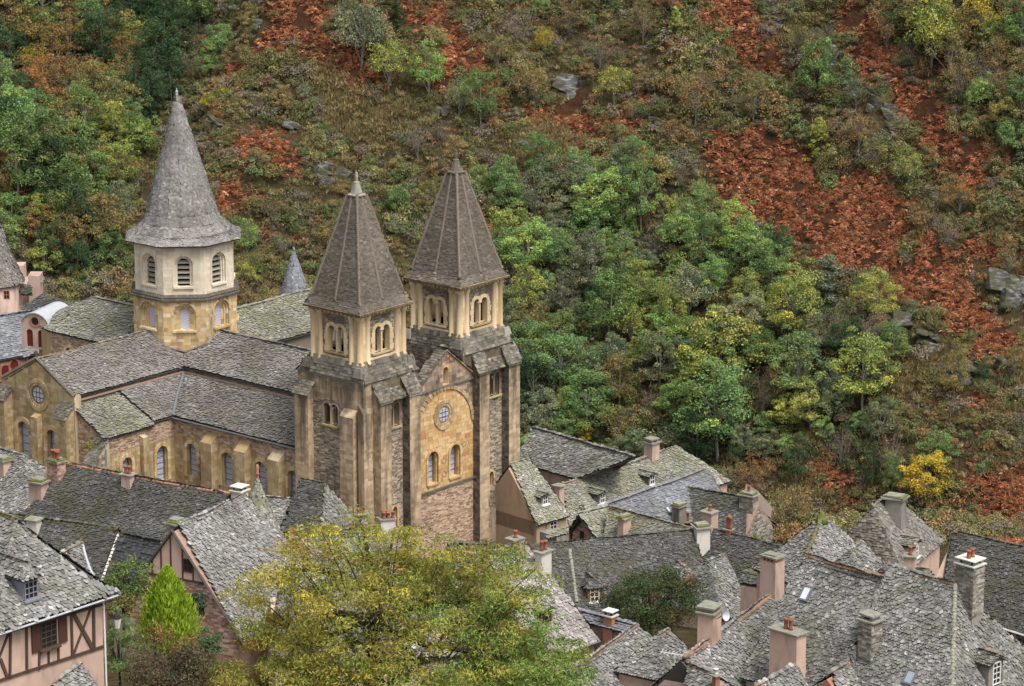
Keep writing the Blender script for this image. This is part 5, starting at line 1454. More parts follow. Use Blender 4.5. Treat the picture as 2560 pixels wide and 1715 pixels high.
H18b = gable('mossy_wing', 'mossy green wing roof with brown ridge tiles and a leaning chimney', k6(872, 762), k6(1565, 948), 246, 44, k6(830, 1075), k6(1420, 1120), 'tile_lichen', 'render_rose', 0, 'ridge_brown', w=.2, e=.145, rr=.14)
chimney(H18b, k6(1005, 985), k6(0, 850)[1], .6, .95, 'render_rose', 'moss', 0)
pb = at(*k6(490, 1010), 240)
TB = thing('tile_canopy', 'tiny mossy tiled canopy on posts below the cream house window', 'canopy', (pb[0], pb[1], 4))
pc = Plane(k6(430, 960), k6(530, 935), 240, 32)
roof_face('roof', [pc.A, pc.B, pc(*k6(540, 985)), pc(*k6(360, 1030))], 'tile_lichen', TB, .22, .16)
q = [pc(*k6(440, 1005)), pc(*k6(540, 980)), pc(*k6(540, 980)) - pc.h * 2, pc(*k6(440, 1005)) - pc.h * 2]
MB().hexa([V * np.array([1, 1, 0]) + UP * 4 for V in q], [V - UP * .1 for V in q]).build('wall', MT['render_grey'], TB)
H19 = gable('dark_stone_house', 'dark mossy roofed house with bare grey stone end wall and orange pot', k6(1540, 598), k6(2025, 690), 252, 46, k6(1590, 960), k6(2030, 1010), 'tile_dark', 'schist_grey', -2, 'ridge_brown', w=.195, e=.14, droop=.2)
chimney(H19, k6(2045, 735), k6(0, 660)[1], 1.2, .8, 'schist_grey', 'moss', 1, pot_h=.5)
p19 = H19.pl
eB = p19.u * (1 if p19.al(p19.B) > 0 else -1)
g19 = at(*k6(2095, 745), 253)
q = [at(*k6(1985, 1070), 250), at(*k6(2222, 1065), 253), at(*k6(2222, 890), 253.0), at(*k6(2100, 748), 253), at(*k6(2000, 690), 250.5)]
mm = MB(); bk = [p + np.array([.5, 4.0, 0]) for p in q]
mm.add(q + bk, [(0, 1, 2, 3, 4), (9, 8, 7, 6, 5), (0, 5, 6, 1), (1, 6, 7, 2), (2, 7, 8, 3), (3, 8, 9, 4), (4, 9, 5, 0)])
ew = mm.build('end_wall', MT['mortar'], H19.T)
exw = unit((q[1] - q[0]) * np.array([1, 1, 0])); enw = np.cross(exw, UP)
fo = np.array([q[0][0], q[0][1], 0]); Wd = np.linalg.norm((q[1] - q[0])[:2])
tps = lambda x: np.interp(x, [0, Wd * .5, Wd], [q[4][2], q[3][2], q[2][2]]) - .1
stone_field('rubble_stones', stones(fo, exw, enw, Wd, q[0][2] - 2, q[4][2], (.1, .22), (.14, .4), (0, .05), top=tps, seed=nseed()), 'schist_grey', ew)
MB().tube([q[3] + UP * .05, q[2] + UP * .05 + exw * .25], .12, 5).build('verge', MT['deck'], H19.T)
# ================================================================== right cluster
H20 = gable('steep_hipped_house', 'steep grey hipped roof with square chimney block under the yellow tree', k8(865, 208), k8(990, 112), 232, 52, k8(1040, 645), k8(1405, 468), 'tile_church', 'render_pink', 0, 'ridge_stone', w=.24, e=.18, kind='slab', hipA='tile_weathered', hipB=True, sag=.03, rr=.1)
chimney(H20, k8(1030, 300), k8(0, 135)[1], 1.1, 1.3, 'render_grey', 'moss', 0)
dormer(H20, k8(1185, 610), 1.3, 1.35, 'tile_lichen', 'render_pink', 'frame_white', 1, 2, rid='ridge_brown', hipped=False, ww=.5, hh=.8, pitch=28)
H21 = gable('pointed_house', 'pointed pyramid roof with mossy yellow tip behind big tile roof', k8(470, 290), k8(492, 285), 210, 55, k8(275, 760), k8(945, 668), 'tile_grey', 'render_rose', 2, None, w=.195, e=.14, hipA='tile_grey', hipB=True)
hip_line(H21.pl.A + UP * .05, H21.pl(*k8(345, 575)) + H21.pl.n * .08, 'ridge_moss', H21.roof, .13, .3)
MB().lathe(H21.pl.A - UP * .3, [(.5, 0), (.3, .35), (.12, .65), (.05, .8)], 9).build('moss_tip', MT['moss'], H21.roof, True)
H21b = gable('side_gable', 'small tiled side gable with terracotta ridge right of the pointed roof', k8(695, 535), k8(782, 475), 204, 45, k8(700, 720), k8(945, 665), 'tile_grey', 'render_rose', 4, 'ridge_terracotta', w=.195, e=.14, hipB=True, hipA=True)
# H24: far right dark roof
H24 = gable('dark_roofed_house', 'dark stone roof and half-timbered pink wall at the right edge', k8(1472, 398), k8(2120, 545), 208, 47, k8(1380, 1000), k8(2120, 1230), 'tile_dark', 'render_pink', 2, 'ridge_moss', w=.19, e=.135, rr=.16, hipA=True)
H24.T['label'] = 'dark stone roof with mossy ridge at the right edge behind the double pot chimney'
p24 = H24.pl
TW24 = thing('half_timbered_house', 'pink half-timbered upper wall with small window at the right edge', 'house', tuple(at(*k8(2000, 1400), 192)))
f24 = Plane(k8(1850, 1130), k8(2060, 1195), 190, 45)
roof_face('roof', [f24.A, f24.B, f24.B - f24.down * 4, f24.A - f24.down * 2.2], 'tile_dark', TW24, .21, .155)
q = [f24.A - f24.h * .3, f24.B - f24.h * .3, f24.B - f24.h * 4, f24.A - f24.h * 4]
w24 = MB().hexa([V * np.array([1, 1, 0]) + UP * 4 for V in q][::1], [V - UP * .1 for V in q][::1]).build('wall', MT['render_pink'], TW24)
MB().tube([f24.A + f24.h * .05, f24.B + f24.h * .05], .07, 6).build('gutter', MT['metal_bright'], TW24)
for x in (1905, 1960):
    a = on_plane(*k8(x, 1190), f24.A - f24.h * .26, f24.h); MB().box(a - UP * .9, f24.u * .07, f24.h * .04, UP * 1.2).build('timber_beam', MT['timber'], w24)
window(w24, on_plane(*k8(1995, 1265), f24.A - f24.h * .26, f24.h), f24.u if f24.u[0] > 0 else -f24.u, f24.h, .75, 1.1, 'frame_grey', 2, 3)
# H22 + H23: the two big front roofs
H22 = gable('big_tile_house', 'big scale-tiled roof with skylight and broad pink chimney, bottom right', k8(345, 578), k8(940, 742), 184, 50, k8(-150, 1500), k8(560, 1700), 'tile_big', 'render_pink', 10, 'ridge_terracotta', w=.21, e=.15, sag=.12, pick=300, droop=.1, hipA='tile_big', hipB=True)
chimney(H22, k8(205, 1560), k8(0, 1135)[1], 2.0, .9, 'render_pink', 'slab', 2, pot_h=.6, sink=2.5)
chimney(H22, k8(90, 880), k8(0, 605)[1], 1.2, .9, 'render_rose', 'arches', 0, sink=2.0, P=at(*k8(90, 880), 191))
skylight(H22, k8(355, 868), .55, .85, 'sky_glass')
H23 = gable('scale_tiled_house', 'scale-tiled roof with pale hip edge and stone chimneys, bottom right corner', k8(972, 652), k8(1485, 800), 181, 50, k8(640, 1700), k8(1480, 1900), 'tile_big', 'render_pink', 10, 'ridge_terracotta', w=.21, e=.15, sag=.12, pick=300, hipB='tile_grey', droop=.1)
chimney(H23, k8(835, 1300), k8(0, 1060)[1], .95, .95, 'schist_grey', 'double', 0, sink=2.0)
skylight(H23, k8(1150, 1505), .6, .8, 'skylight_glass')
h23 = H23.pl
hipe = [h23.B, H23.EB]
hip_line(h23.B + UP * .06, H23.EB + UP * .06, 'ridge_stone', H23.roof, .13, .22)
# side dormer on the right hip
FBn = h23.A + h23.u * h23.al(H23.EB) + (-h23.h * math.cos(h23.p) - UP * math.sin(h23.p)) * (H23.wf / math.cos(h23.p))
class HP: pass
hp = HP(); e1 = unit((FBn - H23.EB) * np.array([1, 1, 0])); nn = np.cross(H23.EB - h23.B, FBn - h23.B); nn = unit(nn); nn = nn if nn[2] > 0 else -nn
hp.A = h23.B; hp.n = nn; hp.u = e1; hp.h = unit(nn * np.array([1, 1, 0])); hp.p = math.acos(nn[2])
hp2 = Plane.__new__(Plane); hp2.__dict__.update(hp.__dict__); hp2.B = h23.B; hp2.down = hp.h * math.cos(hp.p) - UP * math.sin(hp.p)
dormer(H23, k8(1790, 1568), 1.3, 1.5, 'tile_grey', 'render_grey', 'frame_white', 2, 4, pl=hp2, hipped=False, rid='ridge_terracotta', pitch=30, sill=None, ww=.7, hh=1.3)
chimney(H23, k8(1590, 925), k8(0, 632)[1], 1.0, 1.25, 'schist_grey', 'white', 2, sink=1.2, pot_h=.5, pl=hp2)
# C5: small pink chimney behind, standing on its own little roof
Hs = gable('low_ridge_house', 'low roof strip with small pink chimney between the steep roof and front roofs', k8(1000, 660), k8(1290, 690), 205, 45, k8(1000, 760), k8(1290, 800), 'tile_lichen', 'render_pink', 2, 'ridge_moss')
chimney(Hs, k8(1140, 685), k8(0, 575)[1], .75, .7, 'render_pink', 'slab', 1, pot_h=.6)
# H25: bottom middle
H25 = gable('tile_roofed_house', 'grey tile roof with mossy ridge and antenna at the bottom centre right', k7(60, 1510), k7(705, 1072), 186, 48, k7(560, 1900), k7(1420, 1640), 'tile_grey', 'render_pink', 10, 'ridge_brown', w=.2, e=.145, sag=.1, hipB=True, droop=.1)
chimney(H25, k7(1040, 1590), k7(0, 1560)[1], .55, .5, 'brick', 'slab', 1)
H25b = gable('small_tiled_house', 'small grey roof with terracotta ridge stub in front of the evergreen tree', k7(885, 1148), k7(962, 1105), 190, 46, k7(900, 1430), k7(1260, 1400), 'tile_grey', 'render_pink', 8, 'ridge_terracotta', w=.2, e=.145, hipB=True, hipA=True)
# H26: roof with long terracotta ridge and pink chimney
H26 = gable('terracotta_ridge_house', 'roof with long rising terracotta ridge and pink chimney, right of the evergreen', k7(1085, 1345), k7(1840, 795), 180, 47, k7(1480, 1760), k7(2240, 1240), 'tile_big', 'render_pink', 10, 'ridge_terracotta', w=.2, e=.145, sag=.1, rr=.15, hipA=True)
chimney(H26, k7(1298, 1200), k7(0, 945)[1], 1.25, 1.0, 'render_pink', 'double', 0, P=at(*k7(1298, 1200), 183.5), sink=3)
H27 = gable('low_tiled_house', 'low roof with terracotta ridge at the bottom edge beneath the pink chimney', k8(-40, 1580), k8(268, 1415), 168, 46, k8(150, 1800), k8(420, 1660), 'tile_big', 'render_pink', 14, 'ridge_terracotta', w=.21, e=.15)
H28 = gable('ridge_tiled_house', 'little roof with terracotta ridge at the bottom edge left of the small skylight', k8(555, 1465), k8(672, 1402), 172, 44, k8(600, 1640), k8(760, 1560), 'tile_big', 'brick', 14, 'ridge_terracotta', w=.21, e=.15)
H29 = gable('strip_roofed_house', 'dark tile strip with terracotta ridge below the rooftop antenna', k7(1130, 1385), k7(1300, 1460), 180, 40, k7(1100, 1560), k7(1340, 1640), 'tile_grey', 'render_pink', 12, 'ridge_terracotta', w=.2, e=.145)
chimney(H29, k7(1353, 1568), k7(0, 1480)[1], .32, .32, 'brick', 'slab', 1, pot_h=.3, pot_mat='slab_pale')
H30 = gable('gabled_cottage', 'small tile roof with terracotta ridge at the bottom edge below the timbered wall', k4(330, 1560), k4(500, 1440), 158, 47, k4(440, 1800), k4(640, 1640), 'tile_big', 'render_pink', 12, 'ridge_terracotta', w=.2, e=.145, hipB=True)
# ================================================================== far left cluster east of the abbey
ta = at(*k1(-60, 60), 292)
TT = thing('round_tower_house', 'round rose rendered tower with conical roof and small window at the left edge', 'tower', (ta[0], ta[1], 2))
cz = at(*k1(-60, 410), 292)[2]; rt = 203 / 2.703 / FOC * 292
r0 = [np.array([ta[0] + (rt + .1) * math.cos(a), ta[1] + (rt + .1) * math.sin(a), cz]) for a in np.arange(0, 2 * math.pi - .01, math.pi / 9)]
r1_ = [np.array([ta[0] + rt * .5 * math.cos(a), ta[1] + rt * .5 * math.sin(a), cz + 3.4]) for a in np.arange(0, 2 * math.pi - .01, math.pi / 9)]
r2_ = [np.array([ta[0] + .1 * math.cos(a), ta[1] + .1 * math.sin(a), cz + 8.5]) for a in np.arange(0, 2 * math.pi - .01, math.pi / 9)]
cn = MB().rings([r0, r1_, r2_]).build('cone_roof', MT['deck'], TT)
S = []
for k in range(18):
    j = (k + 1) % 18
    S += [tile_batch([r0[k], r0[j], r1_[j], r1_[k]], .24, .18, sag=.01)[0], tile_batch([r1_[k], r1_[j], r2_[j], r2_[k]], .24, .18, sag=.01)[0]]
tag(obj('roof_tiles', tile_mesh(np.concatenate(S), 'scale', 'tile_church', 'roof_tiles'), cn), kind='stuff')
MB().lathe((ta[0], ta[1], 2), [(rt - .15, 0), (rt - .15, cz - 2)], 24).build('wall', MT['render_rose'], TT, True)
wp = at(*k1(45, 478), 289.2); window(TT, wp, CR, np.array([0, -1.0, 0]), .55, .85, 'brick', 2, 2)
TC = thing('rose_house', 'rose rendered house with stubby chimneys and dark roof at the left edge', 'house', tuple(at(*k1(180, 560), 296) - UP * 6))
b0 = at(*k1(140, 600), 296); 
MB().box(at(*k1(165, 500), 298), CR * 1.5, np.array([0, 2.0, 0]), UP * 1.6).build('wall', MT['render_pink'], TC)
MB().box(at(*k1(105, 340), 299), CR * .9, np.array([0, .8, 0]), UP * 1.0).build('chimney', MT['render_rose'], TC)
MB().box(at(*k1(243, 450), 294), CR * .55, np.array([0, .9, 0]), UP * 1.6).build('chimney', MT['render_rose'], TC)
MB().box(at(*k1(243, 385), 294), CR * .65, np.array([0, 1.0, 0]), UP * .1).build('chimney_cap', MT['slab'], TC)
pr = Plane(k1(285, 480), k1(480, 552), 290, 40)
roof_face('roof', [pr.A, pr.B, pr(*k1(330, 620)), pr(*k1(140, 610)), pr(*k1(150, 560))], 'tile_dark', TC, .24, .18)
pr2 = Plane(k1(140, 415), k1(205, 430), 293, 40)
roof_face('small_roof', [pr2.A, pr2.B, pr2(*k1(215, 475)), pr2(*k1(140, 475))], 'tile_dark', TC, .24, .18)
# slate-roofed building with barrel dormer
H31 = gable('slate_wing', 'blue grey slate wing with red arched windows and zinc barrel dormer, left of the apse', k1(-80, 640), k1(560, 540), 283, 40, k1(-80, 920), k1(330, 868), 'tile_slate', 'schist_pink', 2, 'ridge_stone', w=.26, e=.2, kind='slab', sag=.02, rr=.1)
p31 = H31.pl
dc = at(*k1(245, 845), 272.5)
ex = unit(np.array([.93, -.36, 0])); en = np.cross(ex, UP)
if en @ (EYE - dc) < 0: en = -en
m = MB(); wd, hd_, sp_ = 2.0, 2.05, 1.15
arched_wall(m, dc - ex * 1.4, ex, en, 2.8, 0, 1.85, .3, [(.82, .15, .6, 1.4), (1.9, .15, .6, 1.4)])
# arched_wall measures z from the origin point
dm = m.build('barrel_dormer', MT['render_rose'], H31.T)
seg = 10; arc = [(math.cos(math.pi * i / seg), math.sin(math.pi * i / seg)) for i in range(seg + 1)]
fr = [dc + UP * 1.85 + ex * x * 1.4 + UP * z * 1.3 for x, z in arc]; bk = [p - en * .3 for p in fr]
MB().poly(fr).build('dormer_gable', MT['render_rose'], dm)
rc = MB()
for i in range(seg): rc.hexa([fr[i] + en * .15, fr[i + 1] + en * .15, fr[i + 1] - en * 4.2, fr[i] - en * 4.2], [p + UP * .07 for p in (fr[i] + en * .15, fr[i + 1] + en * .15, fr[i + 1] - en * 4.2, fr[i] - en * 4.2)])
rc.build('barrel_roof', MT['zinc'], dm)['kind'] = 'stuff'
for x in (.82, 1.9): arch_pane(dc - ex * 1.4, ex, en, x, .15, .6, 1.4, .1).build('window_pane', MT['red_wood'], dm)
ring = MB(); cc = dc + UP * 2.45 + en * .02
for i in range(16):
    a, b = 2 * math.pi * i / 16, 2 * math.pi * (i + 1) / 16
    ring.hexa([cc + ex * (r * math.cos(t)) + UP * (r * math.sin(t)) for r, t in ((.36, a), (.5, a), (.5, b), (.36, b))], [cc + en * .06 + ex * (r * math.cos(t)) + UP * (r * math.sin(t)) for r, t in ((.36, a), (.5, a), (.5, b), (.36, b))])
ring.build('oculus_ring', MT['brick'], dm)['kind'] = 'stuff'
MB().poly([cc + en * .01 + ex * .36 * math.cos(t) + UP * .36 * math.sin(t) for t in np.arange(0, 6.28, .5)]).build('oculus_pane', MT['glass_dark'], dm)
# red arched windows below its eaves
ew31 = H31.EA - p31.h * .27
for x, y in ((35, 1005), (95, 970), (215, 930)):
    c = on_plane(*k1(x, y), ew31, p31.h); exx = p31.u if p31.u[0] > 0 else -p31.u
    a = arch_pane(c - exx * .5 - UP * c[2], exx, p31.h, .5, c[2] - .75, .8, c[2] + .3, -.05).build('arched_window', MT['red_wood'], H31.wall)
    arch_ring(MB(), c - exx * .5 - UP * c[2], exx, p31.h, .5, c[2] - .75, .8, c[2] + .3, .16, .09, .0, 7).build('surround_stones', MT['brick'], a)['kind'] = 'stuff'
# ------------------------------------------------------------------ rooftop aerial, satellite dish, lantern
ab = at(*k7(1015, 1560), 183); atp = at(*k7(1015, 1300), 183)
TA = thing('rooftop_aerial', 'thin rooftop television aerial on a mast at the bottom centre right', 'aerial', tuple(ab))
MB().tube([ab - UP * 1, atp], .025, 6).build('mast', MT['metal_bright'], TA)
m = MB(); m.tube([atp - CR * .8 + UP * .1, atp + CR * 1.0 - UP * .2], .02, 5); m.build('boom', MT['metal_bright'], TA)
for i in range(9):
    p = atp + CR * (-.75 + .2 * i) + UP * (.1 - .033 * i); MB().tube([p - np.array([.1, .3, 0]), p + np.array([.1, .3, .05])], .012, 4).build('rod', MT['metal_bright'], TA)
dpp = at(*k7(1415, 985), 182)
TD = thing('satellite_dish', 'small grey satellite dish fixed beside the pink chimney', 'dish', tuple(dpp))
m = MB(); dn = unit(np.array([.75, -.6, .25])); da = unit(np.cross(dn, UP)); db = np.cross(da, dn)
m.rings([[dpp + dn * (.25 * r * r - .06) + r * .34 * (da * math.cos(t) + db * math.sin(t)) for t in np.arange(0, 6.28, 6.2832 / 16)] for r in (1, .75, .5, .25, .02)], cap=False); m.build('reflector', MT['zinc'], TD, True)
MB().tube([dpp - dn * .08, dpp - dn * .45 - UP * .2], .03, 5).build('bracket', MT['zinc_dark'], TD)
lp = at(*k4(722, 1130), 166.5)
TL = thing('wall_lantern', 'black wall lantern on a bracket at the corner of the half-timbered house', 'lantern', tuple(lp - UP * .8))
MB().lathe(lp, [(.04, .12), (.16, .02), (.26, -.16), (.24, -.18)], 6).build('hood', MT['iron'], TL)
MB().lathe(lp, [(.23, -.18), (.12, -.72), (.06, -.78)], 6).build('glass_body', MT['frame_white'], TL)
MB().tube([lp + UP * .1, lp + UP * .3 - CR * .2, lp + UP * .32 - CR * 1.4], .03, 5).build('bracket', MT['iron'], TL)
# ------------------------------------------------------------------ foliage
def leaf_cards(P, Nrm, size, ratio, rg, tone, name, bend=.25):
    """rhombic leaf clusters at P facing Nrm; tone: colour per leaf"""
    T = len(P)
    t = np.cross(Nrm, rg.normal(0, 1, (T, 3))); t /= np.linalg.norm(t, axis=1)[:, None] + 1e-9
    b = np.cross(Nrm, t)
    a = (size * rg.uniform(.65, 1.35, T))[:, None]; r = a * ratio
    V = np.stack([P - t * a, P - b * r + Nrm * a * bend * .3, P + t * a - Nrm * a * bend, P + b * r + Nrm * a * bend * .3], 1)
    me = batch(V, [(0, 1, 2, 3)], name)
    at_ = me.color_attributes.new('tone', 'FLOAT_COLOR', 'POINT')
    c = np.ones((T, 4, 4), np.float32); c[:, :, :3] = tone[:, None, :]
    at_.data.foreach_set('color', c.ravel())
    return me
def clumps_to_mesh(C, rc, per, leaf, rg, tone_c, name, ratio=.55, up=.35, down=-.55, jit=.55, squash=.75):
    """C: clump centres, rc radii, tone_c colour per clump"""
    k = len(C); idx = np.repeat(np.arange(k), per)
    d = rg.normal(0, 1, (len(idx), 3)); d /= np.linalg.norm(d, axis=1)[:, None]
    low = d[:, 2] < down; d[low, 2] *= -1
    s = rg.uniform(.45, 1.05, len(idx)) ** .6
    P = C[idx] + d * (rc[idx] * s)[:, None] * np.array([1, 1, squash])
    N = d + jit * rg.normal(0, 1, d.shape) + np.array([0, 0, up]); N /= np.linalg.norm(N, axis=1)[:, None]
    tone = tone_c[idx] * rg.uniform(.8, 1.2, (len(idx), 1))
    return leaf_cards(P, N, leaf, ratio, rg, tone, name)
def crown_centres(rg, n, rx, rz, zc, shape='round', hollow=.55):
    d = rg.normal(0, 1, (n * 3, 3)); d /= np.linalg.norm(d, axis=1)[:, None]
    r = rg.uniform(hollow, 1.0, n * 3) ** .8
    bump = 1 + .28 * np.sin(d[:, 0] * 3.1 + rg.uniform(0, 6)) * np.cos(d[:, 1] * 2.7 + rg.uniform(0, 6)) + .15 * np.sin(d[:, 2] * 5 + rg.uniform(0, 6))
    C = d * (r * bump)[:, None]
    if shape == 'round': C = C[C[:, 2] > -.62]
    C = C[:n] * np.array([rx, rx, rz])
    if shape == 'cone':
        h = (C[:, 2] + rz) / (2 * rz); C[:, :2] *= (1.25 - 1.05 * h)[:, None]
    return C + np.array([0, 0, zc])
def limb_mesh(rg, H, C, r0, name, n=9, side=6):
    m = MB()
    lean = rg.normal(0, .05, 2) * H
    tr = [np.array([lean[0] * t * t, lean[1] * t * t, H * t - .6]) for t in (0, .25, .5, .75, 1.0)]
    m.tube(tr, [r0 * 1.25, r0, r0 * .8, r0 * .55, r0 * .3], side)
    for c in C[rg.permutation(len(C))[:n]]:
        t = rg.uniform(.35, .85); s = np.array([lean[0] * t * t, lean[1] * t * t, H * t - .6])
        mid = (s + c) / 2 + np.array([0, 0, .1 * H]) + rg.normal(0, .05 * H, 3)
        m.tube([s, mid, c], [r0 * .42, r0 * .26, r0 * .08], 5)
    return m.mesh(name)
PROTO = {}
def proto(key, seed, rx, rz, zc, H, ncl, per, leaf, shape='round', rc=.3, bark='bark', r0=.12, limbs=9, ratio=.55, tonevar=.25, hollow=.55, up=.35, squash=.75):
    rg = np.random.default_rng(seed)
    C = crown_centres(rg, ncl, rx, rz, zc, shape, hollow)
    R_ = rx * rc * rg.uniform(.65, 1.3, len(C))
    tone = 1 + tonevar * rg.normal(0, 1, (len(C), 1)) * np.array([1.0, .85, .7]); tone = np.clip(tone, .45, 1.7)
    warm = rg.uniform(0, 1, (len(C), 1)) ** 4; tone = tone * (1 + warm * np.array([.35, .08, -.2]))
    me = clumps_to_mesh(C, R_, per, leaf, rg, tone, 'crown', ratio, up, squash=squash)
    me.materials.append(MT['leaf'])
    tm = limb_mesh(rg, H, C, r0, 'trunk', limbs); tm.materials.append(MT[bark])
    PROTO[key] = (me, tm, rx, zc, rz)
# unit size: crown radius 1 -> scaled per tree
for i in range(4): proto('round%d' % i, 10 + i, 1.0, .95, 1.35, 2.0, 60, 85, .040, bark='bark' if i % 2 else 'bark_pale', r0=.055, rc=.27)
for i in range(3): proto('oval%d' % i, 20 + i, 1.0, 1.55, 1.9, 3.0, 80, 80, .040, bark='bark_pale', r0=.05, rc=.28)
for i in range(3): proto('loose%d' % i, 30 + i, 1.0, .95, 1.25, 1.9, 60, 44, .034, rc=.24, bark='bark_pale', r0=.04, limbs=22, ratio=.5, hollow=.25)
for i in range(2): proto('bare%d' % i, 40 + i, 1.0, .9, 1.0, 1.5, 48, 26, .030, rc=.26, bark='bark_pale', r0=.028, limbs=26, ratio=.45, hollow=.15)
for i in range(3): proto('bush%d' % i, 50 + i, 1.0, .72, .5, .9, 56, 60, .042, rc=.30, r0=.05, limbs=6)
for i in range(2): proto('cone%d' % i, 60 + i, .82, 1.7, 1.75, 2.8, 80, 70, .038, 'cone', rc=.26, r0=.06)
def scatter(name, label, cat, P, meshes, scl, tone, seed, tilt=.15):
    """one mass of plants: every point carries a small plant (geometry nodes)"""
    rg = np.random.default_rng(seed); N = len(P)
    co = bpy.data.collections.new(name + '_pieces')
    for m in meshes: co.objects.link(bpy.data.objects.new(name + '_piece', m))
    me = bpy.data.meshes.new(name); me.vertices.add(N); me.vertices.foreach_set('co', np.ascontiguousarray(P, np.float32).ravel())
    def attr(nm, tp, key, v): a = me.attributes.new(nm, tp, 'POINT'); a.data.foreach_set(key, np.ascontiguousarray(v).ravel())
    attr('tone', 'FLOAT_COLOR', 'color', np.concatenate([tone, np.ones((N, 1))], 1).astype(np.float32))
    scl = np.asarray(scl, float); scl = scl if scl.ndim == 2 else np.stack([scl, scl, scl * rg.uniform(.8, 1.2, N)], 1)
    attr('scl', 'FLOAT_VECTOR', 'vector', scl.astype(np.float32))
    attr('rot', 'FLOAT_VECTOR', 'vector', np.stack([rg.normal(0, tilt, N), rg.normal(0, tilt, N), rg.uniform(0, 6.283, N)], 1).astype(np.float32))
    attr('pick', 'INT', 'value', rg.integers(0, len(meshes), N).astype(np.int32))
    ng = bpy.data.node_groups.new(name + '_nodes', 'GeometryNodeTree')
    ng.interface.new_socket('Geometry', in_out='INPUT', socket_type='NodeSocketGeometry'); ng.interface.new_socket('Geometry', in_out='OUTPUT', socket_type='NodeSocketGeometry')
    gi = ng.nodes.new('NodeGroupInput'); go_ = ng.nodes.new('NodeGroupOutput')
    ci = ng.nodes.new('GeometryNodeCollectionInfo'); ci.inputs['Collection'].default_value = co; ci.inputs['Separate Children'].default_value = True; ci.inputs['Reset Children'].default_value = True
    ip = ng.nodes.new('GeometryNodeInstanceOnPoints'); ip.inputs['Pick Instance'].default_value = True
    ng.links.new(gi.outputs[0], ip.inputs['Points']); ng.links.new(ci.outputs[0], ip.inputs['Instance']); ng.links.new(ip.outputs[0], go_.inputs[0])
    for nm, tp, sk in (('scl', 'FLOAT_VECTOR', 'Scale'), ('rot', 'FLOAT_VECTOR', 'Rotation'), ('pick', 'INT', 'Instance Index')):
        na = ng.nodes.new('GeometryNodeInputNamedAttribute'); na.data_type = tp; na.inputs['Name'].default_value = nm; ng.links.new(na.outputs[0], ip.inputs[sk])
    o = obj(name, me); md = o.modifiers.new('plants', 'NODES'); md.node_group = ng
    return tag(o, label, cat, kind='stuff')
def shade(me, v=1.0):
    a = me.color_attributes.new('shade', 'FLOAT_COLOR', 'POINT'); a.data.foreach_set('color', np.ones(len(me.vertices) * 4, np.float32)); return me
def mound_piece(seed, ncl=18, per=34, leaf=.062, rz=.6, twigs=8):
    rg = np.random.default_rng(seed); C = crown_centres(rg, ncl, .75, rz, .35, 'round', .3)
    me = clumps_to_mesh(C, .34 * rg.uniform(.6, 1.3, len(C)), per, leaf, rg, np.clip(1 + .22 * rg.normal(0, 1, (len(C), 1)) * np.ones(3), .5, 1.6), 'scrub_piece', .45, .45, -.4, .65)
    me.color_attributes['tone'].name = 'shade'; me.materials.append(MT['piece']); return me
def fern_piece(seed, n=24):
    rg = np.random.default_rng(seed); V = []; C = []
    for k in range(n):
        a = rg.uniform(0, 6.283); L = rg.uniform(.45, .95); el = rg.uniform(.5, 1.25); d = np.array([math.cos(a), math.sin(a), 0]); sd_ = np.array([-d[1], d[0], 0])
        w = rg.uniform(.05, .10); tw = rg.normal(0, .35); c = rg.uniform(.6, 1.35)
        pts = []
        for t in (0, .3, .6, .85, 1.0):
            p = d * L * (t * math.cos(el) + .5 * t * t) + np.array([0, 0, L * (math.sin(el) * t - .55 * t * t)]); ww = w * (.25 + 1.5 * t) * (1 - t) * 2.2 + .012
            s2 = sd_ * math.cos(tw) + np.array([0, 0, math.sin(tw)]); pts.append((p - s2 * ww, p + s2 * ww))
        for (a0, b0), (a1, b1) in zip(pts[:-1], pts[1:]): V.append([a0, b0, b1, a1]); C.append(c)
    V = np.array(V); me = batch(V, [(0, 1, 2, 3)], 'fern_piece'); a = me.color_attributes.new('shade', 'FLOAT_COLOR', 'POINT')
    cc = np.ones((len(V), 4, 4), np.float32); cc[:, :, :3] = np.array(C)[:, None, None]; a.data.foreach_set('color', cc.ravel()); me.materials.append(MT['piece']); return me
def grass_piece(seed, n=40):
    rg = np.random.default_rng(seed); V = []
    for k in range(n):
        a = rg.uniform(0, 6.283); b = np.array([rg.normal(0, .3), rg.normal(0, .3), 0]); d = np.array([math.cos(a), math.sin(a), 0]); s2 = np.array([-d[1], d[0], 0]) * .03
        V.append([b - s2, b + s2, b + d * rg.uniform(.1, .5) + s2 * .3 + np.array([0, 0, rg.uniform(.3, .7)]), b + d * .15 - s2 * .5 + np.array([0, 0, .25])])
    me = shade(batch(np.array(V), [(0, 1, 2, 3)], 'grass_piece')); me.materials.append(MT['piece']); return me
tree_no = {}
def plant(P, size, hgt, color, kinds, name, label, cat, group=None, rnd=random, sink=.25):
    """one tree: Empty at its foot > trunk, crown"""
    me, tm, rx, zc, rz = PROTO[rnd.choice(kinds)]
    o = bpy.data.objects.new(name, None); o.empty_display_size = .3; COL.objects.link(o)
    o.location = (P[0], P[1], P[2] - sink); o.rotation_euler = (rnd.uniform(-.06, .06), rnd.uniform(-.06, .06), rnd.uniform(0, 6.28))
    o.scale = (size, size, hgt)
    tag(o, label, cat, group)
    for nm, m in (('trunk', tm), ('crown', me)):
        c = bpy.data.objects.new(nm, m); COL.objects.link(c); c.parent = o
        v = rnd.uniform(.85, 1.15)
        c.color = (color[0] * v * rnd.uniform(.92, 1.08), color[1] * v, color[2] * v * rnd.uniform(.9, 1.1), 1)
    return o
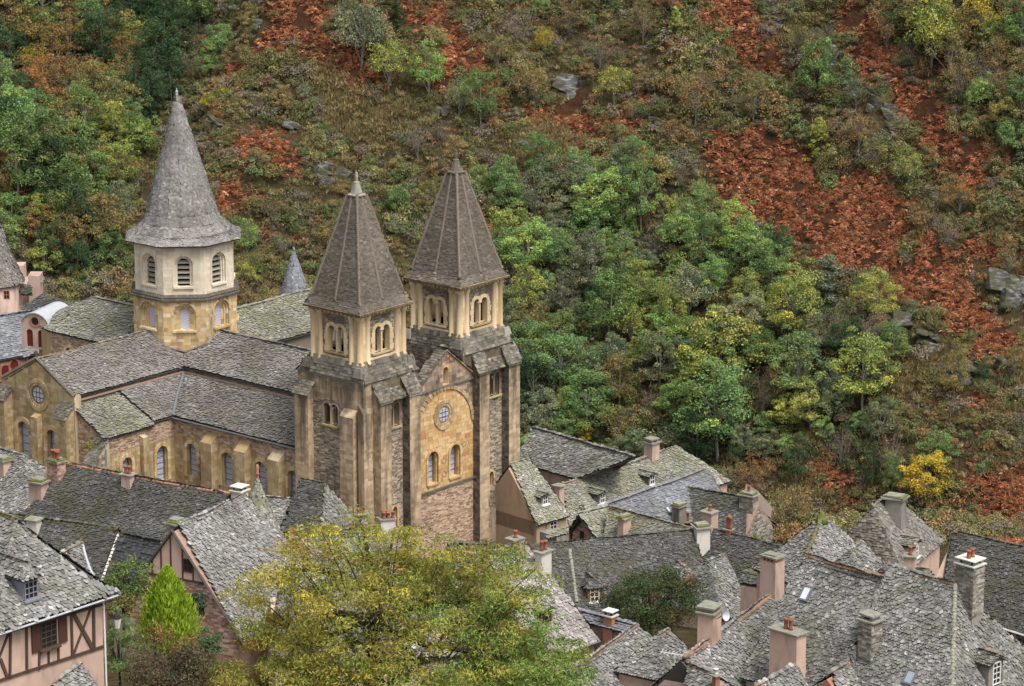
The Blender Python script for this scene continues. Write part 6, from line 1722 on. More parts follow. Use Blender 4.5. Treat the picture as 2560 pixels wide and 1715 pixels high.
CL = {'bright green': (.245, .38, .12), 'green': (.175, .275, .10), 'dark green': (.055, .105, .048), 'grey green': (.21, .25, .15), 'yellow green': (.31, .365, .10), 'yellow': (.47, .40, .055),
      'olive': (.26, .235, .095), 'olive brown': (.27, .20, .095), 'orange brown': (.35, .20, .08), 'grey brown': (.24, .20, .155)}
ROUND = ['round0', 'round1', 'round2', 'round3']; OVAL = ['oval0', 'oval1', 'oval2']; LOOSE = ['loose0', 'loose1', 'loose2']; BARE = ['bare0', 'bare1']; BUSH = ['bush0', 'bush1', 'bush2']; CONE = ['cone0', 'cone1']
KS = {'r': ROUND, 'o': OVAL, 'l': LOOSE, 'b': BARE, 'u': BUSH, 'c': CONE}
SHAPE = {'r': 'round', 'o': 'tall', 'l': 'thin-leaved', 'b': 'bare-twigged', 'u': 'bushy', 'c': 'conical'}
# crown centre x, y, width, height (photograph pixels), colour, shape
TREES = [
 (1325, 642, 135, 150, 'bright green', 'r'), (1512, 517, 140, 150, 'bright green', 'r'), (1602, 520, 100, 170, 'green', 'o'), (1485, 572, 130, 120, 'green', 'r'), (1335, 497, 115, 130, 'grey green', 'l'),
 (1405, 742, 100, 120, 'grey green', 'l'), (1468, 690, 110, 160, 'grey green', 'o'), (1557, 676, 95, 130, 'green', 'o'), (1600, 722, 100, 110, 'yellow green', 'r'), (1521, 800, 140, 180, 'green', 'o'),
 (1582, 822, 95, 120, 'yellow green', 'l'), (1673, 810, 105, 150, 'yellow green', 'o'), (1722, 742, 140, 130, 'grey green', 'r'), (1750, 632, 115, 140, 'green', 'o'), (1838, 597, 110, 150, 'bright green', 'o'),
 (1805, 892, 200, 180, 'yellow green', 'r'), (1752, 966, 170, 150, 'yellow green', 'r'), (1794, 1054, 200, 230, 'green', 'r'), (1862, 742, 95, 100, 'yellow green', 'r'), (1862, 824, 130, 150, 'grey green', 'o'),
 (1322, 806, 125, 130, 'olive', 'l'), (1400, 916, 150, 150, 'green', 'r'), (1313, 890, 110, 150, 'green', 'o'), (1334, 985, 130, 140, 'dark green', 'o'), (1548, 975, 95, 150, 'olive', 'o'),
 (1466, 1026, 150, 150, 'green', 'r'), (1550, 1066, 130, 120, 'olive', 'l'), (1655, 1096, 170, 110, 'grey green', 'u'), (1459, 1095, 45, 60, 'yellow', 'r'), (2062, 716, 125, 165, 'grey green', 'c'),
 (2191, 766, 115, 120, 'yellow green', 'r'), (1981, 792, 150, 190, 'yellow green', 'r'), (1990, 950, 135, 170, 'green', 'r'), (2155, 957, 155, 180, 'yellow green', 'r'), (2383, 955, 80, 150, 'olive', 'o'),
 (2026, 1040, 115, 110, 'yellow green', 'r'), (1990, 1172, 75, 130, 'dark green', 'o'), (2334, 1148, 95, 100, 'green', 'r'), (2320, 1225, 125, 150, 'yellow', 'r'), (2455, 944, 45, 60, 'dark green', 'r'),
 (1687, 70, 50, 110, 'yellow green', 'c'), (2000, 115, 105, 110, 'olive', 'l'), (2040, 205, 115, 160, 'green', 'r'), (2048, 357, 70, 120, 'yellow green', 'c'), (2272, 424, 110, 120, 'yellow green', 'l'),
 (1883, 250, 95, 130, 'olive', 'l'), (1736, 268, 115, 150, 'olive brown', 'l'), (2146, 335, 115, 120, 'olive brown', 'l'), (2397, 502, 120, 100, 'orange brown', 'l'), (2374, 594, 110, 120, 'grey brown', 'b'),
 (2450, 250, 70, 90, 'bright green', 'r'), (2330, 95, 150, 180, 'yellow green', 'r'), (2463, 45, 150, 150, 'yellow', 'l'), (2218, 80, 125, 140, 'olive brown', 'l'), (2374, 140, 140, 150, 'olive', 'l'),
 (2486, 150, 120, 140, 'olive brown', 'l'), (2530, 360, 85, 100, 'green', 'r'), (2520, 230, 100, 110, 'olive', 'l'), (903, 98, 160, 180, 'grey green', 'r'), (996, 44, 55, 90, 'dark green', 'c'),
 (970, 178, 135, 140, 'yellow green', 'l'), (1072, 194, 95, 120, 'bright green', 'r'), (1202, 268, 90, 150, 'green', 'o'), (1148, 252, 95, 110, 'grey green', 'l'), (1335, 225, 125, 130, 'olive', 'l'),
 (1362, 112, 65, 80, 'yellow', 'l'), (1537, 222, 115, 120, 'yellow green', 'l'), (1246, 136, 85, 100, 'olive', 'l'), (1608, 70, 95, 120, 'olive', 'l'), (1045, 360, 125, 110, 'grey brown', 'b'),
 (996, 515, 75, 80, 'green', 'r'), (1068, 506, 65, 80, 'olive', 'r'), (1193, 472, 75, 100, 'green', 'r'), (45, 308, 140, 150, 'bright green', 'r'), (357, 364, 105, 110, 'bright green', 'r'),
 (553, 118, 95, 90, 'green', 'r'), (527, 168, 70, 70, 'bright green', 'r'), (281, 250, 80, 90, 'green', 'r'), (402, 160, 125, 170, 'dark green', 'o'), (330, 160, 70, 80, 'dark green', 'r'),
 (67, 80, 120, 110, 'olive', 'r'), (72, 158, 90, 90, 'yellow', 'l'), (277, 88, 120, 110, 'olive', 'r'), (345, 98, 120, 120, 'yellow green', 'l'), (178, 122, 120, 110, 'olive brown', 'r'),
 (107, 484, 110, 140, 'dark green', 'c'), (192, 484, 100, 120, 'green', 'o'), (134, 598, 90, 90, 'yellow green', 'r'), (112, 660, 100, 80, 'yellow green', 'r'), (277, 628, 80, 90, 'green', 'r'),
 (620, 606, 65, 80, 'bright green', 'r'), (612, 690, 95, 80, 'yellow green', 'l'), (522, 260, 42, 45, 'yellow', 'r'), (560, 242, 34, 40, 'yellow', 'r'), (1883, 1205, 110, 110, 'orange brown', 'l'),
 (1975, 1275, 150, 150, 'olive brown', 'l'), (250, 195, 60, 60, 'yellow', 'l'), (258, 40, 40, 60, 'yellow', 'r'), (420, 30, 90, 120, 'dark green', 'o'), (470, 20, 110, 130, 'green', 'r'),
  (2180, 1190, 45, 120, 'dark green', 'o'), (450, 100, 90, 130, 'dark green', 'o'), (380, 250, 100, 120, 'dark green', 'o'), (340, 230, 80, 100, 'dark green', 'r'), (430, 220, 80, 110, 'dark green', 'o'), (500, 30, 80, 120, 'dark green', 'o'), (370, 60, 90, 120, 'dark green', 'o'), (2230, 1200, 60, 110, 'green', 'o'), (1755, 1200, 70, 80, 'grey brown', 'b'), (2100, 1120, 90, 150, 'grey brown', 'b'), (2225, 1130, 110, 150, 'grey brown', 'b'),
 (1905, 980, 60, 160, 'grey brown', 'b'), (2090, 820, 110, 130, 'grey brown', 'b'), (1500, 120, 120, 120, 'grey brown', 'b'), (1290, 70, 130, 120, 'grey brown', 'b'), (1420, 60, 110, 100, 'olive brown', 'l'),
]
def zone(x, y):
    if x < 640 and y < 720: return 'in the wood left of the spire' if x < 470 else 'on the crag right of the spire'
    if x < 1280: return 'on the slope above the towers'
    if x > 1900 and y < 560: return 'on the upper right bracken slope'
    if y < 430: return 'high on the slope right of the towers'
    if x > 2000: return 'below the red bracken'
    return 'in the wood right of the towers'
ones = ['', 'first', 'second', 'third', 'fourth', 'fifth', 'sixth', 'seventh', 'eighth', 'ninth', 'tenth', 'eleventh', 'twelfth', 'thirteenth', 'fourteenth', 'fifteenth', 'sixteenth', 'seventeenth', 'eighteenth', 'nineteenth', 'twentieth']
ones += ['twenty-' + w for w in ones[1:10]] + ['thirtieth'] + ['thirty-' + w for w in ones[1:10]] + ['fortieth'] + ['forty-' + w for w in ones[1:10]]
rnd = random.Random(3)
ALLT = []                                                            # x, y, colour, shape, object
def add_tree(B, x, y, size, hg, c, s):
    kind = 'shrub' if s in 'ub' else 'tree'
    o = plant(B, size, hg, CL[c], KS[s], 'hillside_' + kind, 'tree', kind, None, rnd)
    ALLT.append((x, y, c, s, o))
TPOS = []
bases = hit([t[0] for t in TREES], [t[1] + t[3] * .42 for t in TREES])
for (x, y, w, h, c, s), B in zip(TREES, bases):
    D = (B - EYE) @ CF; rpx = FOC / D
    me, tm, rx, zc, rz = PROTO[KS[s][0]]
    if s == 'r' and x > 1250 and y > 430 and h >= w * .98:                # the grove grows tall and slender
        s = 'o'; me, tm, rx, zc, rz = PROTO['oval0']
    add_tree(B, x, y, w / rpx / 2 / rx * .92, h / rpx / (2 * rz + .25) * (1.12 if s == 'o' else 1.0), c, s)
    TPOS.append((x, y, max(w, h) * .5))
# ------------------------------------------------------------------ zones of the hillside, given in the photograph and laid onto the terrain
ROCKS = [(1425, 235, 110, 130, 'dark rock outcrop on the upper slope right of the right tower finial'), (834, 462, 75, 100, 'pale rock face beside the left bell tower finial'), (1100, 300, 60, 80, 'grey rock below the bright green tree above the towers'),
         (1668, 340, 80, 60, 'pale slanting slab in the middle of the slope'), (1965, 82, 75, 60, 'pale rock at the top right beside the bracken'), (2040, 90, 45, 60, 'small pale rock at the top right nearest the bracken strip'),
         (2085, 165, 60, 110, 'upper rock of the rib left of the bracken strip'), (2140, 250, 60, 80, 'rock in the middle of the rib left of the bracken strip'), (2210, 300, 85, 100, 'broad pale rock low on the rib left of the bracken strip'),
         (2250, 352, 60, 70, 'lowest rock of the rib left of the bracken strip'), (2285, 830, 105, 90, 'brightest pale cliff below the red bracken at the right'), (2355, 880, 110, 75, 'slanting layered cliff below the red bracken at the right'),
         (2425, 950, 75, 90, 'grey cliff beside the olive tree at the right'), (2545, 760, 110, 150, 'tall mossy rock face at the right edge'), (2540, 930, 100, 60, 'low layered ledge at the right edge'), (2440, 672, 26, 50, 'small white upright stone in the right bracken'),
         (560, 318, 80, 40, 'low pale ledge right of the lantern spire'), (503, 75, 55, 75, 'pale rock by the ravine at the top left'), (648, 70, 34, 60, 'narrow rock at the top left of the bracken'), (2432, 362, 60, 40, 'small pale ledge beyond the bracken strip'),
         (700, 470, 60, 60, 'dark grey rock left of the left bell tower'), (740, 330, 70, 50, 'grey rock on the slope above the left bell tower'), (1740, 125, 40, 40, 'small grey rock near the top centre right'), (1345, 380, 90, 40, 'low grey ledge on the slope right of the right finial'), (1330, 560, 40, 50, 'small grey rock at the edge of the green wood')]
BRACKEN = [[(1760, 350), (1870, 330), (2062, 400), (2220, 470), (2330, 550), (2430, 640), (2500, 760), (2560, 850), (2640, 900), (2560, 905), (2480, 872), (2380, 812), (2260, 752), (2130, 690), (1990, 640), (1900, 560), (1800, 470)],
           [(2070, -30), (2150, -30), (2165, 100), (2320, 195), (2420, 300), (2510, 400), (2480, 425), (2390, 430), (2300, 350), (2230, 255), (2120, 120)], [(2440, 555), (2640, 660), (2640, 740), (2450, 620)],
           [(670, -30), (900, -30), (835, 60), (820, 130), (700, 145), (600, 205), (515, 225), (560, 160), (650, 120), (680, 60)], [(1010, -30), (1120, 20), (1180, 130), (1285, 215), (1180, 235), (1120, 170), (1050, 60)],
           [(1760, -30), (1860, -30), (1945, 110), (1950, 205), (1880, 200), (1800, 100)], [(1290, 265), (1400, 255), (1620, 265), (1600, 325), (1430, 335), (1300, 310)], [(1390, 385), (1480, 375), (1505, 455), (1430, 465)],
           [(515, 425), (660, 450), (695, 545), (600, 525), (540, 470)], [(315, 420), (400, 375), (400, 455), (330, 450)], [(2375, 925), (2480, 985), (2500, 1050), (2440, 1040)], [(2390, 1160), (2600, 1190), (2600, 1350), (2430, 1310)],
           [(2030, 1165), (2140, 1190), (2120, 1240), (2050, 1220)], [(1190, 500), (1280, 520), (1270, 610), (1220, 600)], [(1740, 440), (1830, 500), (1990, 660), (1980, 730), (1850, 620)], [(540, 330), (640, 300), (760, 330), (700, 390), (580, 380)],
           [(800, 60), (900, 100), (960, 180), (880, 210), (800, 150)], [(20, 440), (60, 440), (60, 520), (20, 510)]]
GRASS = [[(780, 165), (880, 205), (1000, 262), (1060, 335), (930, 355), (800, 335)], [(2240, 890), (2340, 900), (2360, 1010), (2250, 1020)], [(1230, 330), (1500, 340), (1480, 420), (1250, 430)], [(1900, 1150), (2050, 1170), (2060, 1290), (1930, 1290)]]
FOREST = [[(-200, -200), (520, -200), (470, 120), (440, 270), (300, 420), (300, 700), (-200, 700)], [(1250, 470), (1640, 420), (1900, 560), (2020, 740), (2230, 900), (2230, 1150), (1900, 1180), (1250, 1180)], [(2140, -200), (2800, -200), (2800, 420), (2560, 420), (2340, 190), (2180, 100)]]
def in_any(polys, x, y):
    r = np.zeros(x.shape, bool)
    for p in polys: r |= inside(p, x, y)
    return r
rg = np.random.default_rng(77)
# undergrowth, bracken and dry grass: one mass each
NS = 120000
ux = rg.uniform(-82, 82, NS); uy = rg.uniform(250, 392, NS)
uz = ground(ux, uy); U3 = np.stack([ux, uy, uz], 1)
qx, qy = proj(U3)
ok = (qx > -120) & (qx < 2680) & (qy > -120) & (qy < 1400)
U3, qx, qy = U3[ok], qx[ok], qy[ok]
wob = lambda sd: 45 * fbm(U3[:, 0] * .25, U3[:, 1] * .25, sd, 4) + rg.normal(0, 9, len(U3))
jx, jy = qx + wob(61), qy + wob(71)
pat = fbm(U3[:, 0] * .16, U3[:, 1] * .16, 81, 3); pat2 = fbm(U3[:, 0] * .55, U3[:, 1] * .55, 91, 3)
isb = in_any(BRACKEN, jx, jy - 12) & (pat2 > -1.05); isg = in_any(GRASS, jx, jy) & ~isb
isb |= (pat2 > .85) & (qy < 800) & (rg.random(len(U3)) < .6)
tv = np.stack([GX.ravel(), GY.ravel(), GZ.ravel()], 1); tx_, ty_ = proj(tv); front = tv[:, 1] > 240
tw_ = lambda sd: 45 * fbm(tv[:, 0] * .25, tv[:, 1] * .25, sd, 4)
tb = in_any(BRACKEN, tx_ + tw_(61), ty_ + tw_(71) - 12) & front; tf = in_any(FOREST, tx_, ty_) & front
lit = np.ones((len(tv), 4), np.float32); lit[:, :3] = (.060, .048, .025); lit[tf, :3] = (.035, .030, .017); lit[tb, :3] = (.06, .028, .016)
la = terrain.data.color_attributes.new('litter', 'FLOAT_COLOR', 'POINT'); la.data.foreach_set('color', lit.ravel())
def tufts(P, n, size, hgt, palette, weights, name, label, cat, ratio, leaf, upn, seed):
    rg = np.random.default_rng(seed); T = len(P)
    idx = np.repeat(np.arange(T), n)
    sc = np.repeat(rg.uniform(.5, 1.4, T), n)[:, None]
    off = (rg.normal(0, 1, (len(idx), 3)) * size * np.array([.45, .45, .25]) + np.array([0, 0, hgt * .55])) * sc
    Q = P[idx] + off
    N = rg.normal(0, 1, off.shape) * .75 + upn; N /= np.linalg.norm(N, axis=1)[:, None]
    pal = np.array(palette); w = np.array(weights)
    pick_ = rg.choice(len(pal), T, p=w / w.sum()) if w.ndim == 1 else w.argmax(1)
    tone = pal[pick_][idx] * rg.uniform(.65, 1.35, (len(idx), 1))
    me = leaf_cards(Q, N, leaf, ratio, rg, tone, name, .4); me.materials.append(MT['cover'])
    o = obj(name, me); tag(o, label, cat, kind='stuff'); return o
def clear(x, y):
    k = np.ones(len(x), bool)
    for r_ in ROCKS: k &= ~((np.abs(x - r_[0]) < r_[2] * .4) & (y > r_[1] - r_[3] * .45) & (y < r_[1] + r_[3] * .45))
    return k
def pick_tone(pal, w, n, v=.25):
    pal = np.array(pal); return pal[rg.choice(len(pal), n, p=np.array(w) / sum(w))] * rg.uniform(1 - v, 1 + v, (n, 1))
def jitter(P, s): 
    Q = P + rg.normal(0, s, P.shape) * np.array([1, 1, 0]); Q[:, 2] = ground(Q[:, 0], Q[:, 1]); return Q
FERN = [fern_piece(900 + k) for k in range(4)]; MOUND = [mound_piece(920 + k) for k in range(5)]; MOUND2 = [mound_piece(940 + k, 9, 16, .09, .45) for k in range(4)]; GRASSP = [grass_piece(960 + k) for k in range(3)]
Bk = np.concatenate([U3[isb]] + [jitter(U3[isb], .6) for _ in range(5)]); Bk = Bk[clear(*proj(Bk)) & (fbm(Bk[:, 0] * .9, Bk[:, 1] * .9, 133, 2) > -.42)]
scatter('bracken', 'rust red bracken covering the open hillside', 'bracken', Bk - UP * .05, FERN + MOUND2[:3], rg.uniform(.28, .6, len(Bk)), pick_tone([(.36, .13, .06), (.45, .195, .10), (.26, .09, .045), (.52, .27, .16), (.16, .09, .05), (.19, .16, .07)], [.30, .26, .2, .08, .1, .06], len(Bk), .4), 5, .3)
Gp = np.concatenate([U3[isg], jitter(U3[isg], .4), jitter(U3[rest0], .3)[::4]]) if False else np.concatenate([U3[isg], jitter(U3[isg], .4), jitter(U3[~isb & ~isg][::4], .3)])
scatter('dry_grass', 'yellowed dry grass on the open slope', 'grass', Gp, GRASSP, rg.uniform(.5, 1.1, len(Gp)), pick_tone([(.26, .20, .09), (.21, .165, .075), (.15, .135, .055), (.33, .26, .13)], [.35, .3, .2, .15], len(Gp)), 7, .3)
rest = ~isb & ~isg
Ur = U3[rest]; pr_ = pat[rest]
cols = np.array([(.10, .10, .042), (.15, .105, .052), (.18, .15, .11), (.12, .14, .052), (.23, .12, .055), (.06, .075, .035)])
cols_shade = np.array([(.05, .055, .025), (.075, .055, .03), (.10, .085, .06), (.06, .08, .03), (.10, .06, .03), (.035, .045, .022)])    # leaf litter and plants, darkened so the colour holds the shade under the trees
wt = np.stack([.9 + .5 * pr_, .9 - .6 * pr_, .5 - .2 * pr_, .6 + .6 * pr_, .4 - .5 * pr_, .3 + 0 * pr_], 1) + rg.gumbel(0, .4, (len(Ur), 6))
h2 = rg.permutation(len(Ur))[:int(len(Ur) * .65)]; h2 = h2[clear(qx[rest][h2], qy[rest][h2])]
scatter('undergrowth', 'brown and olive undergrowth of heather and brambles on the hillside', 'undergrowth', Ur[h2] - UP * .1, MOUND2, rg.uniform(.35, .75, len(h2)), np.where(in_any(FOREST, qx[rest], qy[rest])[:, None], cols_shade[wt.argmax(1)], cols[wt.argmax(1)])[h2] * rg.uniform(.75, 1.25, (len(h2), 1)), 8, .3)
# low scrub: bushes of twigs and small leaves running into each other
sel = rg.permutation(np.flatnonzero(rest))[:11000]; sel = sel[clear(qx[sel], qy[sel])]; sel = sel[~in_any(FOREST, qx[sel], qy[sel]) | (rg.random(len(sel)) < .4)]
fo = in_any(FOREST, qx[sel], qy[sel])
pal1 = np.array([(.20, .17, .125), (.19, .165, .07), (.15, .15, .06), (.26, .16, .075), (.12, .165, .065), (.25, .23, .09)]); w1 = [.17, .25, .24, .1, .16, .08]
pal2 = np.array([(.11, .155, .06), (.16, .175, .095), (.07, .10, .048), (.18, .155, .07), (.20, .23, .07)]); w2 = [.28, .2, .2, .2, .12]
tc = np.where(fo[:, None], pal2[rg.choice(5, len(sel), p=w2)], pal1[rg.choice(6, len(sel), p=w1)]) * rg.uniform(.8, 1.2, (len(sel), 1))
big = rg.uniform(.6, 1.7, len(sel)) * (1 + .35 * np.clip(pat[sel], -1, 1)); big = np.clip(big, .5, 2.1)
scatter('scrub', 'low tangled scrub in autumn browns and olives between the trees', 'scrub', U3[sel] - UP * .15, MOUND, big, tc, 9, .2)
# ------------------------------------------------------------------ the rest of the trees and shrubs that cover the slope
cand = rg.permutation(len(U3))[:14000]
fz = in_any(FOREST, qx, qy)
FP = []
px_ = np.array([p[0] for p in TPOS], float); py_ = np.array([p[1] for p in TPOS], float); pr0 = np.array([p[2] for p in TPOS], float)
nf = [0, 0]
for i in cand:
    x, y = qx[i], qy[i]
    if not (-60 < x < 2620 and -60 < y < 1330): continue
    forest = fz[i]
    if nf[int(forest)] >= (210, 330)[int(forest)]: continue
    if isb[i] and rg.random() > .008: continue
    if isg[i] and rg.random() > .05: continue
    if not forest and rg.random() > .5: continue
    r = (rg.uniform(40, 72) if x < 500 else rg.uniform(34, 66)) if forest else rg.uniform(20, 46)
    grove = forest and x > 1200 and y > 430
    if grove: r = rg.uniform(28, 56)
    cy = y - r * .8
    if (np.hypot(px_ - x, py_ - cy) < (pr0 + r) * ((.5 if grove else .38) if forest else .6)).any(): continue
    px_, py_, pr0 = np.append(px_, x), np.append(py_, cy), np.append(pr0, r)
    FP.append((i, x, cy, r, forest)); nf[int(forest)] += 1
FP.sort(key=lambda t: -t[3])
massP, massS, massT = [], [], []
ntree = sum(1 for t in ALLT if t[3] not in 'ub')
for i, x, y, r, forest in FP:
    if x < 470 and y < 700: c = rnd.choices(['olive', 'olive brown', 'orange brown', 'yellow green', 'green', 'dark green', 'grey brown', 'grey green'], [26, 16, 7, 8, 22, 16, 4, 8])[0]
    elif forest and x > 2000 and y < 500: c = rnd.choices(['olive', 'olive brown', 'yellow green', 'green', 'grey brown'], [34, 26, 12, 14, 14])[0]
    elif forest: c = rnd.choices(['green', 'grey green', 'yellow green', 'dark green', 'bright green', 'olive', 'grey brown'], [32, 24, 10, 8, 16, 5, 5])[0]
    else: c = rnd.choices(['olive', 'olive brown', 'grey brown', 'orange brown', 'grey green', 'green'], [24, 24, 26, 8, 12, 6])[0]
    if forest: s = {'grey brown': 'b', 'olive brown': 'l', 'orange brown': 'l', 'olive': rnd.choice('lr')}.get(c, rnd.choice('roo'))
    else: s = 'b' if c == 'grey brown' else rnd.choice('llub')
    D = (U3[i] - EYE) @ CF; m_ = r / (FOC / D)
    if s not in 'ub':
        ntree += 1
        if ntree > 295: massP.append(U3[i]); massS.append(m_); massT.append(CL[c]); continue
    add_tree(U3[i], x, y, m_, m_ * rnd.uniform(.85, 1.15) * (.8 if s == 'o' else 1), c, s)
if massP:
    PM = []
    for k in ('round0', 'round2', 'loose0', 'loose1'):
        q = PROTO[k][0].copy(); q.color_attributes['tone'].name = 'shade'; q.materials.clear(); q.materials.append(MT['piece']); PM.append(q)
    scatter('small_trees', 'mass of smaller leafy trees filling the wooded slopes', 'wood', np.array(massP) - UP * .4, PM, np.array(massS) * .9, np.array(massT), 12, .08)
keyd = {}
for t in ALLT: keyd.setdefault((t[2], t[3], zone(t[0], t[1])), []).append(t)
for (c, s, z), L in keyd.items():
    kind = 'shrub' if s in 'ub' else 'tree'
    L.sort(key=lambda t: t[0])
    for k, t in enumerate(L):
        t[4]['label'] = '%s %s %s %s' % (c, SHAPE[s], kind, z) if len(L) == 1 else '%s from left among %s %s %ss %s' % (ones[k + 1] if k < 49 else 'last', c, SHAPE[s], kind, z)
        t[4]['group'] = '%ss %s' % (kind, z)
# ------------------------------------------------------------------ rock outcrops
def rock(px, py, w, h, label, seed):
    """outcrop of tilted angular slabs breaking out of the slope"""
    import bmesh
    B = hit([px], [py + h * .3])[0]; D = (B - EYE) @ CF; s = D / FOC
    rgk = np.random.default_rng(seed); bm = bmesh.new()
    rw, rh = w * s / 2 * 1.15, h * s / 2 * 1.15
    nb = int(6 + 5 * max(rw, rh))
    for k in range(nb):
        c = np.array([rgk.uniform(-.75, .75) * rw, rgk.uniform(-.2, .5) * (rw + rh) * .5, rgk.uniform(-.75, .65) * rh])
        c[2] -= .35 * c[0]
        sz = np.array([rgk.uniform(.28, .6) * rw, rgk.uniform(.25, .5) * (rw + rh) * .5, rgk.uniform(.16, .42) * rh])
        pts = rgk.uniform(-1, 1, (18, 3)); pts = np.sign(pts) * np.abs(pts) ** .5
        a = .38 + rgk.normal(0, .12); pts = pts * sz
        pts = np.stack([pts[:, 0] * math.cos(a) + pts[:, 2] * math.sin(a), pts[:, 1], -pts[:, 0] * math.sin(a) + pts[:, 2] * math.cos(a)], 1) + c
        vs = [bm.verts.new(q) for q in pts]
        r_ = bmesh.ops.convex_hull(bm, input=vs)
        bmesh.ops.delete(bm, geom=[v for v in vs if not v.link_faces], context='VERTS')
    bmesh.ops.bevel(bm, geom=bm.edges[:], offset=.05, segments=1, affect='EDGES')
    me = bpy.data.meshes.new('rock_outcrop'); bm.to_mesh(me); bm.free()
    me.polygons.foreach_set('use_smooth', [False] * len(me.polygons))
    o = obj('rock_outcrop', me, None, MT['rock']); o.location = B + np.array([0, .42 * (rw + rh), h * s * .12]); o.rotation_euler = (R(-12), 0, rgk.uniform(-.25, .25))
    tag(o, label, 'rock', 'rock outcrops on the hillside')
for k, (x, y, w, h, l) in enumerate(ROCKS): rock(x, y, w, h, l, 300 + k)
# ------------------------------------------------------------------ foreground trees and garden shrubs
def shrub(name, label, cat, c, rx, rz, palette, weights, ncl, per, leaf, seed, rc=.3, ratio=.5, shape='round', trunk=True, zg=None, up=.35, hollow=.5, group=None, bark='bark'):
    """own mesh, crown centre at c; Empty at the foot > trunk, crown"""
    rg = np.random.default_rng(seed)
    zg = c[2] - rz * 1.4 if zg is None else zg
    C = crown_centres(rg, ncl, rx, rz, 0, shape, hollow)
    pal = np.array(palette); tone = pal[rg.choice(len(pal), len(C), p=np.array(weights) / sum(weights))] * rg.uniform(.8, 1.2, (len(C), 1))
    me = clumps_to_mesh(C, rx * rc * rg.uniform(.6, 1.3, len(C)), per, leaf, rg, tone, 'crown', ratio, up)
    T = thing(name, label, cat, (c[0], c[1], zg), group)
    o = obj('crown', me, T, MT['leaf'], Matrix.Translation(c)); o.color = (1, 1, 1, 1)
    if trunk:
        m = MB(); b = np.array([c[0], c[1], zg])
        m.tube([b - UP * .3, (b + c) / 2, c + UP * rz * .3], [rx * .09, rx * .07, rx * .03], 7)
        for k in C[rg.permutation(len(C))[:8]]: m.tube([c - UP * rz * .5, c + k * .5 + UP * .1 * rz, c + k * .95], [rx * .04, rx * .025, rx * .01], 5)
        m.build('trunk', MT[bark], T)
    return T
# ---- the big autumn tree in front
cb = at(1003, 1672, 157.0)
rgb = np.random.default_rng(5)
d = rgb.normal(0, 1, (2400, 3)); d /= np.linalg.norm(d, axis=1)[:, None]
d = d[(d[:, 2] > -.55)][:760]
bumpr = 1 + .20 * np.sin(d[:, 0] * 4.2 + 1.0) * np.cos(d[:, 2] * 3.6 + .4) + .10 * np.sin(d[:, 1] * 6 + d[:, 0] * 5)
rad = (rgb.uniform(.42, 1.0, len(d)) ** .7) * bumpr
CB = d * rad[:, None] * np.array([8.2, 6.5, 7.5])
ex_ = rgb.uniform(-1, 1, (190, 3)); CB = np.concatenate([CB, np.stack([ex_[:, 0] * 8.4, -3.2 - 2.6 * np.abs(ex_[:, 1]) * (1 - .5 * ex_[:, 0] ** 2), -1.0 + ex_[:, 2] * 2.6], 1)])
rl = rgb.uniform(-1, 1, (45, 3)); CB = np.concatenate([CB, np.array([6.9, -1.0, -.4]) + rl * np.array([1.6, 2.0, 1.7])])
low = CB[:, 2] < 0; CB[low, 0] *= 1.08
pal = np.array([(.33, .325, .07), (.42, .37, .075), (.27, .325, .072), (.19, .285, .068), (.38, .25, .07), (.25, .24, .078)])
side = CB[:, 0] / 8 - CB[:, 2] / 14
W = np.stack([.9 - .3 * side, .55 - .5 * side, .8 + .4 * side, .5 + 1.1 * side, .12 - .3 * side, .1 - .2 * side], 1) + rgb.gumbel(0, .32, (len(CB), 6))
tone = pal[W.argmax(1)] * rgb.uniform(.7, 1.25, (len(CB), 1))
me = clumps_to_mesh(CB, rgb.uniform(.5, 1.15, len(CB)), 135, .105, rgb, tone, 'crown', .30, .35, -.5, .6, .62)
TB_ = thing('autumn_tree', 'large yellow and green autumn tree in the foreground before the abbey facade', 'tree', (cb[0], cb[1], 16.0))
oc = obj('crown', me, TB_, MT['leaf'], Matrix.Translation(cb)); oc.color = (1, 1, 1, 1)
m = MB()
base = np.array([cb[0] - .6, cb[1] + .5, 15.8]); fork = at(925, 1545, 158.5); top = at(930, 1480, 158.5)
m.tube([base, base * .5 + fork * .5 + CR * .2, fork], [.55, .42, .33], 9)
limbs = [[fork, top, at(900, 1455, 158.5), at(860, 1440, 158.5)], [fork, at(945, 1470, 158.5), at(965, 1440, 158.5), at(985, 1330, 158.5)], [fork, at(840, 1530, 156.5), at(780, 1500, 156.5)], [fork, at(1050, 1520, 158.5), at(1180, 1500, 158.5), at(1260, 1470, 158.5)],
         [top, at(925, 1400, 158.5), at(900, 1300, 158.5)], [fork, at(800, 1600, 156.5), at(680, 1620, 156.5)], [fork, at(1060, 1610, 156.5), at(1250, 1640, 156.5), at(1360, 1600, 158.5)], [at(860, 1440, 158.5), at(780, 1420, 158.5), at(700, 1430, 158.5)],
         [base * .4 + fork * .6, at(900, 1640, 156.5), at(860, 1600, 156.5)], [base * .4 + fork * .6, at(990, 1640, 156.5), at(1040, 1600, 156.5)]]
for L in limbs: m.tube(L, list(np.linspace(.24, .05, len(L))), 7)
for k in CB[rgb.permutation(len(CB))[:120]]:
    p = cb + k; q = cb + k * .62 + UP * -.5 + rgb.normal(0, .3, 3); m.tube([q, (p + q) / 2 + rgb.normal(0, .12, 3), p + k / np.linalg.norm(k) * .5], [.05, .03, .012], 4)
m.build('trunk', MT['bark'], TB_)
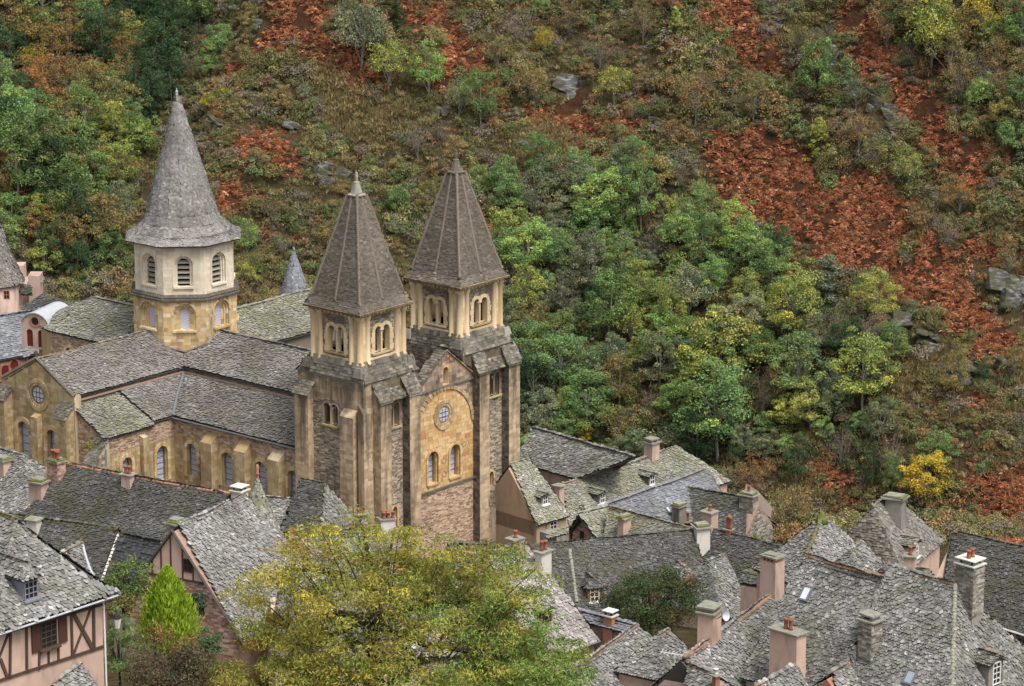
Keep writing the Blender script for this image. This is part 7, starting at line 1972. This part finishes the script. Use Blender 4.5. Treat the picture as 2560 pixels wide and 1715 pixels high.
# ---- bright conical cypress
def cypress(apex, H, Rr, label, seed):
    rg = np.random.default_rng(seed)
    base = apex - UP * H
    T = thing('golden_cypress', label, 'conifer', tuple(base))
    n = 9000
    h = rg.uniform(0, 1, n) ** .85; a = rg.uniform(0, 6.283, n)
    lob = 1 + .16 * np.sin(a * 9 + h * 14) * np.sin(h * 21 + a * 3) + .12 * np.sin(a * 15 - h * 27)
    r = Rr * np.minimum(1.0, (1 - h) * 1.55) ** .75 * lob * rg.uniform(.6, 1.05, n)
    P = np.stack([r * np.cos(a), r * np.sin(a), h * H], 1)
    out = np.stack([np.cos(a), np.sin(a), 0 * a], 1)
    tang = out * .35 + np.array([0, 0, 1.0]) + rg.normal(0, .18, (n, 3)); tang /= np.linalg.norm(tang, axis=1)[:, None]
    nrm = out + rg.normal(0, .35, (n, 3)); b = np.cross(tang, nrm); b /= np.linalg.norm(b, axis=1)[:, None]
    s = rg.uniform(.10, .20, n)[:, None]
    V = np.stack([P - tang * s, P - b * s * .3, P + tang * s * 1.2, P + b * s * .3], 1)
    me = batch(V, [(0, 1, 2, 3)], 'foliage')
    at_ = me.color_attributes.new('tone', 'FLOAT_COLOR', 'POINT'); c = np.ones((n, 4, 4), np.float32)
    c[:, :, :3] = (np.array([.36, .50, .05]) * rg.uniform(.7, 1.25, (n, 1)))[:, None, :]; c[:, 2, :3] *= 1.25
    at_.data.foreach_set('color', c.ravel())
    o = obj('foliage', me, T, MT['leaf'], Matrix.Translation(base)); o.color = (1, 1, 1, 1)
    MB().lathe(base, [(.16, -.6), (.12, .3), (.05, H * .7)], 8).build('trunk', MT['bark'], T)
cypress(at(*k4(1030, 835), 174), 4.7, 1.62, 'bright yellow-green conical cypress beside the pink gable house', 9)
G = 'garden shrubs around the cypress'
shrub('garden_shrub', 'rounded mid green shrub left behind the bright cypress', 'shrub', at(*k4(800, 935), 182), 1.45, 1.1, [(.13, .20, .06), (.17, .23, .075), (.08, .13, .05), (.22, .20, .06)], [4, 3, 3, 1], 70, 75, .075, 21, group=G)
shrub('garden_shrub', 'feathery light green shrub at the corner of the half-timbered house', 'shrub', at(*k4(735, 1345), 168), .95, 2.0, [(.22, .34, .12), (.27, .37, .14), (.15, .25, .09)], [4, 3, 3], 80, 90, .06, 22, ratio=.25, group=G)
shrub('garden_shrub', 'dark copper leaved bush below the bright cypress', 'shrub', at(*k4(1060, 1500), 166), 2.5, 1.3, [(.09, .075, .045), (.12, .10, .055), (.15, .13, .07), (.09, .11, .05)], [3, 3, 2, 3], 110, 75, .07, 23, group=G)
shrub('garden_shrub', 'green shrub right of the bright cypress against the stone wall', 'shrub', at(*k4(1275, 1320), 174), .95, .95, [(.10, .15, .07), (.13, .18, .09), (.07, .11, .05)], [4, 3, 2], 50, 75, .06, 24, group=G)
shrub('garden_shrub', 'dark blue green shrub between cypress and pink gable', 'shrub', at(*k4(1195, 1090), 180), .75, .95, [(.05, .09, .05), (.07, .12, .07), (.035, .06, .035)], [4, 3, 2], 44, 70, .06, 25, group=G)
shrub('garden_shrub', 'small orange leaved shrub in front of the cypress foot', 'shrub', at(*k4(960, 1265), 169), .75, .7, [(.32, .20, .06), (.24, .15, .06), (.20, .19, .06)], [3, 3, 2], 34, 45, .055, 26, group=G)
shrub('garden_shrub', 'orange brown bush at the right foot of the cypress', 'shrub', at(*k4(1135, 1335), 168.5), .8, .7, [(.33, .19, .06), (.26, .15, .06), (.18, .18, .06)], [3, 3, 2], 34, 45, .055, 27, group=G)
shrub('garden_shrub', 'yellowing bush behind the wall lantern', 'shrub', at(*k4(760, 1080), 176), .8, .9, [(.26, .23, .06), (.20, .18, .06), (.14, .17, .05)], [3, 3, 2], 36, 55, .06, 28, group=G)
shrub('garden_shrub', 'pale lower bush left of the autumn tree at the bottom edge', 'shrub', at(*k4(1400, 1520), 165), 1.3, 1.0, [(.20, .22, .06), (.27, .20, .06), (.14, .17, .05)], [3, 3, 2], 50, 60, .06, 29, group=G)
# ---- evergreen tree among the roofs
shrub('evergreen_tree', 'dense dark evergreen tree with russet top among the mid roofs', 'tree', at(*k7(810, 905), 206), 2.9, 2.6, [(.05, .075, .028), (.07, .10, .038), (.095, .13, .05), (.20, .12, .05)], [5, 4, 2, 1.3], 190, 130, .07, 31, rc=.24, zg=9.0, ratio=.5, up=.5)
# ---- creepers and plants on walls
G2 = 'plants rooted on the masonry'
shrub('wall_plant', 'yellow green tuft growing on the mossy buttress of the transept', 'plant', at(*k4(545, 85), 246), .38, .42, [(.30, .30, .06), (.2, .22, .06)], [2, 1], 16, 40, .06, 41, trunk=False, group=G2)
shrub('wall_plant', 'grey green weeds on top of the transept aisle buttress', 'plant', at(*k4(600, 60), 246), .45, .4, [(.16, .17, .11), (.22, .21, .15)], [2, 1], 14, 34, .055, 42, trunk=False, group=G2)
shrub('wall_plant', 'green weeds at the foot of the grey stone end wall', 'plant', at(*k6(2110, 1025), 246), .7, .35, [(.16, .24, .06), (.2, .27, .08)], [2, 1], 18, 40, .055, 43, trunk=False, group=G2)
shrub('wall_plant', 'dark green weed beside the chimney of the lichened roof', 'plant', at(*k6(655, 790), 250), .3, .5, [(.09, .12, .05), (.06, .09, .04)], [2, 1], 12, 34, .05, 44, trunk=False, group=G2)
# ---- trees standing in the gap between church and village on the right
shrub('garden_shrub', 'leafy green bush below the slate outbuilding gutter', 'shrub', at(*k7(100, 1300), 186), 1.2, .9, [(.16, .2, .05), (.22, .22, .05)], [2, 1], 40, 60, .06, 45)
